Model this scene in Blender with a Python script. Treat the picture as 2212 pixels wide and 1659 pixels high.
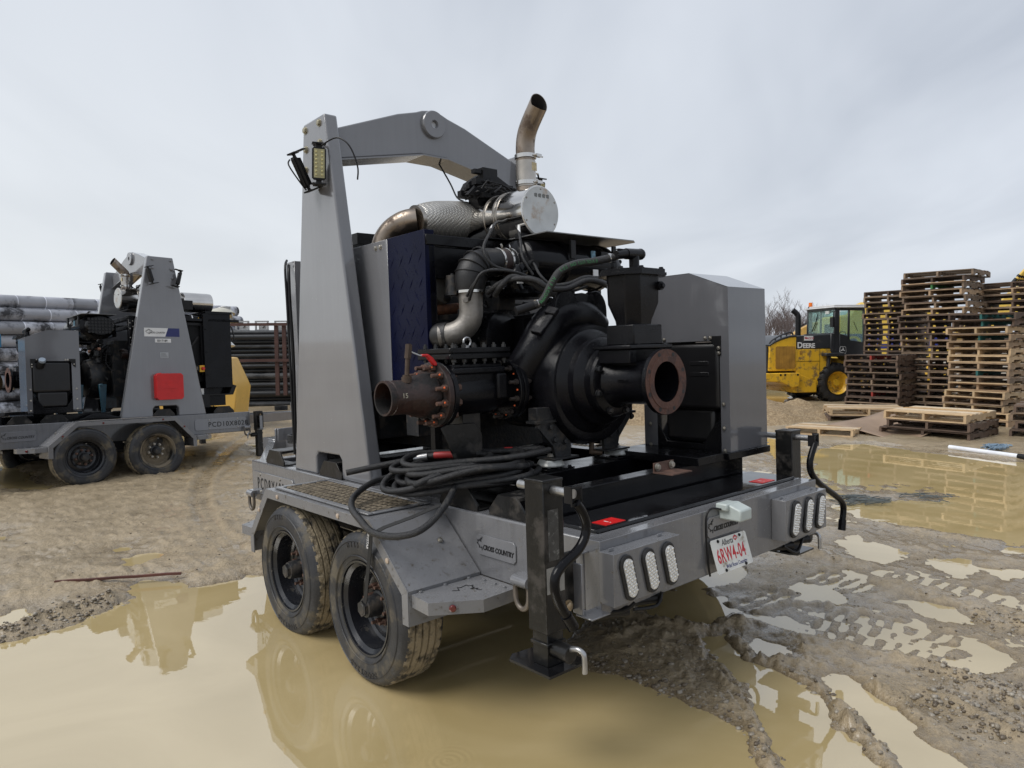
import bpy, bmesh, math, random
import numpy as np
from mathutils import Vector, Matrix, noise as mnoise
for o in list(bpy.data.objects): bpy.data.objects.remove(o)
SC = bpy.context.scene
COL = SC.collection
R = math.radians
rnd = random.Random(7)

# ---------------------------------------------------------------- camera
PITCH, ROLL, CAMZ, FPX = 0.054, 0.010, 1.66, 1560.0      # focal length in pixels of a 2212 px wide frame
cp, sp = math.cos(PITCH), math.sin(PITCH)
FW = Vector((0, cp, -sp)); _r = Vector((1, 0, 0)); _u = Vector((0, sp, cp))
RT = math.cos(ROLL)*_r - math.sin(ROLL)*_u
UP = math.cos(ROLL)*_u + math.sin(ROLL)*_r
CPOS = Vector((0, 0, CAMZ))
cam = bpy.data.cameras.new('camera'); camo = bpy.data.objects.new('camera', cam); COL.objects.link(camo)
cam.sensor_width = 36.0; cam.lens = 36.0*FPX/2212.0; cam.clip_end = 3000; cam.clip_start = 0.05
m = Matrix.Identity(4)
for i in range(3):
    m[i][0] = RT[i]; m[i][1] = UP[i]; m[i][2] = -FW[i]; m[i][3] = CPOS[i]
camo.matrix_world = m
SC.camera = camo

# ---------------------------------------------------------------- world, overcast daylight
SUN_EL, SUN_ROT = R(52), R(245)
W = bpy.data.worlds.new('World'); SC.world = W; W.use_nodes = True
nt = W.node_tree; nt.nodes.clear()
N = nt.nodes.new; Lk = nt.links.new
out = N('ShaderNodeOutputWorld'); bg = N('ShaderNodeBackground'); bg.inputs[1].default_value = 0.068
sky = N('ShaderNodeTexSky'); sky.sky_type = 'NISHITA'; sky.sun_disc = False
sky.sun_elevation = SUN_EL; sky.sun_rotation = SUN_ROT; sky.dust_density = 2.0; sky.air_density = 1.0
tc = N('ShaderNodeTexCoord'); sep = N('ShaderNodeSeparateXYZ'); Lk(tc.outputs['Generated'], sep.inputs[0])
# cloud deck: direction divided by height, so the layers stretch towards the horizon
addz = N('ShaderNodeMath'); addz.operation = 'ADD'; addz.inputs[1].default_value = 0.22; Lk(sep.outputs['Z'], addz.inputs[0])
mx = N('ShaderNodeMath'); mx.operation = 'MAXIMUM'; mx.inputs[1].default_value = 0.05; Lk(addz.outputs[0], mx.inputs[0])
dv = N('ShaderNodeVectorMath'); dv.operation = 'DIVIDE'; Lk(tc.outputs['Generated'], dv.inputs[0])
cmb = N('ShaderNodeCombineXYZ'); Lk(mx.outputs[0], cmb.inputs[0]); Lk(mx.outputs[0], cmb.inputs[1]); cmb.inputs[2].default_value = 1.0
Lk(cmb.outputs[0], dv.inputs[1])
mp = N('ShaderNodeMapping'); mp.inputs['Rotation'].default_value = (0, 0, R(24)); mp.inputs['Scale'].default_value = (1.35, 0.62, 0.0)
Lk(dv.outputs[0], mp.inputs[0])
n1 = N('ShaderNodeTexNoise'); n1.inputs['Scale'].default_value = 1.25; n1.inputs['Detail'].default_value = 4.0; n1.inputs['Roughness'].default_value = 0.5
n1.inputs['Distortion'].default_value = 0.5
Lk(mp.outputs[0], n1.inputs['Vector'])
cr = N('ShaderNodeValToRGB'); cr.color_ramp.elements[0].position = 0.30; cr.color_ramp.elements[1].position = 0.66
cr.color_ramp.elements[0].color = (4.75, 5.2, 6.0, 1); cr.color_ramp.elements[1].color = (6.9, 7.35, 8.1, 1)
Lk(n1.outputs['Fac'], cr.inputs[0])
# brighter, slightly warm band low on the left
hz = N('ShaderNodeMapRange'); hz.inputs['From Min'].default_value = 0.62; hz.inputs['From Max'].default_value = 0.0; hz.clamp = True
Lk(sep.outputs['Z'], hz.inputs[0])
lf = N('ShaderNodeMapRange'); lf.inputs['From Min'].default_value = 0.7; lf.inputs['From Max'].default_value = -0.65; lf.clamp = True
lf.inputs['To Min'].default_value = 0.05
Lk(sep.outputs['X'], lf.inputs[0])
pr = N('ShaderNodeMath'); pr.operation = 'MULTIPLY'; Lk(hz.outputs[0], pr.inputs[0]); Lk(lf.outputs[0], pr.inputs[1])
mw = N('ShaderNodeMix'); mw.data_type = 'RGBA'; Lk(pr.outputs[0], mw.inputs['Factor']); Lk(cr.outputs[0], mw.inputs['A'])
mw.inputs['B'].default_value = (8.0, 8.3, 8.5, 1)
mk = N('ShaderNodeMix'); mk.data_type = 'RGBA'; mk.inputs['Factor'].default_value = 0.93
Lk(sky.outputs[0], mk.inputs['A']); Lk(mw.outputs['Result'], mk.inputs['B'])
Lk(mk.outputs['Result'], bg.inputs[0]); Lk(bg.outputs[0], out.inputs[0])

sl = bpy.data.lights.new('sun', 'SUN'); so = bpy.data.objects.new('sun', sl); COL.objects.link(so)
sl.energy = 1.5; sl.angle = R(35); sl.color = (1.0, 0.97, 0.93)
# sun lamp points down along -Z; aim it to match the sky's sun
sd = Vector((math.sin(SUN_ROT)*math.cos(SUN_EL), math.cos(SUN_ROT)*math.cos(SUN_EL), math.sin(SUN_EL)))
so.rotation_euler = sd.to_track_quat('Z', 'Y').to_euler()
SC.view_settings.view_transform = 'Standard'; SC.view_settings.look = 'None'
SC.view_settings.exposure = 0.66; SC.view_settings.gamma = 1.0; SC.view_settings.use_curve_mapping = False
SC.render.engine = 'CYCLES'; SC.cycles.max_bounces = 8

# ---------------------------------------------------------------- placement helpers
def ray(x, y):
    return ((x-1106.0)/FPX)*RT + (-(y-829.5)/FPX)*UP + FW
def gp(x, y, z=0.0):
    d = ray(x, y); t = (z-CPOS.z)/d.z
    return CPOS + d*t

# ---------------------------------------------------------------- object helpers
def tag(o, label=None, cat=None, group=None, kind=None):
    if label: o['label'] = label
    if cat: o['category'] = cat
    if group: o['group'] = group
    if kind: o['kind'] = kind
    return o
def empty(name, label=None, cat=None, loc=(0, 0, 0), rz=0, group=None, parent=None):
    o = bpy.data.objects.new(name, None); COL.objects.link(o)
    o.location = loc; o.rotation_euler = (0, 0, rz); o.empty_display_size = 0.1
    if parent: o.parent = parent
    return tag(o, label, cat, group)

class MB:
    def __init__(s): s.v = []; s.f = []; s.mk = []
    def mark(s): s.mk.append((len(s.v), len(s.f))); return s
    def add(s, vs, fs):
        n = len(s.v); s.v += [tuple(v) for v in vs]; s.f += [tuple(i+n for i in f) for f in fs]; return s
    def box(s, a, b, M=None):
        x0, y0, z0 = a; x1, y1, z1 = b
        vs = [Vector(p) for p in ((x0,y0,z0),(x1,y0,z0),(x1,y1,z0),(x0,y1,z0),(x0,y0,z1),(x1,y0,z1),(x1,y1,z1),(x0,y1,z1))]
        if M: vs = [M @ v for v in vs]
        return s.add(vs, [(0,3,2,1),(4,5,6,7),(0,1,5,4),(1,2,6,5),(2,3,7,6),(3,0,4,7)])
    def prism(s, poly, ax, a0, a1):
        # poly: 2-D points in the two remaining axes (cyclic order), extruded along axis ax
        n = len(poly)
        def P(p, t):
            q = [0, 0, 0]; k = [i for i in range(3) if i != ax]; q[k[0]] = p[0]; q[k[1]] = p[1]; q[ax] = t; return q
        vs = [P(p, a0) for p in poly] + [P(p, a1) for p in poly]
        area = sum(poly[i][0]*poly[(i+1) % n][1]-poly[(i+1) % n][0]*poly[i][1] for i in range(n))
        fl = (area > 0) != (ax == 1)
        if a1 < a0: fl = not fl
        fs = [tuple(range(n))[::-1], tuple(range(n, 2*n))] + [(i, (i+1) % n, (i+1) % n+n, i+n) for i in range(n)]
        if not fl: fs = [f[::-1] for f in fs]
        return s.add(vs, fs)
    def lathe(s, prof, o, d, n=32, ref=None, cap=True, sy=1.0):
        # prof: list of (radius, distance along d)
        o = Vector(o); d = Vector(d).normalized()
        r = Vector(ref) if ref else (Vector((0, 0, 1)) if abs(d.z) < .9 else Vector((1, 0, 0)))
        u = (r - d*r.dot(d)).normalized(); w = d.cross(u)
        vs = []; fs = []
        for (ra, t) in prof:
            for k in range(n):
                a = 2*math.pi*k/n
                vs.append(o + d*t + u*(ra*math.cos(a)) + w*(ra*sy*math.sin(a)))
        for j in range(len(prof)-1):
            for k in range(n):
                k2 = (k+1) % n
                fs.append((j*n+k, j*n+k2, (j+1)*n+k2, (j+1)*n+k))
        if cap:
            fs.append(tuple(range(n))[::-1]); fs.append(tuple((len(prof)-1)*n+k for k in range(n)))
        return s.add(vs, fs)
    def cyl(s, p0, p1, r0, r1=None, n=20, cap=True):
        p0 = Vector(p0); p1 = Vector(p1); d = p1-p0
        return s.lathe([(r0, 0), (r0 if r1 is None else r1, d.length)], p0, d, n, cap=cap)
    def tube(s, path, r, n=10, cap=True, sub=0, closed=False):
        P = [Vector(p) for p in path]
        rs = r if isinstance(r, (list, tuple)) else [r]*len(P)
        if sub:
            Q = []; q = []
            L = len(P); seg = L if closed else L-1
            for i in range(seg):
                if closed: a, b, c, d = P[(i-1) % L], P[i], P[(i+1) % L], P[(i+2) % L]
                else: a, b, c, d = P[max(i-1, 0)], P[i], P[i+1], P[min(i+2, L-1)]
                for k in range(sub):
                    t = k/sub
                    Q.append(.5*((2*b)+(c-a)*t+(2*a-5*b+4*c-d)*t*t+(3*b-a-3*c+d)*t**3)); q.append(rs[i]*(1-t)+rs[(i+1) % L]*t)
            if not closed: Q.append(P[-1]); q.append(rs[-1])
            P, rs = Q, q
        L = len(P); vs = []; fs = []
        T = []
        for i in range(L):
            if closed: t = P[(i+1) % L]-P[(i-1) % L]
            else: t = P[min(i+1, L-1)]-P[max(i-1, 0)]
            T.append(t.normalized() if t.length > 1e-9 else Vector((0, 0, 1)))
        u = T[0].orthogonal().normalized()
        for i in range(L):
            u = (u - T[i]*u.dot(T[i])).normalized(); w = T[i].cross(u)
            for k in range(n):
                a = 2*math.pi*k/n; vs.append(P[i] + (u*math.cos(a)+w*math.sin(a))*rs[i])
        for i in range(L if closed else L-1):
            j = (i+1) % L
            for k in range(n):
                k2 = (k+1) % n; fs.append((i*n+k, i*n+k2, j*n+k2, j*n+k))
        if cap and not closed:
            fs.append(tuple(range(n))[::-1]); fs.append(tuple((L-1)*n+k for k in range(n)))
        return s.add(vs, fs)
    def bolt(s, p, d, r=.012, h=.010, shank=0):
        s.mark(); p = Vector(p); d = Vector(d).normalized()
        s.lathe([(r*1.35, 0), (r*1.35, h*.25)], p, d, 12)
        s.lathe([(r, h*.2), (r, h), (r*.86, h*1.12)], p, d, 6)
        if shank: s.lathe([(r*.55, h), (r*.55, h+shank)], p, d, 8)
        return s
    def ball(s, c, r, n=10, sc=(1, 1, 1)):
        c = Vector(c); vs = [c+Vector((0, 0, r*sc[2]))]; m_ = max(3, n//2)
        for i in range(1, m_):
            th = math.pi*i/m_
            for k in range(n):
                a = 2*math.pi*k/n
                vs.append(c+Vector((r*sc[0]*math.sin(th)*math.cos(a), r*sc[1]*math.sin(th)*math.sin(a), r*sc[2]*math.cos(th))))
        vs.append(c-Vector((0, 0, r*sc[2]))); fs = [(0, 1+k, 1+(k+1) % n) for k in range(n)]
        for i in range(m_-2):
            for k in range(n): fs.append((1+i*n+k, 1+(i+1)*n+k, 1+(i+1)*n+(k+1) % n, 1+i*n+(k+1) % n))
        b = 1+(m_-2)*n; fs += [(b+(k+1) % n, b+k, len(vs)-1) for k in range(n)]
        return s.add(vs, fs)
    def build(s, name, mat, parent=None, bevel=0.0, seg=1, angle=38, label=None, sub=0):
        me = bpy.data.meshes.new(name); me.from_pydata(s.v, [], s.f); me.validate(); me.update()
        mats = mat if isinstance(mat, (list, tuple)) else [mat]
        for q in mats: me.materials.append(q)
        me.shade_smooth(); me.set_sharp_from_angle(angle=R(angle))
        o = bpy.data.objects.new(name, me); COL.objects.link(o)
        if parent: o.parent = parent
        if bevel:
            b = o.modifiers.new('bevel', 'BEVEL'); b.width = bevel; b.segments = seg; b.limit_method = 'ANGLE'; b.angle_limit = R(40)
            b.harden_normals = False
        if label: o['label'] = label
        return o
def build_each(mb, name, mat, parent, **kw):
    # one object per marked piece
    mk = mb.mk+[(len(mb.v), len(mb.f))]
    for (v0, f0), (v1, f1) in zip(mk[:-1], mk[1:]):
        if v1 == v0: continue
        q = MB(); q.v = mb.v[v0:v1]; q.f = [tuple(i-v0 for i in f) for f in mb.f[f0:f1]]; q.build(name, mat, parent, **kw)
def frame_m(o, xd, yd):
    o = Vector(o); x = Vector(xd).normalized(); y = Vector(yd); y = (y-x*y.dot(x)).normalized(); z = x.cross(y)
    M = Matrix.Identity(4)
    for i in range(3): M[i][0] = x[i]; M[i][1] = y[i]; M[i][2] = z[i]; M[i][3] = o[i]
    return M
def text(s, size, mat, parent, o, xd, yd, name='lettering', ext=.0015, shear=0.0, sx=1.0, align='LEFT', bold=0.0, space=1.0):
    c = bpy.data.curves.new('t', 'FONT'); c.body = s; c.size = size; c.extrude = ext; c.align_x = align; c.align_y = 'BOTTOM_BASELINE'
    c.shear = shear; c.offset = bold; c.resolution_u = 3; c.space_character = space
    to = bpy.data.objects.new('t', c); COL.objects.link(to)
    dg = bpy.context.evaluated_depsgraph_get(); me = bpy.data.meshes.new_from_object(to.evaluated_get(dg))
    bpy.data.objects.remove(to); bpy.data.curves.remove(c)
    M = frame_m(o, xd, yd) @ Matrix.Diagonal((sx, 1, 1, 1)); me.transform(M); me.materials.clear(); me.materials.append(mat)
    ob = bpy.data.objects.new(name, me); COL.objects.link(ob); ob.parent = parent
    return ob
LEAF = [(0,1),(.12,.72),(.3,.82),(.24,.42),(.5,.62),(.56,.5),(.85,.55),(.75,.3),(.95,.2),(.52,-.12),(.58,-.3),(.06,-.2),(.08,-.55)]
def leaf_outline(mat, parent, o, xd, yd, size, w=.004, half=False, name='emblem', fill=False):
    pts = LEAF if half else LEAF + [(-x, y) for x, y in LEAF[::-1][:-1]]
    if half: pts = [(-x, y) for x, y in LEAF]
    M = frame_m(o, xd, yd); mb = MB()
    if fill:
        mb.prism([(x*size, y*size) for x, y in pts], 2, 0, .0015)
    else:
        n = len(pts)
        for i in range(n-1 if half else n):
            a = Vector((pts[i][0]*size, pts[i][1]*size, 0)); b = Vector((pts[(i+1) % n][0]*size, pts[(i+1) % n][1]*size, 0))
            d = (b-a).normalized(); q = Vector((-d.y, d.x, 0))*w*.5
            a = a-d*w*.3; b = b+d*w*.3
            vs = [a-q, b-q, b+q, a+q]; zz = Vector((0, 0, .0015+.0001*(i % 3)))
            mb.add(vs+[v+zz for v in vs], [(3,2,1,0),(4,5,6,7),(0,1,5,4),(1,2,6,5),(2,3,7,6),(3,0,4,7)])
    mb.v = [tuple(M @ Vector(v)) for v in mb.v]
    return mb.build(name, mat, parent)

# ---------------------------------------------------------------- materials
MATS = {}
def mat(name, col, rough=.5, metal=0.0, var=.12, vscale=6.0, bump=0.0, bscale=60.0, drops=0.0, coat=0.0, dirt=None, dirt_amt=0.0, dirt_scale=3.0,
        rvar=0.0, streak=0.0, spec=.5, rand=0.0, island=0.0, mesh=None):
    if name in MATS: return MATS[name]
    m = bpy.data.materials.new(name); m.use_nodes = True; t = m.node_tree; n = t.nodes; l = t.links
    b = n['Principled BSDF']; b.inputs['Roughness'].default_value = rough; b.inputs['Metallic'].default_value = metal
    b.inputs['Specular IOR Level'].default_value = spec
    if coat: b.inputs['Coat Weight'].default_value = coat; b.inputs['Coat Roughness'].default_value = .06
    co = n.new('ShaderNodeTexCoord')
    nz = n.new('ShaderNodeTexNoise'); nz.inputs['Scale'].default_value = vscale; nz.inputs['Detail'].default_value = 5
    l.new(co.outputs['Object'], nz.inputs['Vector'])
    mr = n.new('ShaderNodeMapRange'); mr.inputs['From Min'].default_value = .3; mr.inputs['From Max'].default_value = .7
    mr.inputs['To Min'].default_value = 1-var; mr.inputs['To Max'].default_value = 1+var; l.new(nz.outputs['Fac'], mr.inputs[0])
    hs = n.new('ShaderNodeHueSaturation'); hs.inputs['Color'].default_value = (*col, 1)
    val = mr.outputs[0]
    def mul(a, bsock, k):
        # value *= 1 + (b-.5)*k
        q = n.new('ShaderNodeMapRange'); q.inputs['To Min'].default_value = 1-k; q.inputs['To Max'].default_value = 1+k; l.new(bsock, q.inputs[0])
        w = n.new('ShaderNodeMath'); w.operation = 'MULTIPLY'; l.new(a, w.inputs[0]); l.new(q.outputs[0], w.inputs[1]); return w.outputs[0]
    if rand:
        oi = n.new('ShaderNodeObjectInfo'); val = mul(val, oi.outputs['Random'], rand)
    if island:
        gi = n.new('ShaderNodeNewGeometry'); val = mul(val, gi.outputs['Random Per Island'], island)
        hm = n.new('ShaderNodeMapRange'); hm.inputs['To Min'].default_value = .49; hm.inputs['To Max'].default_value = .51
        l.new(gi.outputs['Random Per Island'], hm.inputs[0]); l.new(hm.outputs[0], hs.inputs['Hue'])
        sm = n.new('ShaderNodeMapRange'); sm.inputs['To Min'].default_value = 1.25; sm.inputs['To Max'].default_value = .6
        l.new(gi.outputs['Random Per Island'], sm.inputs[0]); l.new(sm.outputs[0], hs.inputs['Saturation'])
    if streak:
        mpn = n.new('ShaderNodeMapping'); mpn.inputs['Scale'].default_value = (14, 14, .9); l.new(co.outputs['Object'], mpn.inputs[0])
        ns = n.new('ShaderNodeTexNoise'); ns.inputs['Scale'].default_value = 2.2; ns.inputs['Detail'].default_value = 4; l.new(mpn.outputs[0], ns.inputs['Vector'])
        val = mul(val, ns.outputs['Fac'], streak)
    l.new(val, hs.inputs['Value'])
    csock = hs.outputs[0]
    if dirt:
        nd = n.new('ShaderNodeTexNoise'); nd.inputs['Scale'].default_value = dirt_scale; nd.inputs['Detail'].default_value = 8; nd.inputs['Roughness'].default_value = .65
        l.new(co.outputs['Object'], nd.inputs['Vector'])
        dr = n.new('ShaderNodeMapRange'); c0 = .78-dirt_amt*.5; dr.inputs['From Min'].default_value = c0-.06; dr.inputs['From Max'].default_value = c0+.06
        l.new(nd.outputs['Fac'], dr.inputs[0])
        mxn = n.new('ShaderNodeMix'); mxn.data_type = 'RGBA'; l.new(dr.outputs[0], mxn.inputs['Factor']); l.new(csock, mxn.inputs['A']); mxn.inputs['B'].default_value = (*dirt, 1)
        csock = mxn.outputs['Result']
        rr = n.new('ShaderNodeMapRange'); rr.inputs['To Min'].default_value = rough; rr.inputs['To Max'].default_value = max(rough, .75); l.new(dr.outputs[0], rr.inputs[0])
        l.new(rr.outputs[0], b.inputs['Roughness'])
        if metal:
            me_ = n.new('ShaderNodeMapRange'); me_.inputs['To Min'].default_value = metal; me_.inputs['To Max'].default_value = 0; l.new(dr.outputs[0], me_.inputs[0]); l.new(me_.outputs[0], b.inputs['Metallic'])
    elif rvar:
        rr = n.new('ShaderNodeMapRange'); rr.inputs['From Min'].default_value = .35; rr.inputs['From Max'].default_value = .65
        rr.inputs['To Min'].default_value = max(.02, rough-rvar); rr.inputs['To Max'].default_value = rough+rvar
        n2 = n.new('ShaderNodeTexNoise'); n2.inputs['Scale'].default_value = vscale*.6; n2.inputs['Detail'].default_value = 6; l.new(co.outputs['Object'], n2.inputs['Vector'])
        l.new(n2.outputs['Fac'], rr.inputs[0]); l.new(rr.outputs[0], b.inputs['Roughness'])
    l.new(csock, b.inputs['Base Color'])
    last = None
    if bump:
        nb = n.new('ShaderNodeTexNoise'); nb.inputs['Scale'].default_value = bscale; nb.inputs['Detail'].default_value = 5; l.new(co.outputs['Object'], nb.inputs['Vector'])
        bp = n.new('ShaderNodeBump'); bp.inputs['Strength'].default_value = bump; bp.inputs['Distance'].default_value = .01; l.new(nb.outputs['Fac'], bp.inputs['Height'])
        last = bp.outputs[0]
    if drops:
        vo = n.new('ShaderNodeTexVoronoi'); vo.inputs['Scale'].default_value = 75; l.new(co.outputs['Object'], vo.inputs['Vector'])
        ra = n.new('ShaderNodeMapRange'); ra.inputs['From Min'].default_value = .0; ra.inputs['From Max'].default_value = .28; ra.inputs['To Min'].default_value = 1; ra.inputs['To Max'].default_value = 0
        l.new(vo.outputs['Distance'], ra.inputs[0])
        # only some cells carry a drop
        gt = n.new('ShaderNodeMath'); gt.operation = 'GREATER_THAN'; gt.inputs[1].default_value = .62
        sx_ = n.new('ShaderNodeSeparateColor'); l.new(vo.outputs['Color'], sx_.inputs[0]); l.new(sx_.outputs[0], gt.inputs[0])
        mu = n.new('ShaderNodeMath'); mu.operation = 'MULTIPLY'; l.new(ra.outputs[0], mu.inputs[0]); l.new(gt.outputs[0], mu.inputs[1])
        b2 = n.new('ShaderNodeBump'); b2.inputs['Strength'].default_value = drops; b2.inputs['Distance'].default_value = .003; l.new(mu.outputs[0], b2.inputs['Height'])
        if last: l.new(last, b2.inputs['Normal'])
        last = b2.outputs[0]
    if last: l.new(last, b.inputs['Normal'])
    MATS[name] = m
    return m
GREY = mat('grey_paint', (.168,.170,.180), .16, 0, .05, 3, coat=1.0, drops=.35, rvar=.07, streak=.07, bump=.02, bscale=220, dirt=(.10,.10,.10), dirt_amt=.12, dirt_scale=46)
GREYD = mat('grey_paint_worn', (.165,.166,.172), .22, 0, .07, 5, drops=.5, dirt=(.07,.06,.045), dirt_amt=.30, dirt_scale=26, bump=.02, bscale=200)
GREYF = mat('grey_paint_splashed', (.150,.151,.158), .20, 0, .06, 5, coat=.6, drops=.45, dirt=(.095,.082,.062), dirt_amt=.26, dirt_scale=34, bump=.03, bscale=160, streak=.20)
BLK = mat('black_paint', (.005,.005,.006), .20, 0, .3, 8, drops=.4, rvar=.08, bump=.03, bscale=60, spec=.2)
BLKW = mat('black_wet_deck', (.008,.008,.009), .07, 0, .3, 4, rvar=.06, bump=.10, bscale=9)
BLKM = mat('black_matt', (.008,.008,.009), .45, 0, .3, 12, bump=.12, bscale=70, spec=.3)
CAST = mat('black_cast_iron', (.006,.006,.0075), .20, 0, .35, 6, drops=.45, bump=.16, bscale=170, rvar=.1, spec=.22)
CASTG = mat('dark_grey_iron', (.014,.015,.017), .42, 0, .3, 9, bump=.3, bscale=60, dirt=(.06,.05,.04), dirt_amt=.4, dirt_scale=12)
DIRTY = mat('black_dirty_steel', (.008,.008,.008), .28, 0, .3, 10, dirt=(.045,.04,.035), dirt_amt=.42, dirt_scale=9, spec=.35, bump=.15, bscale=40)
NAVY = mat('navy_paint', (.0015,.0028,.019), .28, 0, .15, 6, drops=.5, rvar=.05, spec=.10)
RUBBER = mat('rubber', (.010,.010,.011), .5, 0, .3, 20, bump=.2, bscale=120)
HOSE = mat('rubber_hose', (.013,.013,.014), .42, 0, .35, 60, bump=.6, bscale=220, drops=.3, dirt=(.05,.047,.042), dirt_amt=.33, dirt_scale=30)
TYREM = mat('tyre_sidewall', (.022,.023,.026), .5, 0, .3, 9, bump=.25, bscale=90, dirt=(.10,.085,.06), dirt_amt=.42, dirt_scale=6)
TREAD = mat('tyre_tread_muddy', (.03,.026,.02), .7, 0, .3, 14, bump=1.0, bscale=70, dirt=(.24,.195,.125), dirt_amt=.66, dirt_scale=9)
RIMB = mat('black_rim', (.010,.011,.014), .25, 0, .3, 7, rvar=.08, dirt=(.10,.09,.07), dirt_amt=.22, dirt_scale=8)
RIMUD = mat('muddy_rim', (.012,.012,.012), .5, 0, .3, 7, dirt=(.19,.155,.105), dirt_amt=.62, dirt_scale=3.5, bump=.5, bscale=30)
RUST = mat('rust', (.034,.016,.012), .42, 0, .4, 12, dirt=(.010,.009,.009), dirt_amt=.52, dirt_scale=6, bump=.35, bscale=60)
RUSTO = mat('rust_flange', (.115,.052,.036), .7, 0, .3, 14, dirt=(.06,.032,.026), dirt_amt=.55, dirt_scale=14, bump=.5, bscale=70)
RUSTB = mat('rust_bolts', (.10,.055,.04), .6, 0, .4, 20, bump=.3, bscale=80)
ORANGE = mat('orange_paint_mark', (.75,.13,.03), .5)
ZINC = mat('galvanised', (.42,.42,.42), .32, .9, .15, 20, bump=.1, bscale=60)
BOLTM = mat('bolt_steel', (.38,.36,.32), .35, .85, .3, 30)
STEEL = mat('stainless', (.62,.60,.57), .13, 1.0, .12, 4, rvar=.05)
STEELB = mat('stainless_brushed', (.42,.39,.35), .32, 1.0, .25, 9, rvar=.1, bump=.05, bscale=30)
STACK = mat('heat_tinted_steel', (.30,.25,.205), .33, .95, .35, 6, rvar=.1, dirt=(.10,.07,.05), dirt_amt=.40, dirt_scale=11)
PLATEE = mat('drum_end_plate', (.50,.51,.50), .3, .3, .15, 7, dirt=(.36,.24,.15), dirt_amt=.33, dirt_scale=5, rvar=.05)
ALU = mat('cast_aluminium_pipe', (.24,.225,.205), .5, .7, .2, 14, bump=.25, bscale=50, streak=.2)
RED = mat('red_paint', (.55,.012,.012), .38, 0, .1, 8, bump=.08, bscale=90)
REDT = mat('red_tape', (.42,.03,.03), .45, 0, .1, 8)
REDL = mat('red_lens', (.10,.004,.004), .12, 0, .1, 8, coat=.5)
WHITE = mat('white_sticker', (.70,.70,.69), .4, 0, .05, 8)
BLUE = mat('blue_sticker', (.012,.018,.115), .35, 0, .08, 8)
INK = mat('black_ink', (.006,.006,.007), .5)
YEL = mat('yellow_plastic', (.75,.42,.02), .4)
GREEN = mat('green_print', (.04,.20,.07), .5)
LENS = mat('lamp_led', (.80,.80,.78), .10, .55, .12, 60, coat=.6)
LENSB = mat('lamp_backing', (.66,.66,.65), .2, .25, .2, 60)
PLATEW = mat('licence_plate', (.66,.66,.62), .32, 0, .06, 20, dirt=(.30,.26,.2), dirt_amt=.30, dirt_scale=14)
PINK = mat('plate_red', (.50,.01,.02), .4)
LAMPB = mat('plate_lamp_plastic', (.44,.49,.47), .35)
GRATE = mat('rusty_expanded_metal', (.34,.28,.20), .6, .2, .4, 15, bump=.2, bscale=80)
# ================================================================ pump trailers
XM = 1.82
def mirror(mb, xm=XM):
    mb.v = [(xm-x, y, z) for x, y, z in mb.v]; mb.f = [f[::-1] for f in mb.f]; return mb

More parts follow.
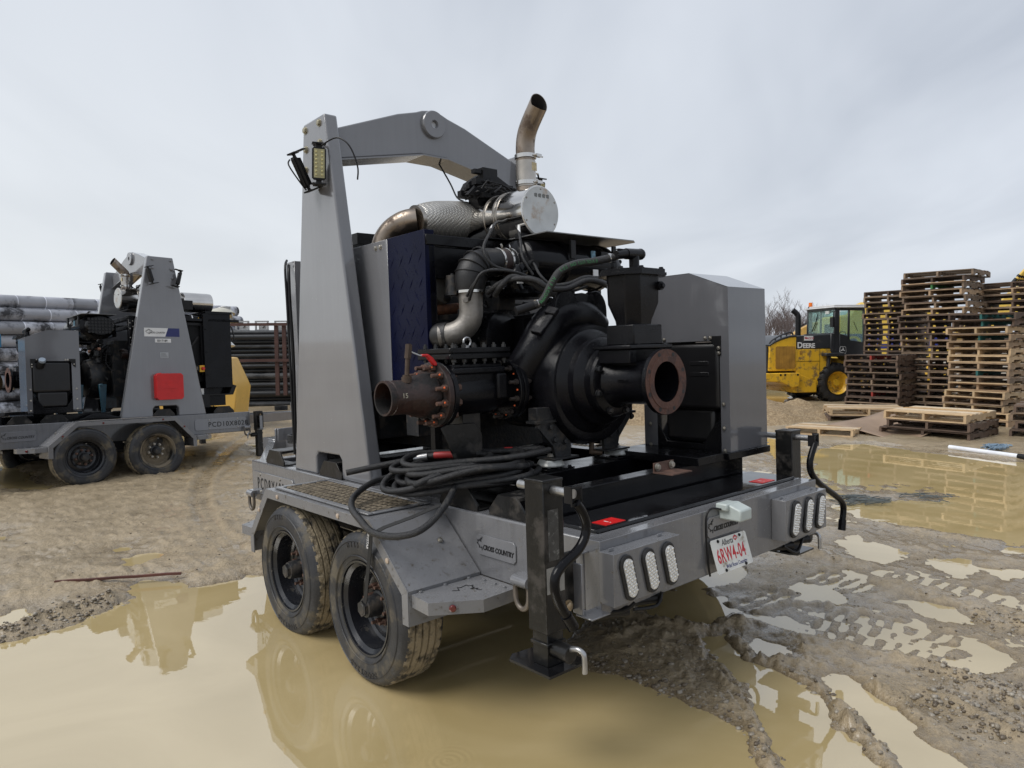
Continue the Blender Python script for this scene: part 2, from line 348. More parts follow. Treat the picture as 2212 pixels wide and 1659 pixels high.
def tyre_parts(root, x, y, z, side, rim_mat, hub=True, tw=.235):
    """one wheel: tyre, rim, hub; side=-1 outer face towards -x"""
    r = .382; s = side
    w = empty('wheel', parent=root, loc=(x, y, z))
    # tyre outer face at local 0, inner at -s*tw
    prof = [(.232, .012), (.245, .0), (.275, -.008), (.32, -.012), (.350, -.004), (.368, .014), (.378, .030)]
    mb = MB(); mb.lathe(prof, (0, 0, 0), (-s, 0, 0), 72, cap=False)
    inner = [(.378, tw-.03), (.368, tw-.014), (.34, tw+.008), (.29, tw+.010), (.245, tw), (.225, tw-.02)]
    mb.lathe(inner, (0, 0, 0), (-s, 0, 0), 72, cap=False)
    for rr in (.262, .335): mb.lathe([(rr-.003, -.008), (rr, -.0125), (rr+.003, -.008)], (0, 0, 0), (-s, 0, 0), 72, cap=False)
    t = mb.build('tyre', TYREM, w)
    # moulded lettering marks on the sidewall
    if s < 0:
        for a0, word in ((-1.95, 'GOODYEAR'), (1.25, 'G114')):
            lm = MB()
            for i, ch in enumerate(word):
                a = a0+i*.105; rad = .318
                pos = Vector((-.0005-.0115, rad*math.cos(a), rad*math.sin(a))); up_ = Vector((0, math.cos(a), math.sin(a))); right_ = Vector((0, math.sin(a), -math.cos(a)))
                lt = text(ch, .034, TYREM, t, pos-up_*.012-right_*.010, right_, up_, ext=.0015, bold=.0008)
                md_ = lt.data; lm.add([v.co.copy() for v in md_.vertices], [tuple(pv.vertices) for pv in md_.polygons]); bpy.data.objects.remove(lt)
            lm.build('sidewall_lettering', mat('letter_rubber', (.012, .012, .014), .3), t)
    # tread with circumferential grooves and shoulder notches
    mt = MB(); P = []
    d = .026
    gro = [.060, .098, .136, .174]
    P.append((.378, .028)); 
    for g0 in gro:
        P += [(r, g0-.006), (r-.011, g0-.003), (r-.011, g0+.003), (r, g0+.006)]
    P.append((.378, tw-.028))
    P = [(.374, .022), (.380, .030), (r-.001, .040)] + P[1:-1] + [(r-.001, tw-.040), (.380, tw-.030), (.374, tw-.022)]
    n = 168; vs = []; fs = []; rr_ = random.Random(int(y*1000)+3)
    for (ra, tt) in P:
        for k in range(n):
            a = 2*math.pi*k/n
            q = ra
            edge = tt < .045 or tt > tw-.045
            if edge and k % 4 == 0: q -= .009
            q += (mnoise.noise(Vector((math.cos(a)*5+y*3, math.sin(a)*5, tt*30)))*.004 + mnoise.noise(Vector((math.cos(a)*22, math.sin(a)*22+y, tt*60)))*.0025)
            vs.append((-s*tt, q*math.cos(a), q*math.sin(a)))
    for j in range(len(P)-1):
        for k in range(n):
            k2 = (k+1) % n; f = (j*n+k, j*n+k2, (j+1)*n+k2, (j+1)*n+k)
            fs.append(f if s < 0 else f[::-1])
    mt.add(vs, fs); mt.build('tread', TREAD, w, angle=55)
    rp = [(.236, .010), (.236, .0), (.226, .002), (.224, .014), (.205, .030), (.200, .080), (.198, .115), (.185, .125), (.15, .118), (.13, .128), (.115, .128)]
    mr = MB(); mr.lathe(rp, (0, 0, 0), (-s, 0, 0), 56, cap=False); mr.lathe([(.115, .128), (.10, .12)], (0, 0, 0), (-s, 0, 0), 32, cap=True)
    mr.lathe([(.236, .2), (.2, .13)], (0,0,0), (-s,0,0), 32, cap=False)
    mr.build('rim', rim_mat, w, angle=30)
    if hub:
        h = MB(); D = Vector((-s, 0, 0))
        h.lathe([(.026, -.010), (.030, -.004), (.034, .010), (.048, .012), (.052, .03), (.056, .085), (.068, .09), (.07, .13)], (0, 0, 0), D, 28)
        h.lathe([(.040, -.008), (.040, .014)], (0, 0, 0), D, 6)
        h.build('hub', CASTG, w, angle=30)
        b = MB()
        for k in range(8):
            a = k*math.pi/4+.2; c = Vector((0, .095*math.cos(a), .095*math.sin(a)))
            b.mark(); b.lathe([(.017, .085), (.017, .122)], c, D, 6); b.lathe([(.0085, .058), (.0085, .09)], c, D, 10)
        build_each(b, 'wheel_nut', RUSTB if rim_mat is RIMB else BOLTM, w)
        b = MB(); b.tube([(-s*.11, .03, .17), (-s*.07, .03, .172)], .006, 8); b.build('valve_stem', BOLTM, w)
    return w

def logo_plate(root, o, xd, yd, w, h, flip_size=1.0):
    M = frame_m(o, xd, yd); mb = MB(); r = .015
    pts = [(r,0),(w-r,0),(w,r),(w,h-r),(w-r,h),(r,h),(0,h-r),(0,r)]
    mb.prism(pts, 2, 0, .006); mb.v = [tuple(M @ Vector(v)) for v in mb.v]
    p = mb.build('name_plate', GREY, root, bevel=.0015)
    z = M.to_3x3() @ Vector((0, 0, 1)); x = M.to_3x3() @ Vector((1, 0, 0)); y = M.to_3x3() @ Vector((0, 1, 0)); o2 = Vector(o)+z*.0065
    leaf_outline(INK, p, o2+x*(h*.42)+y*(h*.48), x, y, h*.42, w=h*.035, half=True)
    text('CROSS COUNTRY', h*.34, INK, p, o2+x*(h*.46)+y*(h*.30), x, y, shear=.18, sx=.80*(w/h)/2.9*1.03, bold=.0008)
    return p

def trailer(kind, name, label, M):
    A = kind == 'A'
    root = empty(name, label, 'pump trailer'); root['group'] = 'trailer mounted diesel pumps'
    root.matrix_world = M
    TY0, TY1 = (1.87, 2.94) if A else (1.80, 3.00)
    GB0, GB1 = (.34, .96) if A else (.68, 1.30)
    # ---- chassis
    fr = MB()
    fr.box((.0, .09, -.304), (.10, 3.68, 0)); fr.box((XM-.10, .09, -.304), (XM, 3.68, 0))
    fr.box((.10, 3.58, -.304), (XM-.10, 3.677, -.002)); fr.box((.10, .40, -.30), (XM-.10, .48, -.04))
    for yy in (1.0, 1.65, 2.3, 2.95): fr.box((.10, yy, -.25), (XM-.10, yy+.06, -.07))
    fr.build('chassis_frame', GREYF, root, bevel=.008, seg=2)
    bp = MB(); bp.box((0, 0, -.304), (XM, .088, 0)); bp.box((.0, .003, -.308), (XM, .16, -.3045))
    bmp = bp.build('rear_bumper', GREYF, root, bevel=.010, seg=2)
    ax = MB(); 
    for yy in (1.2, 2.1): ax.box((-.12, yy-.05, -.51), (XM+.12, yy+.05, -.41)); ax.cyl((-.3, yy, -.46), (-.1, yy, -.46), .10, .10, 20); ax.cyl((XM+.1, yy, -.46), (XM+.3, yy, -.46), .10, .10, 20)
    for xx in (.06, XM-.06):
        ax.box((xx-.04, .75, -.40), (xx+.04, 2.55, -.33)); ax.box((xx-.05, 1.5, -.42), (xx+.05, 1.8, -.30))
    ax.build('axles', BLKM, root)
    # tongue
    tg = MB()
    for s in (0, 1):
        x0 = .05 if s == 0 else XM-.05
        d0 = Vector((x0, 3.6, -.12)); d1 = Vector((XM/2+(-.05 if s == 0 else .05), 5.35, -.12))
        u = (d1-d0).normalized(); q = Vector((u.y, -u.x, 0))*.04
        zz = Vector((0, 0, .075)); vs = [d0-q-zz, d0+q-zz, d1+q-zz, d1-q-zz, d0-q+zz, d0+q+zz, d1+q+zz, d1-q+zz]
        tg.add(vs, [(0,3,2,1),(4,5,6,7),(0,1,5,4),(1,2,6,5),(2,3,7,6),(3,0,4,7)])
    tg.box((XM/2-.07, 5.25, -.2), (XM/2+.07, 5.55, -.03)); tg.build('drawbar', GREY, root, bevel=.006)
    tb = MB(); tb.tube([(XM/2, 5.5, -.12), (XM/2, 5.62, -.12)], .03, 12); tb.lathe([(.035, 0), (.035, .04)], (XM/2, 5.66, -.14), (0, 0, 1), 16)
    tb.build('coupler', BLKM, root)
    np_ = MB(); np_.box((.78, 5.0, -.03), (.84, 5.03, .10)); np_.box((.76, 5.02, -.03), (1.04, 5.04, .10)); np_.build('tongue_bracket', GREY, root, bevel=.004)
    cb = MB()
    for k in range(5): cb.tube([(.9+.12*math.cos(a), 4.75+.1*math.sin(a), -.02+k*.016) for a in [i*math.pi/7 for i in range(14)]], .010, 8, closed=True)
    cb.build('cable_coil', HOSE, root)
    # deck
    dk = MB(); dk.box((.10, .49, -.04), (XM-.10, 3.58, -.025)); dk.build('deck_plate', BLKW, root)
    # tray behind the bumper
    tr = MB(); tr.box((.085, .095, .002), (1.76, .375, .016)); tr.box((.10, .093, -.02), (1.75, .097, .010)); tr.build('tank_lid', BLKW, root, bevel=.003)
    tf = MB(); tf.box((.10, .085, -.25), (XM-.10, .40, -.03)); tf.build('tank_recess', BLKM, root)
    # skid
    sk = MB()
    for xx in (.26, 1.46): sk.box((xx, .50, -.02), (xx+.10, 3.45, .10))
    sk.box((.10, .40, -.01), (XM-.10, .425, .120)); sk.box((.10, .40, .110), (XM-.10, .50, .122)); sk.box((.10, .40, -.012), (XM-.1, .50, .0))
    sk.box((.30, .82, .0), (1.50, 1.06, .125)); sk.box((.36, 1.9, .0), (1.46, 2.0, .10)); sk.box((.36, 3.2, .0), (1.46, 3.4, .10))
    sk.box((1.30, .44, .122), (XM-.04, .98, .165))
    sk.build('skid_rails', BLK, root, bevel=.004)
    for side in (0, 1):
        for (ya, yb) in ((.46, .73), (.82, 1.14), (2.22, 2.53), (3.11, 3.43)):
            mb = MB(); c = .07
            mb.prism([(ya, .002), (yb, .002), (yb-.0, .03), (yb-c, .106), (ya+c, .106), (ya, .03)], 0, .018, .03)
            mb.box((.03, ya+.06, .088), (.28, yb-.06, .105)); mb.box((.03, ya, .002), (.14, yb, .010))
            mb.bolt((.09, yb-.04, .010), (0, 0, 1), .013, .014)
            if side: mirror(mb)
            mb.build('skid_bracket', DIRTY, root, bevel=.002)
    # ---- fenders, steps, grating
    for side in (0, 1):
        L = (lambda mb: mirror(mb)) if side else (lambda mb: mb)
        ya, yb = 1.13, 2.36; xo = -.42; t = .006
        mb = MB()
        prof = [(.80, -.445), (.80, -.30), (.852, -.30), (1.148, -.004), (yb+.0, -.004), (2.63, -.31), (2.63, -.44)]
        top = [(.785, -.445), (.785, -.285), (1.105, -.006), (2.36, -.006), (2.64, -.32), (2.64, -.445)]
        for i in range(len(top)-1):
            (y0, z0), (y1, z1) = top[i], top[i+1]
            w = -.006 if i in (1, 2, 3) else -.14
            d = Vector((0, y1-y0, z1-z0)).normalized(); nrm = Vector((0, -d.z, d.y))*t
            vs = [(xo, y0, z0), (w, y0, z0), (w, y1, z1), (xo, y1, z1)]
            if i in (0, 4): w = -.006
            vs = [Vector((xo, y0, z0)), Vector((w, y0, z0)), Vector((w, y1, z1)), Vector((xo, y1, z1))]
            vs2 = [v-nrm for v in vs]
            mb.add(vs+vs2, [(0,1,2,3),(7,6,5,4),(0,4,5,1),(1,5,6,2),(2,6,7,3),(3,7,4,0)])
        # outer skirt following the profile
        sk_ = .055
        low = [(.835, -.445), (.835, -.31), (1.125, -.058), (2.34, -.06), (2.59, -.335), (2.59, -.445)]
        for i in range(5):
            a, b, c, d = top[i], top[i+1], low[i+1], low[i]
            vs = [Vector((xo-.004, *a)), Vector((xo-.004, *b)), Vector((xo-.004, *c)), Vector((xo-.004, *d))]
            vs2 = [v+Vector((.007, 0, 0)) for v in vs]
            mb.add(vs+vs2, [(3,2,1,0),(4,5,6,7),(0,1,5,4),(1,2,6,5),(2,3,7,6),(3,0,4,7)])
        # rear closing plate
        mb.box((xo, .782, -.445), (-.12, .7835, -.30))
        L(mb); fd = mb.build('fender', GREYD, root, bevel=.002, angle=30)
        mb = MB()
        for (yy, zz) in ((2.18, -.033), (1.42, -.033), (.945, -.172), (2.47, -.15)): mb.mark(); mb.lathe([(.013, 0), (.013, .006), (.008, .009)], (xo-.004, yy, zz), (-1, 0, 0), 14)
        L(mb); build_each(mb, 'marker_light', REDL if not A else mat('amber_dull', (.45, .36, .28), .3), fd)
        mb = MB(); mb.bolt((-.12, .95, -.135), (0, -.66, .75), .011, .008)
        for yy in (1.25, 1.9): mb.bolt((-.028, yy, -.006), (0, 0, 1), .010, .008)
        L(mb); build_each(mb, 'fender_bolt', BOLTM, fd)
        # grating: expanded metal lying on the flat of the fender
        mb = MB(); gx0, gx1, gy0, gy1 = -.345, -.065, 1.22, 2.26; st = .050; sl_ = 1.9
        zz = .001
        def strand(x0, y0, x1, y1):
            d = Vector((x1-x0, y1-y0, 0)).normalized(); q = Vector((-d.y, d.x, 0))*.0024
            a = Vector((x0, y0, zz)); b = Vector((x1, y1, zz)); h = Vector((0, 0, .005))
            mb.add([a-q, b-q, b+q, a+q, a-q+h, b-q+h, b+q+h, a+q+h], [(4,5,6,7),(0,1,5,4),(1,2,6,5),(2,3,7,6),(3,0,4,7)])
        W_ = gx1-gx0; k = gy0-W_/sl_
        import itertools
        while k < gy1:
            for dirn in (1, -1):
                # line x from gx0..gx1, y = k + (x-gx0)/sl
                xa, xb = gx0, gx1; ya_ = k; yb_ = k+W_/sl_
                if ya_ < gy0: xa = gx0+(gy0-ya_)*sl_; ya_ = gy0
                if yb_ > gy1: xb = gx1-(yb_-gy1)*sl_; yb_ = gy1
                if xb-xa > .01:
                    if dirn == 1: strand(xa, ya_, xb, yb_)
                    else: strand(gx0+gx1-xa, ya_, gx0+gx1-xb, yb_)
            k += st
        L(mb); mb.build('grating', GRATE, fd)
        mb = MB(); mb.box((gx0-.02, gy0-.02, -.0035), (gx1+.02, gy1+.02, -.001)); L(mb); mb.build('grating_bed', BLKM, fd)
        mb = MB()
        for (a, b) in (((gx0-.045, gy0-.045, -.003), (gx0-.01, gy1+.045, .007)), ((gx1+.01, gy0-.045, -.003), (gx1+.045, gy1+.045, .007)), ((gx0-.01, gy0-.045, -.003), (gx1+.01, gy0-.01, .007)), ((gx0-.01, gy1+.01, -.003), (gx1+.01, gy1+.045, .007))): mb.box(a, b)
        L(mb); mb.build('grating_frame', GREYD, fd, bevel=.003)
        # steps
        for fl in (0, 1):
            mb = MB(); pl_ = [(-.405, .781), (-.415, .636), (-.217, .496), (-.016, .508), (-.004, .53), (-.004, .781)]
            if fl: pl_ = [(x, 3.445-y) for x, y in pl_][::-1]
            mb.prism(pl_, 2, -.358, -.300)
            for p in ((-.36, .775), (-.22, .78), (-.08, .78), (-.05, .7), (-.05, .62), (-.05, .55)): mb.bolt((p[0], p[1] if not fl else 3.445-p[1], -.30), (0, 0, 1), .009, .007)
            L(mb); stp = mb.build('step', GREYD, root, bevel=.006, seg=2)
            if not fl:
                mb = MB(); mb.lathe([(.016, 0), (.016, .006), (.011, .010)], (-.33, .5715, -.329), (-.577, -.816, 0), 16); L(mb); mb.build('marker_light', REDL, stp)
                if A and not side: leaf_outline(INK, stp, (-.21, .655, -.2998), (-.6, -.8, 0), (.8, -.6, 0), .085, w=.004, half=True)
    # ---- wheels
    for side in (0, 1):
        for j, yy in enumerate((1.2, 2.1)):
            rm = RIMB
            if not A and side == 1 and j == 1: rm = RIMUD
            tyre_parts(root, -.425 if side == 0 else XM+.425, yy, -.462, -1 if side == 0 else 1, rm)
    # ---- towers and lifting arm
    for side in (0, 1):
        mb = MB(); xa, xb = .03, .12; TT = 2.328; dy0 = (TY0+TY1)/2-.02
        d0, d1, dz = (TY0+TY1)/2-.17, (TY0+TY1)/2+.19, .152
        yt0, yt1 = (TY0+TY1)/2-.135, (TY0+TY1)/2+.165
        if not A: yt0 -= .03; yt1 += .03
        outer = [(TY0, .0), (d0, .0), (d0, dz-.03), (d0+.03, dz), (d1-.03, dz), (d1, dz-.03), (d1, .0), (TY1, .0), (yt1, TT), (yt0, TT)]
        mb.prism(outer, 0, xa, xb)
        if side: mirror(mb)
        tw = mb.build('tower', GREY, root, bevel=.012, seg=3)
        b = MB()
        for (yy, zz) in ((yt0+.07, TT-.045), (yt1-.03, TT-.045), (yt0+.07, TT-.17), (yt1-.03, TT-.17), (yt0+.055, TT-.30), (yt1-.015, TT-.30)):
            b.bolt((xa-.0, yy, zz), (-1, 0, 0), .019, .014)
        if side: mirror(b)
        build_each(b, 'tower_bolt', mat('brass_bolt', (.36, .33, .24), .35, .7) if A and side == 0 else GREY, tw)
        # flood lights: the rear one looks to the rear, the front one forward
        for q, (yc, zc, yaw) in enumerate(((yt0+.06, 2.0, -1.25), (yt1-.02, 1.98, 1.0))):
            lw, lh, ld = .085, .20, .055
            if A and side == 0:
                # rear lamp faces rearwards (lens visible), front lamp tilted forwards
                if q == 0: ctr = Vector((-.035, 2.235, 1.995)); face = Vector((-.35, -.93, -.08)); upv = Vector((.03, -.02, 1))
                else: ctr = Vector((-.085, 2.42, 1.965)); face = Vector((-.62, .72, -.30)); upv = Vector((-.28, -.10, .95))
            else:
                sgn = -1 if side == 0 else 1; xx = .0 if side == 0 else XM
                ctr = Vector((xx+sgn*.055, yc+(-.08 if q == 0 else .08), zc+.03)); face = Vector((sgn*.12, -1 if q == 0 else 1, -.25)); upv = Vector((0, -.42 if q == 0 else .42, .9))
            zf = face.normalized(); xr = upv.cross(zf).normalized(); yu = zf.cross(xr)
            FM = Matrix.Identity(4)
            for i in range(3): FM[i][0] = xr[i]; FM[i][1] = yu[i]; FM[i][2] = zf[i]; FM[i][3] = ctr[i]
            h = MB(); r_ = .012
            h.prism([(-lw/2+r_, -lh/2), (lw/2-r_, -lh/2), (lw/2, -lh/2+r_), (lw/2, lh/2-r_), (lw/2-r_, lh/2), (-lw/2+r_, lh/2), (-lw/2, lh/2-r_), (-lw/2, -lh/2+r_)], 2, -ld*.4, .0)
            for k in range(7): h.box((-lw/2+.006+k*.0105, -lh/2+.012, -ld*.75), (-lw/2+.010+k*.0105, lh/2-.012, -ld*.35))
            h.box((-lw/2, -lh/2-.028, -ld*.8), (lw/2, -lh/2-.018, .01)); h.box((-lw/2, lh/2+.018, -ld*.8), (lw/2, lh/2+.028, .01))
            h.box((-lw*.2, -lh/2-.02, -.025), (lw*.2, lh/2+.02, -.012)); h.box((-.03, -lh/2-.028, -.10), (.03, -lh/2-.02, 0)); h.box((-.03, lh/2+.02, -.10), (.03, lh/2+.028, 0))
            h.v = [tuple(FM @ Vector(v)) for v in h.v]; ho = h.build('flood_light', BLKM, root, bevel=.0015)
            ln = MB(); ln.box((-lw/2+.010, -lh/2+.012, .001), (lw/2-.010, lh/2-.012, .003)); ln.v = [tuple(FM @ Vector(v)) for v in ln.v]
            lo = ln.build('lamp_lens', mat('lamp_reflector', (.34, .31, .17), .3, .5, .2, 40) if A else BLKM, ho)
            dt = MB()
            for i in range(2):
                for k in range(7): dt.ball((-.018+.036*i, -lh/2+.03+k*.0235, .004), .0075, 8, (1, 1, .6))
            dt.v = [tuple(FM @ Vector(v)) for v in dt.v]; dt.build('lamp_diode', mat('diode', (.55, .50, .25), .12, .3) if A else BLKM, ho)
        # wedge bracket plate behind the lamps
    if A:
        cbm = MB(); cbm.tube([(-.03, 2.20, 2.10), (.02, 2.10, 2.13), (.06, 2.02, 2.07), (.10, 2.0, 1.95), (.125, 2.05, 1.88)], .005, 8, sub=5); cbm.tube([(-.13, 2.45, 2.05), (-.16, 2.40, 2.0), (-.10, 2.38, 1.9), (-.05, 2.40, 1.86)], .005, 8, sub=4)
        cbm.build('lamp_cable', BLKM, root)
    ym = (TY0+TY1)/2-.07; T_ = .17
    arc = [(.12, 2.24), (.12, 2.268), (.20, 2.300)] + [(.75, 2.498)] + [(.91+.33*math.sin(a), 2.19+.335*math.cos(a)) for a in [R(x) for x in (-26, -18, -10, 0, 10, 18, 26, 34, 42)]] + [(1.20, 2.432), (1.70, 2.268), (1.70, 2.07), (1.66, 2.095), (.985, 2.205), (.835, 2.205), (.16, 2.07), (.12, 2.07)]
    arc = [(.12, 2.262), (.62, 2.452)] + [(.91+.31*math.sin(R(x)), 2.215+.31*math.cos(R(x))) for x in (-26, -16, -6, 6, 16, 26)] + [(1.20, 2.452), (1.70, 2.262), (1.70, 2.070), (1.02, 2.205), (.80, 2.205), (.12, 2.070)]
    mb = MB(); mb.prism(arc, 1, ym, ym+T_)
    # underside flange, slightly wider than the box
    arm = mb.build('lifting_arm', GREY, root, bevel=.008, seg=2)
    mb = MB()
    for (x0, z0, x1, z1) in ((.12, 2.064, .80, 2.199), (.80, 2.199, 1.02, 2.199), (1.02, 2.199, 1.70, 2.064)):
        d = Vector((x1-x0, 0, z1-z0)).normalized(); nn_ = Vector((d.z, 0, -d.x))*.010; vs = []
        for y_ in (ym-.03, ym+T_+.03): vs += [Vector((x0, y_, z0)), Vector((x1, y_, z1)), Vector((x1, y_, z1))+nn_, Vector((x0, y_, z0))+nn_]
        mb.add(vs, [(0,1,2,3),(7,6,5,4),(0,4,5,1),(1,5,6,2),(2,6,7,3),(3,7,4,0)])
    mb.build('arm_flange', GREY, arm)
    mb = MB()
    for (y0, y1) in ((ym, ym-.028), (ym+T_, ym+T_+.028)):
        mb.lathe([(.098, 0), (.098, .02), (.092, .028), (.030, .028), (.026, .020), (.026, .0)], (.91, y0, 2.425), (0, y1-y0, 0), 40, cap=False)
    mb.build('lifting_eye', GREY, arm)
    mb = MB(); mb.lathe([(.0255, .0), (.0255, .004)], (.91, ym-.003, 2.425), (0, 1, 0), 24); mb.lathe([(.0255, .0), (.0255, .004)], (.91, ym+T_-.001, 2.425), (0, 1, 0), 24)
    mb.build('eye_bore', mat('pale_bore', (.55, .57, .6), .5) if A else BLKM, arm)
    # ---- rear lamps
    def lampbox(x0, x1, cs, sgn):
        mb = MB(); mb.box((x0, -.08, -.25), (x1, -.001, -.036)); mb.box((x0+.02, -.04, -.036), (x0+.05, -.036, -.022)); mb.box((x1-.10, -.04, -.036), (x1-.07, -.036, -.022))
        lb = mb.build('lamp_housing', GREYF, root, bevel=.005, seg=2)
        for cx_ in cs:
            an = R(14)*sgn
            def oval(L_, w_, y0, y1, mb):
                pts = []
                for k in range(28):
                    a = 2*math.pi*k/28; x = w_/2*math.cos(a); z = w_/2*math.sin(a)+(L_/2-w_/2)*(1 if math.sin(a) >= 0 else -1)
                    pts.append((cx_+x*math.cos(an)+z*math.sin(an), -.145-x*math.sin(an)+z*math.cos(an)))
                mb.prism(pts, 1, y0, y1)
            g = MB(); oval(.196, .082, -.092, -.0801, g); go = g.build('lamp_gasket', RUBBER, lb, bevel=.003)
            g = MB(); oval(.166, .053, -.0975, -.0925, g); g.build('tail_lamp', LENSB, lb)
            g = MB()
            for r_i in range(13):
                for c_i in range(3):
                    if (r_i in (0, 12)) and c_i != 1: continue
                    x = (c_i-1)*.0165+(.004 if r_i % 2 else -.004); z = (r_i-6)*.0124
                    g.ball((cx_+x*math.cos(an)+z*math.sin(an), -.0985, -.145-x*math.sin(an)+z*math.cos(an)), .0070, 8, (1, .6, .9))
            g.build('lamp_diode', LENS, lb)
    lampbox(-.010, .424, (.075, .213, .345), -1); lampbox(1.33, 1.775, (1.42, 1.557, 1.692), 1)
    cd = MB(); 
    for xx in (.02, .24, 1.40, 1.58): cd.mark(); cd.cyl((xx, .05, -.315), (xx+.14, .0, -.322), .022, .022, 14); 
    build_each(cd, 'wiring_conduit', BLKM, root); cd = MB(); cd.mark(); cd.tube([(.03, .04, -.31), (.10, -.03, -.30), (.14, -.06, -.27)], .008, 8, sub=5); cd.mark(); cd.tube([(.2, .0, -.33), (.33, -.02, -.34), (.37, -.02, -.29)], .008, 8, sub=5)
    cd.mark(); cd.tube([(1.45, .0, -.31), (1.55, -.02, -.36), (1.66, .0, -.31)], .008, 8, sub=5); build_each(cd, 'lamp_wire', BLKM, root)
    # ---- licence plate, its lamp and the name plate
    if A:
        pm = frame_m((.733, -.010, -.131), (1, 0, -.015), (0, .30, 1)); 
        pm = frame_m((.745, -.058, -.294), (1, 0, -.012), (0, .30, 1))
        mb = MB(); mb.prism([(.008,0),(.296,0),(.304,.008),(.304,.150),(.296,.158),(.008,.158),(0,.150),(0,.008)], 2, 0, .0015)
        mb.v = [tuple(pm @ Vector(v)) for v in mb.v]; lp = mb.build('licence_plate', PLATEW, root)
        def PT(x, y): return pm @ Vector((x, y, .0018))
        X_ = pm.to_3x3() @ Vector((1, 0, 0)); Y_ = pm.to_3x3() @ Vector((0, 1, 0))
        text('6RW4-04', .092, PINK, lp, PT(.026, .046), X_, Y_, sx=.60, bold=.0015, space=1.12, ext=.0006)
        text('Alberta', .040, INK, lp, PT(.085, .121), X_, Y_, shear=.35, sx=.8, ext=.0006)
        text('Wild Rose Country', .026, mat('plate_blue', (.01, .02, .14), .4), lp, PT(.078, .014), X_, Y_, sx=.86, ext=.0006)
        leaf_outline(PINK, lp, PT(.205, .137), X_, Y_, .016, w=.003, name='rose_mark')
        mb = MB()
        for (x, y) in ((.06, .146), (.245, .146), (.07, .008), (.24, .008)): mb.bolt(PT(x, y), pm.to_3x3() @ Vector((0, 0, 1)), .006, .006)
        build_each(mb, 'plate_screw', BLKM, lp)
        mb = MB(); mb.box((.825, -.06, -.010), (.925, .004, .026)); mb.prism([(-.12, -.055), (.0, -.055), (.0, .018), (-.05, .024), (-.12, .0)], 0, .845, .945); mb.build('plate_lamp', LAMPB, root, bevel=.008, seg=2)
        mb = MB(); mb.tube([(.82, -.03, .0), (.76, -.02, .012), (.728, -.012, -.02), (.722, -.012, -.12), (.735, -.012, -.25), (.75, -.01, -.31)], .005, 8, sub=5); mb.build('plate_lamp_cable', BLKM, root)
    logo_plate(root, (.745, -.001, -.135), (1, 0, 0), (0, 0, 1), .27, .10)
    # side name plates
    if A:
        logo_plate(root, (-.001, .800, -.198), (0, -1, 0), (0, 0, 1), .285, .10)
    else:
        logo_plate(root, (XM+.001, .38, -.215), (0, 1, 0), (0, 0, 1), .38, .13)
    def model_plate(x, sgn, y0, y1, s):
        mb = MB(); r = .02; z0, z1 = -.245, -.075
        mb.prism([(y0+r, z0), (y1-r, z0), (y1, z0+r), (y1, z1-r), (y1-r, z1), (y0+r, z1), (y0, z1-r), (y0, z0+r)], 0, x, x+sgn*.008)
        p = mb.build('model_plate', GREY, root, bevel=.002)
        if sgn > 0: text(s, .105, INK, p, (x+.0085, y0+.2, z0+.045), (0, 1, 0), (0, 0, 1), sx=.95, bold=.001, space=1.15)
        else: text(s, .125, INK, p, (x-.0085, y1-.09, z0+.04), (0, -1, 0), (0, 0, 1), sx=.62, bold=.0005, space=1.5)
        mb = MB()
        for yy in (y0+.22, y1-.15):
            for zz in (z0+.02, z1-.02): mb.bolt((x+sgn*.008, yy, zz), (sgn, 0, 0), .008, .006)
        build_each(mb, 'plate_bolt', BOLTM, p)
    if A: model_plate(-.001, -1, 2.90, 3.64, 'PCD8X6028')
    else: model_plate(XM+.001, 1, 2.80, 3.62, 'PCD10X8028')
    # tie-down rings
    for (x, sgn) in ((0, -1), (XM, 1)):
        for yy in ((.43, 3.58) if A else (.02, 3.60)):
            mb = MB(); xx = x+sgn*.05; zc = -.31
            pts = [(xx, yy+.045*math.cos(a), zc+.06*math.sin(a)) for a in [math.pi*(1.0+i/8) for i in range(9)]] + [(xx, yy+.045, -.245), (xx, yy-.045, -.245)]
            mb.tube(pts, .012, 10, closed=True); mb.build('tie_down_ring', mat('worn_ring', (.16, .14, .12), .5, .5, .3, 20), root)
            mb = MB(); mb.cyl((xx, yy-.05, -.245), (xx, yy+.05, -.245), .026, .026, 16); mb.box((x if sgn > 0 else xx-.0, yy-.05, -.25), (xx if sgn > 0 else x, yy+.05, -.22)); mb.build('ring_lug', GREY, root)
    # ---- jacks
    def jack(x0, y0, mirrorx=False, handle=True, zt=.29, front=False, foot_z=-.43):
        # x0,y0 : corner of the outer tube nearest the trailer's rear left
        g = MB(); s_ = .105
        g.box((x0, y0, -.30), (x0+s_, y0+s_, zt)); g.box((x0-.002, y0-.002, zt-.012), (x0+s_+.002, y0+s_+.002, zt+.002))
        g.box((x0+s_, y0+.045, -.26), (x0+s_+.11 if not mirrorx else x0+s_+.11, y0+.055, -.02))
        if mirrorx: mirror(g)
        j = g.build('jack', DIRTY, root, bevel=.004, seg=2)
        L = (lambda mb: mirror(mb)) if mirrorx else (lambda mb: mb)
        g = MB(); g.box((x0+.010, y0+.010, foot_z), (x0+s_-.010, y0+s_-.010, -.298)); g.box((x0+.003, y0+.003, -.352), (x0+s_-.003, y0+s_-.003, -.338)); g.cyl((x0+.05, y0+.02, -.365), (x0+.05, y0-.075, -.365), .034, .034, 20)
        L(g).build('jack_leg', DIRTY, j, bevel=.002)
        g = MB(); g.prism([(x0-.04, y0-.05), (x0+.15, y0-.05), (x0+.17, y0+.0), (x0+.17, y0+.19), (x0-.0, y0+.21), (x0-.04, y0+.18)], 2, foot_z-.010, foot_z); L(g).build('jack_foot', BLKW, j)
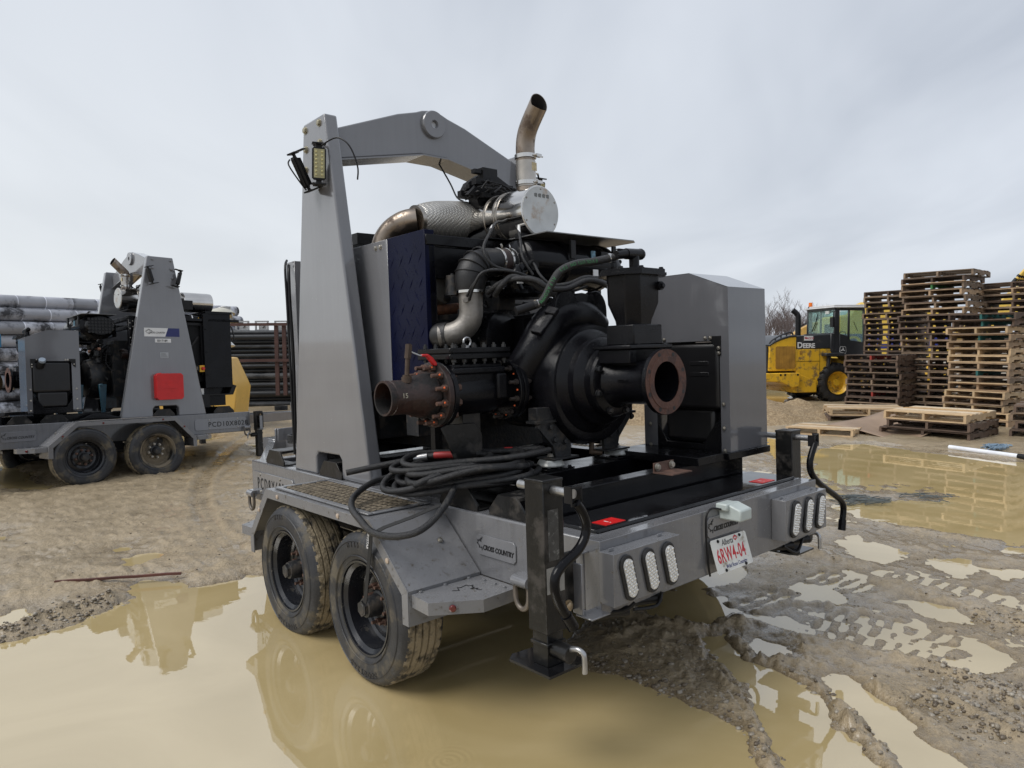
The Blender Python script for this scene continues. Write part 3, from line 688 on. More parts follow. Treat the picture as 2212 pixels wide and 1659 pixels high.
        g = MB(); g.tube([(x0+.05, y0-.06, -.35), (x0+.05, y0-.105, -.335), (x0+.056, y0-.13, -.345), (x0+.058, y0-.135, -.37), (x0+.058, y0-.135, -.42)], .0105, 12, sub=4); L(g).build('locking_pin', ZINC, j)
        if handle:
            g = MB(); g.cyl((x0+.052, y0+s_+.085, zt-.038), (x0+.052, y0-.11, zt-.042), .0175, .0175, 18); L(g).build('jack_shaft', ZINC, j)
            g = MB(); g.box((x0+.026, y0-.125, zt-.075), (x0+.030, y0-.085, zt-.012)); g.box((x0+.078, y0-.125, zt-.085), (x0+.082, y0-.085, zt-.02)); g.box((x0+.026, y0-.125, zt-.020), (x0+.082, y0-.119, zt-.014)); g.box((x0+.026, y0-.125, zt-.085), (x0+.082, y0-.119, zt-.075)); L(g).build('handle_yoke', BLKM, j)
            g = MB(); hp = [(x0+.055, y0-.12, zt-.075), (x0+.085, y0-.12, zt-.115), (x0+.103, y0-.12, zt-.160), (x0+.095, y0-.12, zt-.207), (x0+.055, y0-.12, zt-.25), (x0-.020, y0-.12, zt-.287), (x0-.060, y0-.12, zt-.317), (x0-.068, y0-.12, zt-.365), (x0-.05, y0-.12, zt-.42), (x0-.015, y0-.12, zt-.475)]
            if A and mirrorx:
                yy_ = y0-.12; hp = [(XM-x, yy_, z) for x, z in ((1.905, .20), (1.865, .15), (1.835, .09), (1.85, .03), (1.92, -.03), (2.02, -.085), (2.13, -.14), (2.215, -.19), (2.25, -.24), (2.235, -.31))]
            g.tube(hp, .0185, 14, sub=5); e_ = Vector(hp[-1]); g.cyl(e_, e_+(e_-Vector(hp[-2])).normalized()*.065, .0225, .0225, 16); L(g).build('jack_handle', BLK, j)
        g = MB(); g.box((x0+s_+.0, y0+.06, -.055), (x0+s_+.20, y0+.12, -.048)); g.box((x0+s_+.09, y0-.0, -.275), (x0+s_+.10, y0+.055, -.07)); g.box((x0+s_+.09, y0-.05, -.285), (x0+s_+.2, y0+.04, -.278)); L(g).build('jack_mount', GREY, j, bevel=.002)
        g = MB(); g.bolt((x0+s_+.05, y0+.043, -.235), (0, -1, 0), .019, .014); g.bolt((x0+s_+.05, y0+.043, -.06), (0, -1, 0), .015, .012); L(g); build_each(g, 'mount_bolt', mat('zinc_yellow', (.40, .31, .20), .35, .7), j)
        if A and not mirrorx:
            g = MB(); g.box((x0+.006, y0-.0012, -.145), (x0+s_-.006, y0, -.045)); g.build('jack_sticker', mat('silver_sticker', (.27, .27, .26), .35, .3, .25, 20, dirt=(.05, .05, .045), dirt_amt=.3, dirt_scale=20), j)
            g = MB(); g.box((x0+.02, y0-.0012, -.02), (x0+.075, y0, .175)); st_ = g.build('warning_sticker', mat('worn_sticker', (.05, .05, .048), .4, 0, .3, 30, dirt=(.2, .2, .19), dirt_amt=.36, dirt_scale=40), j)
        return j
    jack(-.305, .0)
    if A: jack(-.145, .16, mirrorx=True, zt=.262, foot_z=-.45)
    else: jack(-.305, .0, mirrorx=True)
    if not A:
        jack(XM+.03, 3.72, handle=False, zt=-.0, foot_z=-.80); jack(-.16, 3.72, handle=True, zt=.5, foot_z=-.80)
    # ---- engine
    en = MB()
    en.box((.55, 1.55, .32), (1.25, 2.85, .92)); en.box((.64, 1.60, .92), (1.12, 2.80, 1.10)); en.box((.70, 1.66, 1.10), (1.02, 2.74, 1.16))
    en.box((.60, 1.6, .16), (1.2, 2.7, .32))
    for k in range(6): en.box((.52, 1.70+k*.18, .55), (.55, 1.80+k*.18, .88)); en.box((1.25, 1.70+k*.18, .45), (1.27, 1.80+k*.18, .88)); en.bolt((.56, 1.62+k*.2, .95), (-1, 0, 0), .018, .012)
    en.lathe([(.20, 0), (.27, .03), (.29, .10), (.29, .22), (.24, .30)], (.91, 1.25, .60), (0, 1, 0), 36)
    for k in range(10):
        a = k*.628; en.bolt((.91+.265*math.cos(a), 1.275, .60+.265*math.sin(a)), (0, -1, 0), .016, .014)
    en.cyl((.42, 1.8, .62), (.42, 1.8, .86), .06, .06, 18); en.cyl((.42, 2.0, .62), (.42, 2.0, .86), .06, .06, 18); en.box((.38, 1.75, .86), (.56, 2.05, .90))
    en.cyl((1.36, 1.7, .5), (1.36, 1.95, .5), .075, .075, 18); en.cyl((1.32, 2.2, .7), (1.32, 2.5, .7), .09, .09, 18)
    en.box((.22, 1.62, .3), (.50, 1.75, .72)); en.box((.24, 2.1, .25), (.5, 2.6, .55))
    eo = en.build('engine_block', CASTG, root, bevel=.006)
    mf = MB()
    for k in range(6): mf.tube([(1.12, 1.72+k*.18, 1.0), (1.26, 1.72+k*.18, .98), (1.30, 1.78+k*.16, .93)], .032, 10, sub=3)
    mf.cyl((1.30, 1.65, .92), (1.30, 2.8, .92), .05, .05, 14); mf.build('exhaust_manifold', RUST, eo)
    ru = MB(); ru.cyl((.30, 1.55, 1.04), (.52, 1.60, 1.06), .032, .032, 16); ru.tube([(.52, 1.60, 1.06), (.60, 1.62, 1.04), (.66, 1.66, 1.0)], .03, 12, sub=3); ru.build('rusty_pipe', mat('bright_rust', (.16, .065, .03), .7, 0, .4, 25, bump=.4, bscale=60), eo)
    tc_ = MB(); tc_.lathe([(.05, 0), (.085, .01), (.10, .05), (.085, .09), (.05, .1)], (.36, 1.62, 1.17), (.2, -1, 0), 26); tc_.tube([(.30, 1.60, 1.08), (.26, 1.58, .98), (.27, 1.56, .9)], [.055, .05, .045], 16, sub=4); tc_.build('turbocharger', mat('dull_alloy', (.17, .165, .15), .5, .6, .2, 15), eo)
    hz_ = MB(); rr = random.Random(5)
    for k in range(22):
        p = Vector((rr.uniform(.5, 1.3), 1.52+rr.uniform(-.05, .05), rr.uniform(.75, 1.12))); q = Vector((rr.uniform(.4, 1.35), rr.uniform(1.35, 1.55), rr.uniform(.45, 1.1)))
        mid = (p+q)/2+Vector((rr.uniform(-.1, .1), -.05, rr.uniform(-.12, .05))); hz_.tube([p, mid, q], rr.choice((.006, .009, .014)), 8, sub=6)
    for k in range(14):
        p = Vector((1.28, rr.uniform(1.4, 2.6), rr.uniform(.5, 1.1))); q = Vector((1.32, rr.uniform(1.4, 2.8), rr.uniform(.2, 1.1))); mid = (p+q)/2+Vector((.08, 0, -.08)); hz_.tube([p, mid, q], rr.choice((.008, .012)), 8, sub=6)
    hz_.build('engine_hoses', BLKM, eo)
    dn = MB(); rr = random.Random(17)
    for k in range(26):
        dn.mark(); p = Vector((rr.uniform(.34, 1.15), rr.uniform(1.34, 1.60), rr.uniform(.70, 1.18))); a_ = (rr.uniform(.02, .07), rr.uniform(.02, .05), rr.uniform(.02, .07))
        if k % 3 == 0: dn.cyl((p.x-a_[0], p.y, p.z), (p.x+a_[0], p.y, p.z), a_[2]*.7, a_[2]*.7, 16)
        elif k % 3 == 1: dn.cyl((p.x, p.y, p.z-a_[2]), (p.x, p.y, p.z+a_[2]), a_[0]*.7, a_[0]*.6, 16); dn.bolt((p.x, p.y, p.z+a_[2]), (0, 0, 1), .012, .01); dn.mk.pop()
        else: dn.box((p.x-a_[0], p.y-a_[1], p.z-a_[2]), (p.x+a_[0], p.y+a_[1], p.z+a_[2]))
    build_each(dn, 'engine_fitting', CASTG, eo, bevel=.004)
    if not A:
        dn = MB(); dn.box((1.0, 1.75, .35), (1.52, 2.45, .85)); dn.build('gearbox', BLKM, eo, bevel=.02)
        dn = MB(); dn.lathe([(.05, 0), (.22, .01), (.24, .06), (.24, .12), (.1, .14)], (1.42, 1.95, .95), (1, 0, 0), 30); dn.build('flywheel_guard', BLKM, eo)
    # accessories between engine and pump
    ac = MB(); ac.box((.70, 1.20, .78), (.84, 1.32, .98)); ac.box((.66, 1.18, .74), (.90, 1.34, .76)); ac.box((.66, 1.18, .765), (.90, 1.34, .785)); ac.lathe([(.11, 0), (.13, .02), (.13, .06), (.10, .08)], (.78, 1.27, 1.10), (0, 0, 1), 24); ac.box((.62, 1.16, 1.12), (1.0, 1.36, 1.145)); ac.tube([(.66, 1.2, 1.14), (.64, 1.2, 1.20), (.70, 1.2, 1.26), (.80, 1.25, 1.25)], .045, 14, sub=5)
    ac.lathe([(.02, 0), (.17, .01), (.17, .06), (.12, .08)], (.62, 1.36, .86), (.25, -1, 0), 30)
    ac.build('vacuum_pump', BLK, root, bevel=.004)
    ac = MB(); ac.bolt((.757, 1.195, .855), (0, -1, 0), .017, .016); ac.box((.718, 1.192, .838), (.75, 1.198, .856)); ac.build('oil_sight_plug', mat('brass', (.45, .37, .12), .3, .8), root)
    # ---- radiator at the front, guard panels
    RY = -.38 if A else 0.0
    rd = MB(); rd.box((.16, 3.14, .40), (1.66, 3.50, 1.56)); rd.box((.14, 3.10, 1.54), (1.68, 3.52, 1.58)); rd.box((.14, 3.06, .40), (.20, 3.14, 1.54)); rd.box((1.62, 3.06, .40), (1.68, 3.14, 1.54)); rd.box((.3, 3.1, .12), (1.5, 3.45, .4))
    rd.box((.6, 2.86, 1.54), (1.3, 3.10, 1.56)); 
    for k in range(3):
        for zz in (.6, .95, 1.3): rd.bolt((1.68 if k < 2 else .14, 3.08+.02*k, zz), (1 if k < 2 else -1, 0, 0), .010, .008)
    rd.v = [(max(x, .21) if A else x, y+RY, z-(.09 if A and z > 1.5 else 0)) for x, y, z in rd.v]
    ra = rd.build('radiator', BLK, root, bevel=.006)
    tb_ = MB(); tb_.box((.36, 2.5, 1.56), (.62, 2.9, 1.64)) if A else tb_.box((1.25, 2.55, 1.60), (1.60, 2.95, 1.74)); tb_.build('battery_box', BLKM, root, bevel=.003)
    # structural frame around the engine
    gf = MB(); gf.box((.20, 1.44, 1.405), (1.66, 1.50, 1.465)); gf.box((.22, 1.46, 1.22), (.95, 1.52, 1.40)); gf.box((1.60, 1.44, .12), (1.66, 1.52, 1.465)); gf.box((.22, 1.45, .12), (.27, 1.50, 1.405)); gf.box((1.60, 1.5, 1.42), (1.66, 3.10, 1.465)); gf.box((.20, 1.5, 1.42), (.26, 3.10, 1.465)); gf.box((1.1, 1.46, 1.28), (1.60, 1.50, 1.34)); gf.box((.26, 1.9, 1.42), (1.6, 1.96, 1.46)); gf.box((.26, 2.6, 1.42), (1.6, 2.66, 1.46))
    gfo = gf.build('engine_frame', BLK, root, bevel=.004)
    bt = MB()
    for zz in (.5, .62, .75, .95, 1.05, 1.15, 1.28, 1.36): bt.bolt((1.66, 1.46, zz), (1, 0, 0), .007, .005); bt.bolt((1.66, 1.50, zz+.03), (1, 0, 0), .007, .005)
    build_each(bt, 'frame_bolt', BOLTM, gfo)
    if A:
        pn = MB(); pn.box((.196, 1.852, .56), (.202, 3.12, 1.49)); pn.box((.12, 3.0, .3), (.196, 3.13, 1.49)); po = pn.build('guard_panel', GREY, root, bevel=.002)
        pn = MB(); pn.box((.195, 1.45, .56), (.203, 1.850, 1.492)); pn.box((.203, 1.45, .56), (.262, 1.457, 1.492)); no = pn.build('navy_guard_panel', NAVY, root, bevel=.002)
        # raised diamond treads on the navy sheet
        pn = MB(); row = 0; zz = .62
        while zz < 1.46:
            yy = 1.50+(.05 if row % 2 else 0)
            while yy < 1.84:
                an = R(55 if (row % 2) else 125); dy, dz = math.cos(an), math.sin(an); L_ = .040; w_ = .006
                c = Vector((.1945, yy, zz)); a = Vector((0, dy, dz)); b = Vector((0, -dz, dy))
                pn.add([c-a*L_, c-b*w_, c+a*L_, c+b*w_, c+Vector((-.003, 0, 0))], [(0,1,4),(1,2,4),(2,3,4),(3,0,4)])
                yy += .10
            zz += .072; row += 1
        pn.build('tread_pattern', NAVY, no)
        pn = MB(); pn.bolt((.196, 1.93, 1.452), (-1, 0, 0), .012, .010); pn.bolt((.196, 1.985, 1.452), (-1, 0, 0), .012, .010); build_each(pn, 'panel_bolt', BOLTM, po)
        cb = MB(); cb.tube([(.10, 3.05, 1.46), (.07, 2.99, 1.40), (.06, 2.97, 1.2), (.065, 2.965, .8), (.06, 2.98, .2)], .012, 8, sub=5); cb.tube([(.10, 3.08, 1.5), (.05, 3.0, 1.42), (.045, 2.98, 1.1), (.05, 2.98, .1)], .009, 8, sub=5); cb.build('harness', BLKM, root)
    else:
        # open side: mesh guard, hose, strut, control panel
        gm = MB(); z0, z1, y0, y1 = .62, 1.36, 2.60, 3.04; k = y0-(z1-z0)
        while k < y1:
            for dn in (1, -1):
                ya, yb, za, zb = k, k+(z1-z0), z0, z1
                if ya < y0: za = z0+(y0-ya); ya = y0
                if yb > y1: zb = z1-(yb-y1); yb = y1
                if zb-za > .01:
                    if dn < 0: za, zb = z0+z1-za, z0+z1-zb
                    gm.tube([(1.60, ya, za), (1.60, yb, zb)], .003, 4)
            k += .035
        gm.build('mesh_guard', BLKM, root)
        gm = MB(); gm.box((1.55, 2.55, .60), (1.62, 2.60, 1.40)); gm.box((1.55, 3.04, .60), (1.62, 3.10, 1.40)); gm.box((1.55, 2.6, 1.36), (1.62, 3.04, 1.40)); gm.box((1.0, 2.6, .5), (1.55, 3.1, 1.4)); gm.build('fan_shroud', BLKM, root)
        gm = MB(); gm.tube([(1.2, 2.55, 1.42), (1.35, 2.62, 1.47), (1.5, 2.78, 1.48), (1.52, 3.0, 1.46), (1.5, 3.12, 1.45)], .062, 18, sub=5); gm.build('charge_air_hose', BLK, root)
        gm = MB(); gm.lathe([(.066, 0), (.066, .018)], (1.525, 2.93, 1.465), (0, 1, -.03), 20); gm.build('hose_clamp', STEEL, root)
        gm = MB(); gm.prism([(2.99, 1.425), (3.06, 1.425), (3.025, 1.49)], 0, 1.60, 1.604); gm.build('warning_triangle', YEL, root)
        gm = MB(); gm.tube([(1.64, 2.62, .65), (1.66, 2.98, 1.18)], .017, 12); gm.build('gas_strut', BLKM, root)
        gm = MB(); gm.box((1.60, 2.70, .66), (1.66, 2.98, .74)); cp_ = gm.build('control_panel', BLKM, root)
        gm = MB(); 
        for k in range(7): gm.mark(); gm.box((1.66, 2.715+k*.036, .675), (1.668, 2.74+k*.036, .725))
        build_each(gm, 'rocker_switch', mat('tan_switch', (.13, .11, .08), .5), cp_)
        gm = MB(); gm.box((1.62, 2.985, .645), (1.665, 3.075, .745)); es = gm.build('stop_box', YEL, cp_)
        gm = MB(); gm.cyl((1.665, 3.03, .695), (1.70, 3.03, .695), .026, .022, 16); gm.build('stop_button', RED, cp_)
        gm = MB(); gm.box((1.62, 2.95, .30), (1.625, 3.05, .39)); gm.build('notice_sticker', WHITE, root)
        gm = MB(); gm.box((1.2, 2.6, .1), (1.66, 3.12, .28)); gm.prism([(2.92, .28), (3.5, .28), (3.56, .42), (3.50, .44), (3.44, .30), (2.92, .30)], 0, 1.2, 1.66); gm.box((1.45, 2.62, .28), (1.62, 2.90, .62)); gm.build('radiator_support', BLKM, root)
        # tower stickers and red case on the visible side
        tws = XM-.03
        yc = (TY0+TY1)/2
        mb = MB(); mb.box((tws, yc-.25, 1.16), (tws+.002, yc+.245, 1.285)); s1 = mb.build('name_sticker', WHITE, root, bevel=.0)
        mb = MB(); mb.prism([(yc+.04, 1.161), (yc+.2455, 1.161), (yc+.2455, 1.2855), (yc+.085, 1.2855)], 0, tws+.002, tws+.0035); mb.build('sticker_band', BLUE, s1)
        leaf_outline(INK, s1, (tws+.0025, yc-.185, 1.222), (0, 1, 0), (0, 0, 1), .048, w=.004)
        text('CROSS COUNTRY', .036, INK, s1, (tws+.0028, yc-.19, 1.205), (0, 1, 0), (0, 0, 1), shear=.2, sx=.78, bold=.0005, ext=.0004)
        mb = MB(); mb.box((tws, yc-.105, 1.075), (tws+.002, yc+.12, 1.13)); s2 = mb.build('unit_sticker', WHITE, root)
        text('E017189', .046, INK, s2, (tws+.0025, yc-.075, 1.085), (0, 1, 0), (0, 0, 1), sx=.9, bold=.001, ext=.0004)
        mb = MB(); mb.box((tws, yc-.04, .85), (tws+.002, yc+.075, .93)); s3 = mb.build('data_plate', mat('data_plate_alu', (.35, .36, .37), .4, .4, .1, 90), root)
        mb = MB()
        for k in range(4): mb.box((tws+.002, yc-.03, .862+k*.016), (tws+.0026, yc+.065-.01*k, .866+k*.016))
        mb.build('data_plate_print', INK, s3)
        mb = MB(); yy = yc-.15; r = .03
        mb.prism([(yy+r, .24), (yy+.35, .24), (yy+.38, .27), (yy+.38, .59), (yy+.35, .62), (yy+.08, .62), (yy+.06, .63), (yy+.03, .62), (yy, .59), (yy, .27)], 0, tws, tws+.11); mb.box((tws+.11, yy+.11, .48), (tws+.114, yy+.28, .486)); mb.box((tws+.11, yy+.11, .40), (tws+.114, yy+.28, .406))
        mb.build('extinguisher_case', RED, root, bevel=.012, seg=3)
        # teal stand legs seen below the pump
        mb = MB()
        for yy in (1.36, 1.66):
            mb.prism([(yy, .50), (yy+.10, .50), (yy+.07, .10), (yy+.03, .10)], 0, 1.35, 1.40); mb.cyl((1.34, yy+.03, .49), (1.42, yy+.03, .49), .02, .02, 12)
        mb.build('pump_stand', mat('teal_paint', (.012, .06, .09), .4, 0, .2, 8), root, bevel=.003)
        mb = MB()
        for k in range(3): mb.tube([(1.72, 1.30+k*.02, .02), (1.70, 1.5, .04+.02*k), (1.74, 1.8, .02)], .012, 8, sub=6)
        mb.build('coiled_hose', BLKM, root)
    # ---- muffler, stack, wrapped pipe
    mx_, mz_ = .93, 1.635
    mu = MB(); mu.lathe([(.150, 0), (.157, .004), (.157, .40), (.150, .42), (.150, .70), (.10, .76)], (mx_, 1.265, mz_), (0, 1, 0), 48); muo = mu.build('muffler', STEEL, root, angle=30)
    mu = MB(); mu.lathe([(.149, -.004), (.149, -.001)], (mx_, 1.265, mz_), (0, 1, 0), 48); mu.build('muffler_end_plate', PLATEE, muo)
    if A:
        mu = MB(); rr = random.Random(3)
        for k in range(4):
            mu.prism([(mx_-.05+k*.033, mz_+.085), (mx_-.03+k*.033, mz_+.082), (mx_-.028+k*.033, mz_+.104), (mx_-.038+k*.033, mz_+.107), (mx_-.052+k*.033, mz_+.103)], 1, 1.2595, 1.2605)
        mu.build('peeled_sticker', mat('grey_peel', (.16, .165, .16), .5), muo)
    mu = MB()
    for k in range(6):
        a = k*1.047+.5; mu.bolt((mx_+.135*math.cos(a), 1.261, mz_+.135*math.sin(a)), (0, -1, 0), .005, .004)
    for yy in (1.50, 1.525, 1.62): mu.lathe([(.158, 0), (.161, .003), (.161, .014), (.158, .017)], (mx_, yy, mz_), (0, 1, 0), 48, cap=False)
    mu.build('muffler_band', STEELB, muo)
    mu = MB(); mu.box((mx_-.13, 1.30, 1.467), (mx_+.13, 1.36, 1.50)); mu.box((mx_-.13, 1.60, 1.467), (mx_+.13, 1.66, 1.50)); mu.box((mx_-.30, 1.4, 1.467), (mx_+.18, 1.95, 1.473)); mu.build('muffler_cradle', BLKM, muo)
    sy = 1.385
    st = MB(); 
    if A: pth = [(mx_, sy, 1.77), (mx_, sy, 1.98), (mx_, sy, 2.04), (mx_, sy-.008, 2.095), (mx_, sy-.028, 2.145), (mx_, sy-.058, 2.188), (mx_, sy-.092, 2.228), (mx_, sy-.135, 2.278)]
    else: pth = [(mx_, sy, 1.77), (mx_, sy, 1.98), (mx_, sy, 2.015), (mx_, sy-.015, 2.035), (mx_, sy-.07, 2.09), (mx_, sy-.17, 2.19)]
    n = 32; st.tube(pth, .059, n, cap=False, sub=4)
    T = (Vector(pth[-1])-Vector(pth[-2])).normalized(); ye = pth[-1][1]
    NC = Vector((-.15, -.95, .28)) if A else Vector((.1, -.9, .5)); EC = Vector(pth[-1])
    for i in range(len(st.v)-n, len(st.v)):
        v = Vector(st.v[i]); st.v[i] = tuple(v+T*((EC-v).dot(NC)/T.dot(NC)))
    # inner wall
    inn = MB(); inn.tube(pth, .0555, n, cap=False, sub=4)
    for i in range(len(inn.v)-n, len(inn.v)):
        v = Vector(inn.v[i]); inn.v[i] = tuple(v+T*((EC-v).dot(NC)/T.dot(NC)))
    b0 = len(st.v)-n; st.v += inn.v[-n:]; c0 = len(st.v)-n
    st.f += [(b0+k, b0+(k+1) % n, c0+(k+1) % n, c0+k) for k in range(n)]
    so_ = st.build('exhaust_stack', STACK, root, angle=50)
    ib = MB(); ib.add(inn.v, [f[::-1] for f in inn.f]); ib.build('stack_bore', mat('soot', (.012, .010, .009), .8), so_, angle=60)
    zb = 1.80; yb_ = pth[0][1]
    st = MB(); st.lathe([(.056, 0), (.062, .002), (.062, .16), (.056, .163)], (mx_, yb_, 1.80), (0, 0, 1), 32)
    st.build('stack_collar', STEELB, so_)
    st = MB()
    for zz in (1.812, 1.975): st.lathe([(.063, 0), (.068, .002), (.068, .026), (.063, .028)], (mx_, yb_, zz), (0, 0, 1), 32, cap=False); st.box((mx_+.02, yb_-.085, zz+.004), (mx_+.06, yb_-.060, zz+.022)); st.cyl((mx_+.0, yb_-.075, zz+.013), (mx_+.085, yb_-.065, zz+.013), .005, .005, 8)
    st.cyl((mx_+.055, yb_, 1.90), (mx_+.10, yb_, 1.90), .006, .006, 8); st.cyl((mx_+.055, yb_, 1.86), (mx_+.10, yb_, 1.86), .006, .006, 8)
    st.build('band_clamp', STEEL, so_)
    st = MB(); st.tube([(mx_+.10, yb_, 1.90), (mx_+.125, yb_+.02, 1.87), (mx_+.12, yb_+.04, 1.80), (mx_+.11, yb_+.1, 1.78)], .006, 8, sub=4); st.tube([(mx_+.10, yb_, 1.86), (mx_+.135, yb_+.02, 1.84), (mx_+.12, yb_+.06, 1.79)], .006, 8, sub=4); st.build('sensor_lead', BLKM, so_)
    st = MB(); st.box((mx_-.005, yb_-.0625, 1.895), (mx_+.035, yb_-.0605, 1.945)); st.build('stack_label', mat('cream_label', (.5, .42, .25), .5, 0, .2, 60), so_)
    # second drum further forward
    mu = MB(); mu.lathe([(.14, 0), (.155, .01), (.155, .42), (.15, .45)], (1.28 if not A else 1.15, 2.45, 1.70), (0, 1, 0), 40); mu.build('rear_drum', STEEL, root, angle=30)
    # clutter of sensors and brackets round the drum
    cl = MB(); rr = random.Random(11)
    cl.prism([(.74, 1.80), (.80, 1.90), (.90, 1.965), (1.00, 1.975), (1.08, 1.94), (1.14, 1.80)], 1, 1.80, 1.86)
    cl.lathe([(.02, 0), (.12, .0), (.12, .09), (.02, .09)], (.92, 1.72, 1.80), (0, 1, 0), 28); cl.box((.72, 1.78, 1.80), (1.0, 1.82, 1.835))
    for k in range(16):
        p = Vector((rr.uniform(.76, 1.10), rr.uniform(1.6, 1.85), rr.uniform(1.79, 1.88))); s_ = rr.uniform(.02, .045); cl.box((p.x-s_, p.y-s_*.6, p.z-s_*.5), (p.x+s_, p.y+s_*.6, p.z+s_*.5))
    cl.box((.86, 1.72, 1.86), (.98, 1.78, 1.99)); cl.box((.80, 1.73, 1.95), (.9, 1.77, 1.975)); cl.prism([(.70, 1.79), (1.15, 1.79), (1.10, 1.86), (.95, 1.93), (.80, 1.88)], 1, 1.68, 1.72); cl.box((1.12, 1.5, 1.80), (1.2, 1.6, 1.83))
    clo = cl.build('sensor_bracket', BLKM, muo)
    cl = MB()
    for k in range(12):
        p = Vector((rr.uniform(.72, 1.10), rr.uniform(1.6, 1.8), rr.uniform(1.80, 1.88))); q = Vector((rr.uniform(.72, 1.15), rr.uniform(1.55, 1.8), rr.uniform(1.76, 1.86))); cl.tube([p, (p+q)/2+Vector((0, -.03, rr.uniform(-.02, .04))), q], .006, 8, sub=5)
    cl.build('sensor_wiring', BLKM, muo)
    # wrapped exhaust pipe
    WR = mat('silver_mesh_wrap', (.58, .56, .52), .34, .55, .12, 6)
    if 'wrap_done' not in MATS:
        t = WR.node_tree; n_ = t.nodes; l = t.links; b = n_['Principled BSDF']
        tcx = n_.new('ShaderNodeTexCoord'); mpx = n_.new('ShaderNodeMapping'); mpx.inputs['Rotation'].default_value = (R(45), R(20), R(45)); l.new(tcx.outputs['Object'], mpx.inputs[0])
        ck = n_.new('ShaderNodeTexChecker'); ck.inputs['Scale'].default_value = 95; l.new(mpx.outputs[0], ck.inputs['Vector'])
        vo = n_.new('ShaderNodeTexVoronoi'); vo.inputs['Scale'].default_value = 78; vo.inputs['Randomness'].default_value = .12; l.new(mpx.outputs[0], vo.inputs['Vector'])
        bb = n_.new('ShaderNodeBump'); bb.inputs['Strength'].default_value = .9; bb.inputs['Distance'].default_value = .006; l.new(vo.outputs['Distance'], bb.inputs['Height']); l.new(bb.outputs[0], b.inputs['Normal']); hsn = [q for q in n_ if q.type == 'HUE_SAT'][0]; old_ = hsn.inputs['Value'].links[0].from_socket; mrr = n_.new('ShaderNodeMapRange'); mrr.inputs['From Max'].default_value = .55; mrr.inputs['To Min'].default_value = 1.5; mrr.inputs['To Max'].default_value = .72; l.new(vo.outputs['Distance'], mrr.inputs[0]); mm_ = n_.new('ShaderNodeMath'); mm_.operation = 'MULTIPLY'; l.new(old_, mm_.inputs[0]); l.new(mrr.outputs[0], mm_.inputs[1]); l.new(mm_.outputs[0], hsn.inputs['Value'])
        MATS['wrap_done'] = True
    wp_ = MB(); wp_.tube([(.96, 1.86, 1.675), (.90, 1.87, 1.672), (.82, 1.88, 1.668), (.70, 1.90, 1.662), (.58, 1.90, 1.655), (.50, 1.90, 1.645), (.465, 1.90, 1.64)], [.08, .112, .122, .122, .114, .102, .090], 32, sub=3); wpo = wp_.build('wrapped_exhaust_pipe', WR, root, angle=60)
    wp_ = MB(); wp_.tube([(.465, 1.90, 1.64), (.44, 1.90, 1.636)], .093, 32); wp_.tube([(1.0, 1.86, 1.675), (.93, 1.87, 1.672)], [.06, .075], 24); wp_.build('pipe_clamp', STEELB, wpo)
    wp_ = MB(); wp_.tube([(.45, 1.90, 1.638), (.41, 1.93, 1.632), (.38, 1.97, 1.618), (.345, 2.02, 1.585), (.315, 2.06, 1.53), (.30, 2.08, 1.46), (.30, 2.09, 1.35)], .074, 28, sub=4); wp_.build('steel_elbow', STACK, wpo)
    wp_ = MB(); wp_.tube([(.96, 1.775, 1.678), (.82, 1.775, 1.672), (.62, 1.798, 1.658), (.50, 1.81, 1.646)], .0025, 6, sub=4); wp_.build('wrap_seam', RUST, wpo)
    wp_ = MB(); wp_.tube([(1.03, 2.45, 2.20), (1.02, 2.3, 2.02), (1.0, 2.2, 1.90), (.98, 2.1, 1.85)], .006, 8, sub=4); wp_.build('overhead_cable', BLKM, root)
    # ---- air cleaner and intake
    acx = MB(); cy_, cz_ = 1.30, 1.315
    acx.lathe([(.06, .70), (.098, .715), (.130, .74), (.138, .80), (.138, 1.02), (.150, 1.03), (.150, 1.07), (.142, 1.08), (.142, 1.40), (.150, 1.41), (.150, 1.44), (.120, 1.46), (.118, 1.52), (.105, 1.55)], (0, cy_, cz_), (1, 0, 0), 48, sy=1.30)
    aco = acx.build('air_cleaner', BLK, root, angle=30)
    acx = MB(); acx.cyl((.735, cy_-.15, cz_-.03), (.728, cy_-.185, cz_-.035), .030, .030, 20); acx.box((1.02, cy_-.20, cz_+.02), (1.06, cy_-.185, cz_+.13)); acx.box((1.30, cy_-.19, cz_+.0), (1.38, cy_-.17, cz_+.08)); acx.box((1.40, cy_-.20, cz_+.02), (1.43, cy_-.185, cz_+.12)); acx.build('cleaner_latch', BLKM, aco)
    acx = MB(); acx.box((1.225, cy_-.1875, cz_-.075), (1.27, cy_-.182, cz_-.035)); acx.build('service_label', WHITE, aco)
    acx = MB(); acx.box((1.215, cy_-.1855, cz_+.02), (1.25, cy_-.178, cz_+.08)); acx.build('brand_label', mat('pale_blue_label', (.10, .2, .26), .5, 0, .6, 60), aco)
    acx = MB()
    for i in range(8):
        for k in range(5):
            yy = cy_-.125+i*.036+(.0); zz = cz_-.075+k*.0375
            if ((yy-cy_)/.165)**2+((zz-cz_)/.115)**2 < 1: acx.lathe([(.014, 0), (.014, .006), (.008, .006), (.008, .002)], (1.55, yy, zz), (1, 0, 0), 12)
    acx.build('filter_ports', RUBBER, aco)
    acx = MB(); T0 = 1.472
    acx.prism([(.80, 1.08), (1.56, 1.06), (1.62, 1.10), (1.62, 1.50), (.80, 1.50)], 2, T0, T0+.006); acx.build('cover_plate', mat('pale_cover', (.17, .17, .165), .3, .3, .1, 5), root)
    it = MB(); ey = 1.30
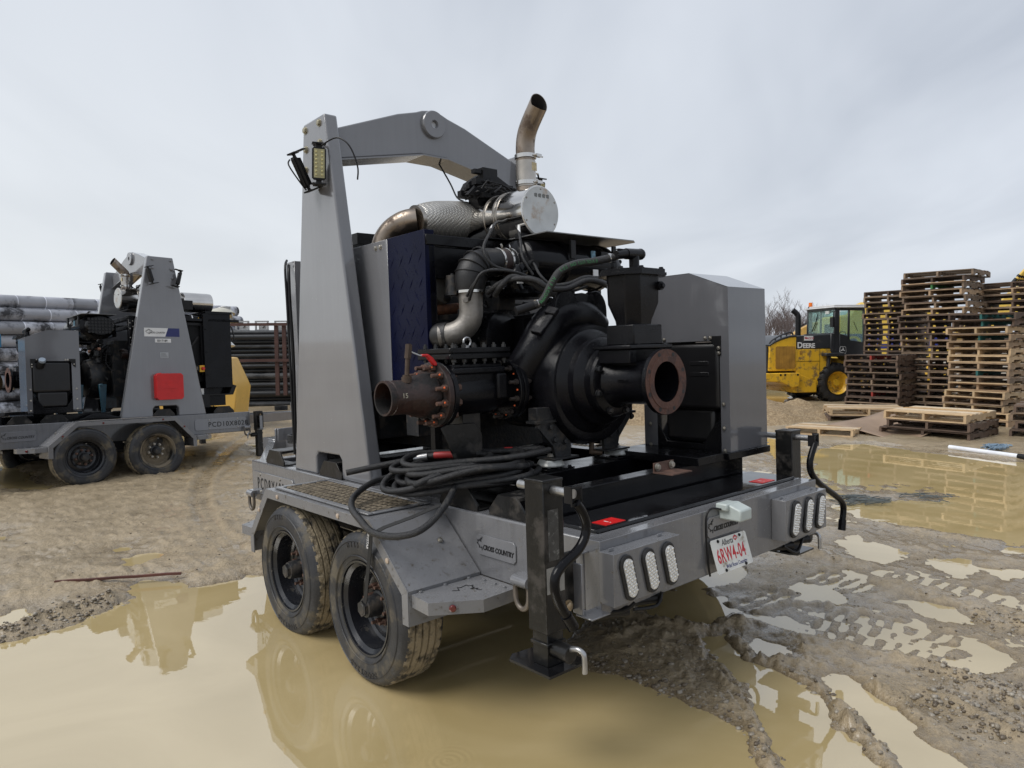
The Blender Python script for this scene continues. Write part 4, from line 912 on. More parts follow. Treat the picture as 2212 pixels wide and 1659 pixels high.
    pth = [(.70, ey, 1.315), (.64, ey, 1.312), (.56, ey, 1.308), (.50, ey, 1.298), (.44, ey, 1.27), (.405, ey, 1.225), (.395, ey, 1.17), (.395, ey, 1.13)]
    it.tube(pth, [.078, .078, .080, .086, .092, .092, .086, .078], 28, sub=4)
    ito = it.build('intake_elbow', RUBBER, root, angle=60)
    it = MB()
    for i in range(4):
        a = R(15+i*20); c = Vector((.50-.0, ey, 1.205)); d_ = Vector((-math.sin(a), 0, math.cos(a)))
        pc = c+d_*.095; tn = Vector((-math.cos(a), 0, -math.sin(a))); it.lathe([(.092, -.005), (.099, -.002), (.099, .002), (.092, .005)], pc, tn, 28, cap=False)
    it.build('elbow_ribs', RUBBER, ito)
    it = MB(); it.tube([(.655, ey, 1.313), (.60, ey, 1.310)], .079, 28); it.build('intake_duct', mat('brown_duct', (.035, .022, .02), .5, 0, .3, 10), ito)
    it = MB()
    for (x, z) in ((.60, 1.310), (.665, 1.313), (.705, 1.315)): it.lathe([(.081, 0), (.084, .001), (.084, .014), (.081, .015)], (x-.007, ey, z), (1, 0, .02), 30, cap=False)
    it.lathe([(.080, 0), (.084, .001), (.084, .016), (.080, .017)], (.395, ey, 1.122), (0, 0, 1), 30, cap=False)
    for x in (.60, .665): it.cyl((x, ey-.05, 1.39), (x+.01, ey-.03, 1.41), .006, .006, 8)
    it.build('hose_clamp', STEEL, ito)
    it = MB(); it.tube([(.395, ey, 1.125), (.395, ey, 1.05), (.393, ey, 1.0), (.380, ey+.01, .955), (.352, ey+.04, .915), (.31, ey+.08, .893), (.265, ey+.13, .885)], .068, 28, sub=4); it.tube([(.34, ey-.02, 1.08), (.325, ey-.045, 1.08)], .014, 12); alo = it.build('intake_pipe', ALU, root, angle=60)
    it = MB(); it.tube([(.30, ey+.092, .890), (.278, ey+.13, .887), (.272, ey+.22, .885), (.272, ey+.36, .88)], .075, 24); it.build('lower_boot', RUBBER, alo)
    # ---- pump
    PX, PZ = .91, .600
    vo_ = MB()
    # snail casing
    n = 56; prof = [(-.13, 1.0), (-.125, 1.06), (-.06, 1.12), (.04, 1.12), (.10, 1.05), (.12, .98)]
    vs = []; fs = []
    for (dy, k) in prof:
        for i in range(n):
            a = 2*math.pi*i/n; rr_ = .285+.075*((a+math.pi*.4) % (2*math.pi))/(2*math.pi)
            rr_ = .315 + .025*math.sin(a*1.0+2.2)
            vs.append((PX+rr_*k*math.cos(a), .98+dy, PZ+rr_*k*math.sin(a)))
    for j in range(len(prof)-1):
        for i in range(n):
            i2 = (i+1) % n; fs.append((j*n+i, j*n+i2, (j+1)*n+i2, (j+1)*n+i))
    fs.append(tuple(range(n))[::-1]); fs.append(tuple((len(prof)-1)*n+i for i in range(n))); vo_.add(vs, [f[::-1] for f in fs])
    vo_.tube([(1.10, 1.0, .90), (1.0, 1.0, .965), (.90, 1.0, .975), (.79, 1.01, .955), (.70, 1.02, .88), (.645, 1.05, .77), (.605, 1.10, .67), (.575, 1.14, .60), (.53, 1.15, .573), (.50, 1.15, .57)], [.10, .108, .112, .112, .112, .112, .112, .11, .11, .11], 28, sub=3)
    voo = vo_.build('pump_volute', CAST, root, angle=50)
    rb = MB()
    for (xc, s_) in ((.80, -1), (1.04, 1)):
        pts = [(xc+.095*math.cos(a), 1.01+.115*math.sin(a)) for a in [math.pi*i/12 for i in range(13)]] + [(xc-.095, .90), (xc-.06, .86), (xc+.06, .86), (xc+.095, .90)]
        rb.prism(pts, 1, .93, .975)
    rb.box((.86, .95, 1.03), (.99, 1.05, 1.075)); rb.box((.85, .94, 1.075), (1.0, 1.06, 1.092)); rb.cyl((.925, 1.0, 1.09), (.925, 1.0, 1.17), .008, .008, 10); rb.cyl((.925, 1.0, 1.09), (.925, 1.0, 1.105), .018, .018, 6)
    rb.lathe([(.13, 0), (.13, .10)], (.925, .93, .98), (0, 1, 0), 30)
    # mounting bosses on the discharge elbow
    Mb = frame_m((.62, .90, .93), (.72, 0, .7), (-.3, 1, .2)); g = MB(); g.box((-.09, -.01, 0), (.09, .03, .02)); g.box((-.10, -.015, .0), (-.05, .055, .03)); g.box((.05, -.015, .0), (.10, .055, .03)); g.v = [tuple(Mb @ Vector(v)) for v in g.v]; rb.add(g.v, g.f)
    rb.build('casing_lugs', CAST, voo, bevel=.004)
    text('CORNELL', .030, CAST, voo, (.865, .927, .965), (1, 0, 0), (0, 0, 1), ext=.003, sx=.85); text('D4870-5', .026, CAST, voo, (.868, .927, .925), (1, 0, 0), (0, 0, 1), ext=.003, sx=.85)
    rg = MB(); rg.lathe([(.150, .66), (.190, .675), (.198, .69), (.198, .735), (.238, .758), (.246, .77), (.246, .812), (.288, .838), (.296, .85), (.296, .90)], (PX, 0, PZ), (0, 1, 0), 64, cap=True); rgo = rg.build('suction_cover', CAST, voo, angle=28)
    rg = MB()
    for k in range(8):
        a = k*.785+.35; rg.bolt((PX+.172*math.cos(a), .668, PZ+.172*math.sin(a)), (0, -1, 0), .016, .018)
    build_each(rg, 'cover_bolt', CASTG, rgo)
    su = MB(); su.lathe([(.172, .337), (.172, .362), (.150, .372), (.132, .39), (.122, .42), (.122, .60), (.14, .64), (.15, .67)], (PX, 0, PZ), (0, 1, 0), 48, cap=False)
    su.lathe([(.105, .339), (.105, .66)], (PX, 0, PZ), (0, 1, 0), 48, cap=False); su.f[-48:] = [f[::-1] for f in su.f[-48:]]
    su.lathe([(.105, .655), (.02, .66)], (PX, 0, PZ), (0, 1, 0), 48, cap=False)
    su.box((PX-.09, .46, PZ+.09), (PX+.11, .68, PZ+.17)); su.tube([(PX-.06, .72, PZ), (PX-.06, .64, PZ-.02)], .03, 16)
    suo = su.build('suction_pipe', CAST, root, angle=35, bevel=.0)
    text('CORNELL', .022, CAST, suo, (PX-.1235, .56, PZ+.0), (0, -1, 0), (0, 0, 1), ext=.002, sx=.9); 
    # flange face with its bolt holes
    fl = MB(); fl.lathe([(.106, .337), (.106, .332), (.140, .332), (.1405, .335), (.170, .335), (.170, .338)], (PX, 0, PZ), (0, 1, 0), 64, cap=False)
    flo = fl.build('suction_flange_face', RUSTO, suo)
    fl = MB()
    for k in range(8):
        a = (k+.5)*math.pi/4; fl.lathe([(.011, .3338), (.011, .3345)], (PX+.152*math.cos(a), 0, PZ+.152*math.sin(a)), (0, 1, 0), 18)
    fl.build('bolt_hole', INK, suo)
    # priming chamber
    pt = MB(); tx, ty = PX+.03, .57
    pt.box((tx-.19, ty-.13, .775), (tx+.17, ty+.13, .797)); pt.box((tx-.17, ty-.11, .70), (tx+.14, ty+.11, .775))
    pt.box((tx-.115, ty-.095, .797), (tx+.125, ty+.095, .905))
    def octa(w, d, c): return [(-w+c, -d), (w-c, -d), (w, -d+c), (w, d-c), (w-c, d), (-w+c, d), (-w, d-c), (-w, -d+c)]
    rings = [(.098, .085, .900), (.102, .088, .93), (.132, .112, 1.02), (.136, .115, 1.167)]
    vs = []; fs = []
    for (w, d, z) in rings: vs += [(tx+x, ty+y, z) for x, y in octa(w, d, .055)]
    for j in range(3):
        for i in range(8): fs.append((j*8+i, j*8+(i+1) % 8, (j+1)*8+(i+1) % 8, (j+1)*8+i))
    pt.add(vs, fs); 
    pto = pt.build('priming_chamber', CAST, root, bevel=.006, seg=2)
    pt = MB(); pt.prism([(tx+x, ty+y) for x, y in octa(.185, .15, .08)], 2, 1.165, 1.180); pt.prism([(tx+x, ty+y) for x, y in octa(.178, .145, .08)], 2, 1.1805, 1.198)
    for (x, y) in octa(.158, .13, .075): pt.bolt((tx+x, ty+y, 1.198), (0, 0, 1), .012, .010)
    for (x, y) in octa(.15, .115, .05): pt.bolt((tx+x, ty+y, .797), (0, 0, 1), .008, .007)
    pt.cyl((tx+.08, ty-.10, 1.11), (tx+.08, ty-.135, 1.11), .024, .024, 14); pt.bolt((tx+.08, ty-.135, 1.11), (0, -1, 0), .014, .014)
    pt.cyl((tx+.02, ty, 1.195), (tx+.02, ty, 1.30), .028, .028, 16); pt.cyl((tx+.075, ty, 1.292), (tx-.05, ty, 1.287), .030, .030, 16); pt.cyl((tx-.05, ty, 1.287), (tx-.13, ty, 1.275), .026, .024, 16); pt.ball((tx+.07, ty, 1.292), .032, 14)
    pt.box((tx-.12, ty-.012, 1.305), (tx-.0, ty+.012, 1.310)); pt.cyl((tx-.10, ty, 1.29), (tx-.10, ty, 1.31), .012, .012, 10)
    pt.build('chamber_lid', CAST, pto, bevel=.002)
    # ---- discharge line: check valve, flanges, reducer
    DY, DZ = 1.15, .570
    dv_ = MB(); dv_.lathe([(.118, .05), (.122, .08), (.128, .16), (.128, .30), (.122, .36), (.100, .44), (.098, .50)], (0, DY, DZ), (1, 0, 0), 40)
    dv_.box((.05, DY-.13, DZ+.10), (.40, DY+.13, DZ+.14)); dv_.box((.06, DY-.11, DZ+.0), (.39, DY+.11, DZ+.16)); dv_.box((.33, DY-.145, DZ-.04), (.40, DY-.08, DZ+.10)); dvo = dv_.build('check_valve', CAST, root, bevel=.012, seg=3, angle=50)
    b = MB(); b.prism([(.03, DY-.15), (.42, DY-.15), (.43, DY-.13), (.43, DY+.15), (.02, DY+.15), (.02, DY-.14)], 2, .752, .778); b.prism([(.03, DY-.15), (.42, DY-.15), (.43, DY-.13), (.43, DY+.15), (.02, DY+.15), (.02, DY-.14)], 2, .784, .810); b.box((.03, DY-.14, .777), (.42, DY+.14, .785))
    bo = b.build('valve_bonnet', BLK, dvo, bevel=.003)
    b = MB()
    for k in range(6):
        for yy in (DY-.125, DY+.125): b.mark(); b.lathe([(.013, 0), (.013, .016)], (.055+k*.068, yy, .810), (0, 0, 1), 6); b.lathe([(.007, .016), (.007, .026)], (.055+k*.068, yy, .810), (0, 0, 1), 8); b.lathe([(.013, 0), (.013, .014)], (.055+k*.068, yy, .737), (0, 0, 1), 6); b.lathe([(.007, 0), (.007, .012)], (.055+k*.068, yy, .724), (0, 0, 1), 8)
    build_each(b, 'bonnet_bolt', mat('dark_bolt', (.05, .05, .05), .35, .6, .3, 30), bo)
    b = MB(); b.tube([(.22+.024*math.cos(a), DY-.03, .842+.024*math.sin(a)) for a in [i*math.pi/8 for i in range(16)]], .006, 10, closed=True); b.cyl((.22, DY-.03, .80), (.22, DY-.03, .822), .012, .012, 12); b.build('lifting_ring', ZINC, bo)
    b = MB()
    for (xx, t_) in ((.475, .026), (.507, .030)): b.lathe([(.166, 0), (.171, .003), (.171, t_-.003), (.166, t_)], (xx, DY, DZ), (1, 0, 0), 56)
    b.lathe([(.166, 0), (.171, .003), (.171, .027), (.166, .03)], (.028, DY, DZ), (1, 0, 0), 56); b.build('valve_flange', CAST, dvo, angle=30)
    b = MB()
    for k in range(10):
        a = (k+.5)*math.pi/5; c = Vector((0, DY+.148*math.cos(a), DZ+.148*math.sin(a)))
        b.mark(); b.lathe([(.0165, 0), (.0165, .020)], c+Vector((.452, 0, 0)), (1, 0, 0), 6); b.lathe([(.010, 0), (.010, .045)], c+Vector((.415, 0, 0)), (1, 0, 0), 10); b.lathe([(.0165, 0), (.0165, .018)], c+Vector((.538, 0, 0)), (1, 0, 0), 6); b.lathe([(.010, 0), (.010, .03)], c+Vector((.54, 0, 0)), (1, 0, 0), 10)
    build_each(b, 'flange_bolt', mat('dark_rust_bolt', (.04, .032, .028), .5, .2, .4, 20), dvo)
    rp_ = MB(); rp_.lathe([(.078, -.292), (.088, -.292), (.0885, -.268), (.084, -.266), (.084, -.258), (.087, -.256), (.087, -.17), (.092, -.155), (.108, -.10), (.116, -.06), (.118, -.02)], (0, DY, DZ), (1, 0, 0), 44, cap=False)
    rp_.lathe([(.078, -.292), (.077, -.18), (.09, -.08)], (0, DY, DZ), (1, 0, 0), 44, cap=False); rp_.f[-88:] = [f[::-1] for f in rp_.f[-88:]]
    rpo = rp_.build('rusty_reducer', RUST, root, angle=40)
    rp_ = MB(); rp_.lathe([(.110, -.006), (.165, -.006), (.171, -.003), (.171, .022), (.166, .025)], (0, DY, DZ), (1, 0, 0), 56); rp_.build('rusty_flange', RUST, rpo, angle=30)
    b = MB(); og = MB()
    for k in range(12):
        a = (k+.5)*math.pi/6; c = Vector((0, DY+.146*math.cos(a), DZ+.146*math.sin(a)))
        b.mark(); b.lathe([(.0185, 0), (.0185, .024)], c+Vector((-.031, 0, 0)), (1, 0, 0), 6); b.lathe([(.0105, 0), (.0105, .04)], c+Vector((-.070, 0, 0)), (1, 0, 0), 10)
        og.mark(); og.ball(c+Vector((-.030, -.0165, .004)), .0062, 6)
        b.lathe([(.0185, 0), (.0185, .02)], c+Vector((.060, 0, 0)), (1, 0, 0), 6)
    build_each(b, 'reducer_bolt', RUSTB, rpo)
    if A:
        og2 = MB()
        for k in range(5):
            a = (k+4.0)*math.pi/5; og2.mark(); og2.ball((.452, DY+.148*math.cos(a)-.0145, DZ+.148*math.sin(a)+.004), .0058, 6)
        build_each(og, 'paint_mark', ORANGE, rpo); build_each(og2, 'paint_mark', ORANGE, dvo)
        text('15', .035, mat('chalk', (.4, .38, .3), .8), rpo, (-.235, DY-.0885, DZ-.0), (1, 0, 0), (0, 0, 1), ext=.0006, bold=.0)
    b = MB(); b.cyl((-.17, DY-.03, .645), (-.17, DY-.035, .68), .022, .022, 14); b.cyl((-.17, DY-.035, .68), (-.165, DY-.04, .765), .012, .012, 12); b.cyl((-.165, DY-.04, .765), (-.158, DY-.045, .835), .019, .019, 6); b.lathe([(.011, .0), (.011, .004)], (-.158, DY-.045, .834), (0, 0, 1), 12); b.lathe([(.026, 0), (.026, .03)], (-.17, DY-.03, .642), (0, 0, 1), 18); vno = b.build('bleed_nipple', mat('brown_pipe', (.075, .05, .035), .5, .3, .3, 20), rpo)
    b = MB(); b.prism([(-.155, .800), (-.11, .782), (-.075, .780), (-.075, .774), (-.11, .776), (-.155, .792)], 1, DY-.065, DY-.050); b.build('valve_lever', ZINC, vno)
    b = MB(); b.prism([(-.095, .7835), (-.06, .784), (-.03, .765), (-.005, .735), (-.008, .722), (-.025, .724), (-.05, .752), (-.065, .771), (-.095, .772)], 1, DY-.069, DY-.046); b.build('valve_grip', RED, vno, bevel=.003)
    # supports
    b = MB(); b.box((.15, DY-.06, .10), (.27, DY+.06, .46)); b.prism([(-.0, .40), (.03, .415), (.22, .41), (.265, .35), (.265, .12), (.13, .12)], 1, DY-.075, DY-.062); b.build('valve_support', DIRTY, root, bevel=.003)
    b = MB()
    for s_ in (-1, 1):
        xx = PX+s_*.36
        pts = [(PX+s_*.42, .395), (PX+s_*.27, .385), (PX+s_*.14, .26), (PX+s_*.14, .185), (PX+s_*.26, .185), (PX+s_*.28, .25)]
        if s_ > 0: pts = pts[::-1]
        b.prism(pts, 1, .905, .925); b.box((PX+s_*.33-.09, .89, .385), (PX+s_*.33+.09, .97, .40)); b.box((PX+s_*.33-.07, .90, .40), (PX+s_*.33+.07, .97, .47)); b.box((PX+s_*.22-.10, .86, .178), (PX+s_*.22+.10, 1.0, .188))
        for (dx, dz) in ((.39, .365), (.30, .36), (.27, .285), (.19, .27)): b.bolt((PX+s_*dx, .905, dz), (0, -1, 0), .016, .014)
    b.build('pump_foot', CASTG, root, bevel=.003)
    for s_ in (-1, 1):
        xx = PX+s_*.28
        b = MB(); b.box((xx-.10, .84, .126), (xx+.10, 1.03, .134)); b.lathe([(.04, .0), (.055, .01)], (xx, .93, .134), (0, 0, 1), 24)
        for (dx, dy) in ((-.08, -.07), (.08, -.07), (-.08, .08), (.08, .08)): b.bolt((xx+dx, .93+dy, .134), (0, 0, 1), .010, .009)
        io = b.build('mount_base', BLK, root, bevel=.002)
        b = MB(); b.lathe([(.076, 0), (.078, .006), (.066, .030), (.062, .034)], (xx, .93, .142), (0, 0, 1), 36); b.build('vibration_mount', mat('white_enamel', (.42, .43, .41), .35, .3, .15, 20, dirt=(.12, .10, .08), dirt_amt=.3, dirt_scale=20), io, angle=30)
        b = MB(); b.bolt((xx, .93, .192), (0, 0, 1), .016, .014); b.build('mount_bolt', BOLTM, io)
    b = MB(); b.cyl((1.02, .98, .24), (1.02, .98, .16), .016, .016, 12); b.cyl((1.02, .98, .17), (1.06, .93, .165), .018, .018, 12); b.box((1.04, .95, .20), (1.12, .965, .212)); b.build('drain_cock', mat('old_brass', (.12, .085, .06), .5, .5), root)
    # hoses on the pump
    gh = MB(); hp = [(.545, 1.0, 1.045), (.56, .95, 1.06), (.58, .90, 1.10), (.60, .84, 1.17), (.64, .76, 1.225), (.70, .68, 1.25), (.775, .62, 1.262), (.84, .585, 1.275)]
    hp = [(.42, .80, 1.02), (.455, .78, 1.035), (.475, .76, 1.075), (.50, .74, 1.135), (.545, .72, 1.195), (.63, .69, 1.232), (.72, .65, 1.245), (.80, .61, 1.262), (.83, .585, 1.272)]
    gh.tube(hp, .021, 14, sub=6); gho = gh.build('vacuum_hose', HOSE, root, angle=60)
    gl = []
    # printing that follows the hose, letter by letter, on its rear side
    if A:
        Q = [Vector(p) for p in hp]; cum = [0]
        for i in range(len(Q)-1): cum.append(cum[-1]+(Q[i+1]-Q[i]).length)
        def at_len(s_):
            for i in range(len(Q)-1):
                if s_ <= cum[i+1]:
                    t = (s_-cum[i])/(cum[i+1]-cum[i]); a, b_, c_, d_ = Q[max(i-1, 0)], Q[i], Q[i+1], Q[min(i+2, len(Q)-1)]
                    p = .5*((2*b_)+(c_-a)*t+(2*a-5*b_+4*c_-d_)*t*t+(3*b_-a-3*c_+d_)*t**3); tg_ = (c_-b_)*.5+(c_-a)*.25*(1-t)+(d_-b_)*.25*t
                    return p, tg_.normalized()
            return Q[-1], (Q[-1]-Q[-2]).normalized()
        s_ = .05; meshes = []
        word = 'EVOLUTION 202  ALFAGOMMA'[::-1]
        tot = cum[-1]-.16
        letters = MB()
        for i, ch in enumerate(word):
            if ch == ' ': continue
            p, tg_ = at_len(.035+(tot)*i/(len(word)-1))
            vdir = (CPOS_local(M)-p).normalized(); nrm = (vdir-tg_*vdir.dot(tg_)).normalized(); yv = nrm.cross(-tg_)
            o_ = p+nrm*.0212-yv*.011+tg_*.009
            lt = text(ch, .026, GREEN, gho, o_, -tg_, yv, ext=.0006, sx=.8)
            me = lt.data; letters.add([v.co.copy() for v in me.vertices], [tuple(pv.vertices) for pv in me.polygons]); bpy.data.objects.remove(lt)
        letters.build('hose_print', GREEN, gho)
    gh = MB(); gh.lathe([(.024, 0), (.024, .018)], (.795, .612, 1.262), (.9, -.2, .2), 18); gh.lathe([(.024, 0), (.024, .018)], (.43, .795, 1.024), (1, -.1, .2), 18); gh.build('hose_clamp', STEEL, gho)
    gh = MB(); gh.cyl((.33, .84, .99), (.425, .80, 1.02), .024, .022, 14); gh.build('hose_fitting', BLKM, gho)
    hh = MB()
    hh.tube([(.45, 1.22, 1.12), (.50, 1.1, 1.18), (.60, 1.0, 1.18), (.68, .95, 1.13), (.80, .93, 1.13), (.95, .90, 1.18), (1.08, .85, 1.14), (1.15, .8, 1.06)], .017, 12, sub=5)
    hh.tube([(.62, 1.16, 1.22), (.66, 1.05, 1.19), (.74, .98, 1.15), (.84, .95, 1.16), (.98, .92, 1.20), (1.12, .85, 1.13), (1.22, .78, 1.02)], .014, 12, sub=5)
    hh.tube([(.345, 1.25, 1.08), (.32, 1.17, 1.15), (.35, 1.13, 1.22), (.46, 1.10, 1.235), (.60, 1.06, 1.21), (.72, 1.0, 1.13), (.86, .96, 1.12), (.98, .94, 1.15)], .008, 10, sub=5)
    hh.tube([(.33, 1.25, 1.10), (.335, 1.18, 1.17), (.40, 1.14, 1.235), (.50, 1.12, 1.235), (.62, 1.06, 1.20)], .008, 10, sub=5)
    hh.tube([(.46, 1.16, 1.10), (.455, 1.1, 1.15), (.52, 1.08, 1.20), (.60, 1.03, 1.17), (.72, .98, 1.10), (.82, .96, 1.11)], .016, 12, sub=5)
    hh.tube([(.735, 1.14, 1.30), (.70, 1.08, 1.27), (.68, 1.03, 1.22), (.70, .99, 1.17), (.76, .97, 1.13)], .008, 10, sub=5)
    hh.tube([(.80, 1.42, 1.60), (.72, 1.38, 1.57), (.60, 1.3, 1.54), (.50, 1.24, 1.46), (.42, 1.2, 1.36), (.46, 1.17, 1.27), (.58, 1.14, 1.24)], .009, 10, sub=5)
    hh.tube([(.82, 1.40, 1.60), (.80, 1.34, 1.54), (.76, 1.28, 1.50), (.70, 1.20, 1.42), (.66, 1.14, 1.32), (.70, 1.1, 1.22)], .008, 10, sub=5)
    hh.build('wiring_harness', HOSE, root)
    hh = MB(); hh.tube([(.56, 1.28, 1.513), (.53, 1.26, 1.49)], .0105, 12); hh.tube([(.81, 1.33, 1.55), (.775, 1.295, 1.515), (.755, 1.27, 1.49)], .0095, 12); hh.box((.60, 1.12, 1.17), (.64, 1.13, 1.20)); hh.build('white_tape', WHITE, root)
    # ---- sheet metal fuel box on the right side
    xa, xb = 1.50, (1.90 if A else 1.82); a0, a1 = GB0, GB1; th = .004
    bx = MB()
    side_poly = [(a0, .14), (a0+.045, .14), (a0+.045, .735), (a0+.12, .808), (a1-.12, .808), (a1-.045, .735), (a1-.045, .14), (a1, .14), (a1, 1.215), (a0+.26, 1.215), (a0, 1.112)]
    side_poly = [(a0, .14), (a0+.06, .14), (a0+.06, .808), (a1-.10, .808), (a1-.10, .14), (a1, .14), (a1, 1.215), (a0+.26, 1.215), (a0, 1.112)]
    bx.prism(side_poly, 0, xa, xa+th); bx.prism(side_poly, 0, xb-th, xb)
    bx.box((xa+th, a0, .14), (xb-th, a0+th, 1.110)); bx.box((xa+th, a1-th, .14), (xb-th, a1, 1.213))
    bx.add([(xa, a0, 1.113), (xb, a0, 1.113), (xb, a0+.26, 1.216), (xa, a0+.26, 1.216), (xa, a0, 1.109), (xb, a0, 1.109), (xb, a0+.26, 1.212), (xa, a0+.26, 1.212)], [(0,1,2,3),(7,6,5,4),(0,4,5,1),(1,5,6,2),(2,6,7,3),(3,7,4,0)])
    bx.box((xa, a0+.26, 1.212), (xb, a1, 1.216))
    bxo = bx.build('sheet_metal_cover', mat('grey_sheet', (.118,.12,.130), .13, 0, .05, 2.5, rvar=.05, bump=.04, bscale=3, streak=.04, drops=.2, coat=.6), root)
    bx = MB()
    for side in (0, 1):
        g = MB(); g.prism([(a0+.05, .835), (a0+.135, .835), (a0+.135, .82), (a0+.10, .79), (a0+.075, .74), (a0+.05, .72)], 0, xa-.004, xa-.0005); g.prism([(a1-.05, .835), (a1-.135, .835), (a1-.135, .82), (a1-.10, .79), (a1-.08, .74), (a1-.05, .72)], 0, xa-.004, xa-.0005)
        if side: g.v = [(xa+xb-x, y, z) for x, y, z in g.v]; g.f = [f[::-1] for f in g.f]
        bx.add(g.v, g.f)
    bx.build('corner_gusset', BLKM, bxo)
    bx = MB()
    for yy, zz in ((a0+.12, .825), (a0+.155, .825), (a0+.065, .765), (a0+.065, .735), (a0+.04, .44), (a0+.04, .30), (a0+.035, .17), (a1-.05, .44), (a1-.05, .30), (a1-.05, .17), (a1-.14, .825), (a1-.17, .825), (a1-.07, .765)):
        bx.bolt((xa-.004, yy, zz), (-1, 0, 0), .009, .007); bx.bolt((xb+.001, yy, zz), (1, 0, 0), .009, .007)
    build_each(bx, 'cover_screw', BOLTM, bxo)
    bx = MB(); bx.box((xa+.004, a0+.065, .40), (xb-.012, a1-.105, .80)); bx.box((xa+.03, a0+.12, .20), (xb-.03, a1-.14, .41)); bto = bx.build('fuel_tank', mat('black_poly_tank', (.009, .009, .010), .36, 0, .2, 5, bump=.1, bscale=12), root, bevel=.03, seg=4)
    bx = MB(); bx.box((xa+.001, a0+.14, .665), (xa+.006, a0+.27, .69)); bx.box((xa+.001, a0+.14, .60), (xa+.006, a0+.27, .625)); bx.build('tank_rib', mat('black_poly_tank', (.01, .01, .011), .33), bto, bevel=.002)
    bx = MB(); bx.prism([(a0+.02, .13), (a1-.02, .13), (a1-.02, .40), (a1-.11, .30), (a1-.17, .20), (a0+.19, .20), (a0+.12, .30), (a0+.02, .42)], 0, xa+.006, xa+.014); bx.prism([(a0+.02, .13), (a1-.02, .13), (a1-.02, .40), (a1-.11, .30), (a1-.17, .20), (a0+.19, .20), (a0+.12, .30), (a0+.02, .42)], 0, xb-.014, xb-.006); bx.box((xa-.05, a0-.02, .125), (xb+.0, a1+.02, .165)); bx.box((1.18 if A else 1.30, a0+.0, .122), (xa-.05, a1, .168)); bx.build('tank_cradle', BLK, root, bevel=.003)
    if not A:
        bx = MB(); bx.cyl((xb-.02, a0+.16, .74), (xb+.05, a0+.17, .80), .05, .045, 20); bx.build('filler_neck', BLKM, bto); bx = MB(); bx.cyl((xb+.05, a0+.17, .80), (xb+.075, a0+.165, .825), .04, .038, 20); bx.build('filler_cap', mat('blue_cap', (.25, .3, .36), .5), bto)
    b = MB(); b.box((.86, .275, .122), (1.03, .40, .128)); b.box((.86, .392, .128), (1.03, .398, .175)); ao = b.build('rusty_angle', RUSTB, root)
    b = MB(); b.bolt((.885, .39, .152), (0, -1, 0), .016, .014); b.bolt((1.005, .39, .152), (0, -1, 0), .016, .014); build_each(b, 'angle_bolt', BOLTM, ao)
    if A:
        for (x0, x1) in ((.175, .245), (1.455, 1.545)):
            b = MB(); b.add([(x0-.005, .115, .0185), (x0+.125, .115, .0185), (x0+.125, .20, .0185), (x0-.005, .20, .0185), (x0-.005, .115, .0165), (x0+.125, .115, .0165), (x0+.125, .20, .0165), (x0-.005, .20, .0165)], [(0,1,2,3),(7,6,5,4),(0,4,5,1),(1,5,6,2),(2,6,7,3),(3,7,4,0)]); so2 = b.build('red_warning_label', RED, root)
            text('!', .06, WHITE, so2, (x0+.04, .135, .0186), (1, 0, 0), (0, 1, 0), ext=.0004)
    if not A:
        base = lambda o: o.name.split('.')[0]
        s35 = {'pump_volute','suction_pipe','priming_chamber','check_valve','rusty_reducer','valve_support','pump_foot','mount_base','drain_cock','vacuum_hose','wiring_harness','white_tape','air_cleaner','cover_plate','intake_elbow','intake_pipe','vacuum_pump','oil_sight_plug','engine_block'}
        for o in root.children:
            if base(o) in s35: o.location.y += .35
            if base(o) in ('muffler', 'exhaust_stack', 'wrapped_exhaust_pipe'): o.location.y += .85; o.location.z += .17
            if base(o) == 'air_cleaner': o.scale = (1.2, 1.2, 1.2); o.location = Vector((1.3, 1.3, 1.315))*(-.2)+Vector((0, .35, 0))
            if base(o) == 'engine_frame': o.location.y += .55
            if base(o) == 'rear_drum': o.location.y += .45; o.location.z += .05
    # mesh walkway strip beyond the pump
    b = MB(); b.box((XM-.30, 1.0, -.02), (XM-.11, 1.8, -.012)); b.build('walkway_strip', GRATE, root)
    return root

def CPOS_local(M): return M.inverted() @ CPOS

# main trailer pose
tx_ = Vector((0.75531347, 0.65529341, 0.00959718)); ty_ = Vector((-0.65496644, 0.7552845, -0.02375451)); tz_ = tx_.cross(ty_)
D1 = 2.92; org = CPOS + ray(1295.2, 1170.7)*D1
MA = Matrix.Identity(4)
for i in range(3): MA[i][0] = tx_[i]; MA[i][1] = ty_[i]; MA[i][2] = tz_[i]; MA[i][3] = org[i]
TA = trailer('A', 'pump_trailer', 'large dark grey pump trailer in the foreground with two lamp boxes and licence plate', MA)
# second trailer
_p = Vector((-7.983, 9.9096, 0.602)); _s = .945; _p = CPOS + (_p-CPOS)*_s
MBm = Matrix.Translation(_p) @ Matrix.Rotation(-.7422, 4, 'Z') @ Matrix.Rotation(-.0199, 4, 'X') @ Matrix.Rotation(-.0669, 4, 'Y') @ Matrix.Scale(_s, 4)
TB = trailer('B', 'pump_trailer', 'grey pump trailer further back on the left with a bright red case on its tower', MBm)

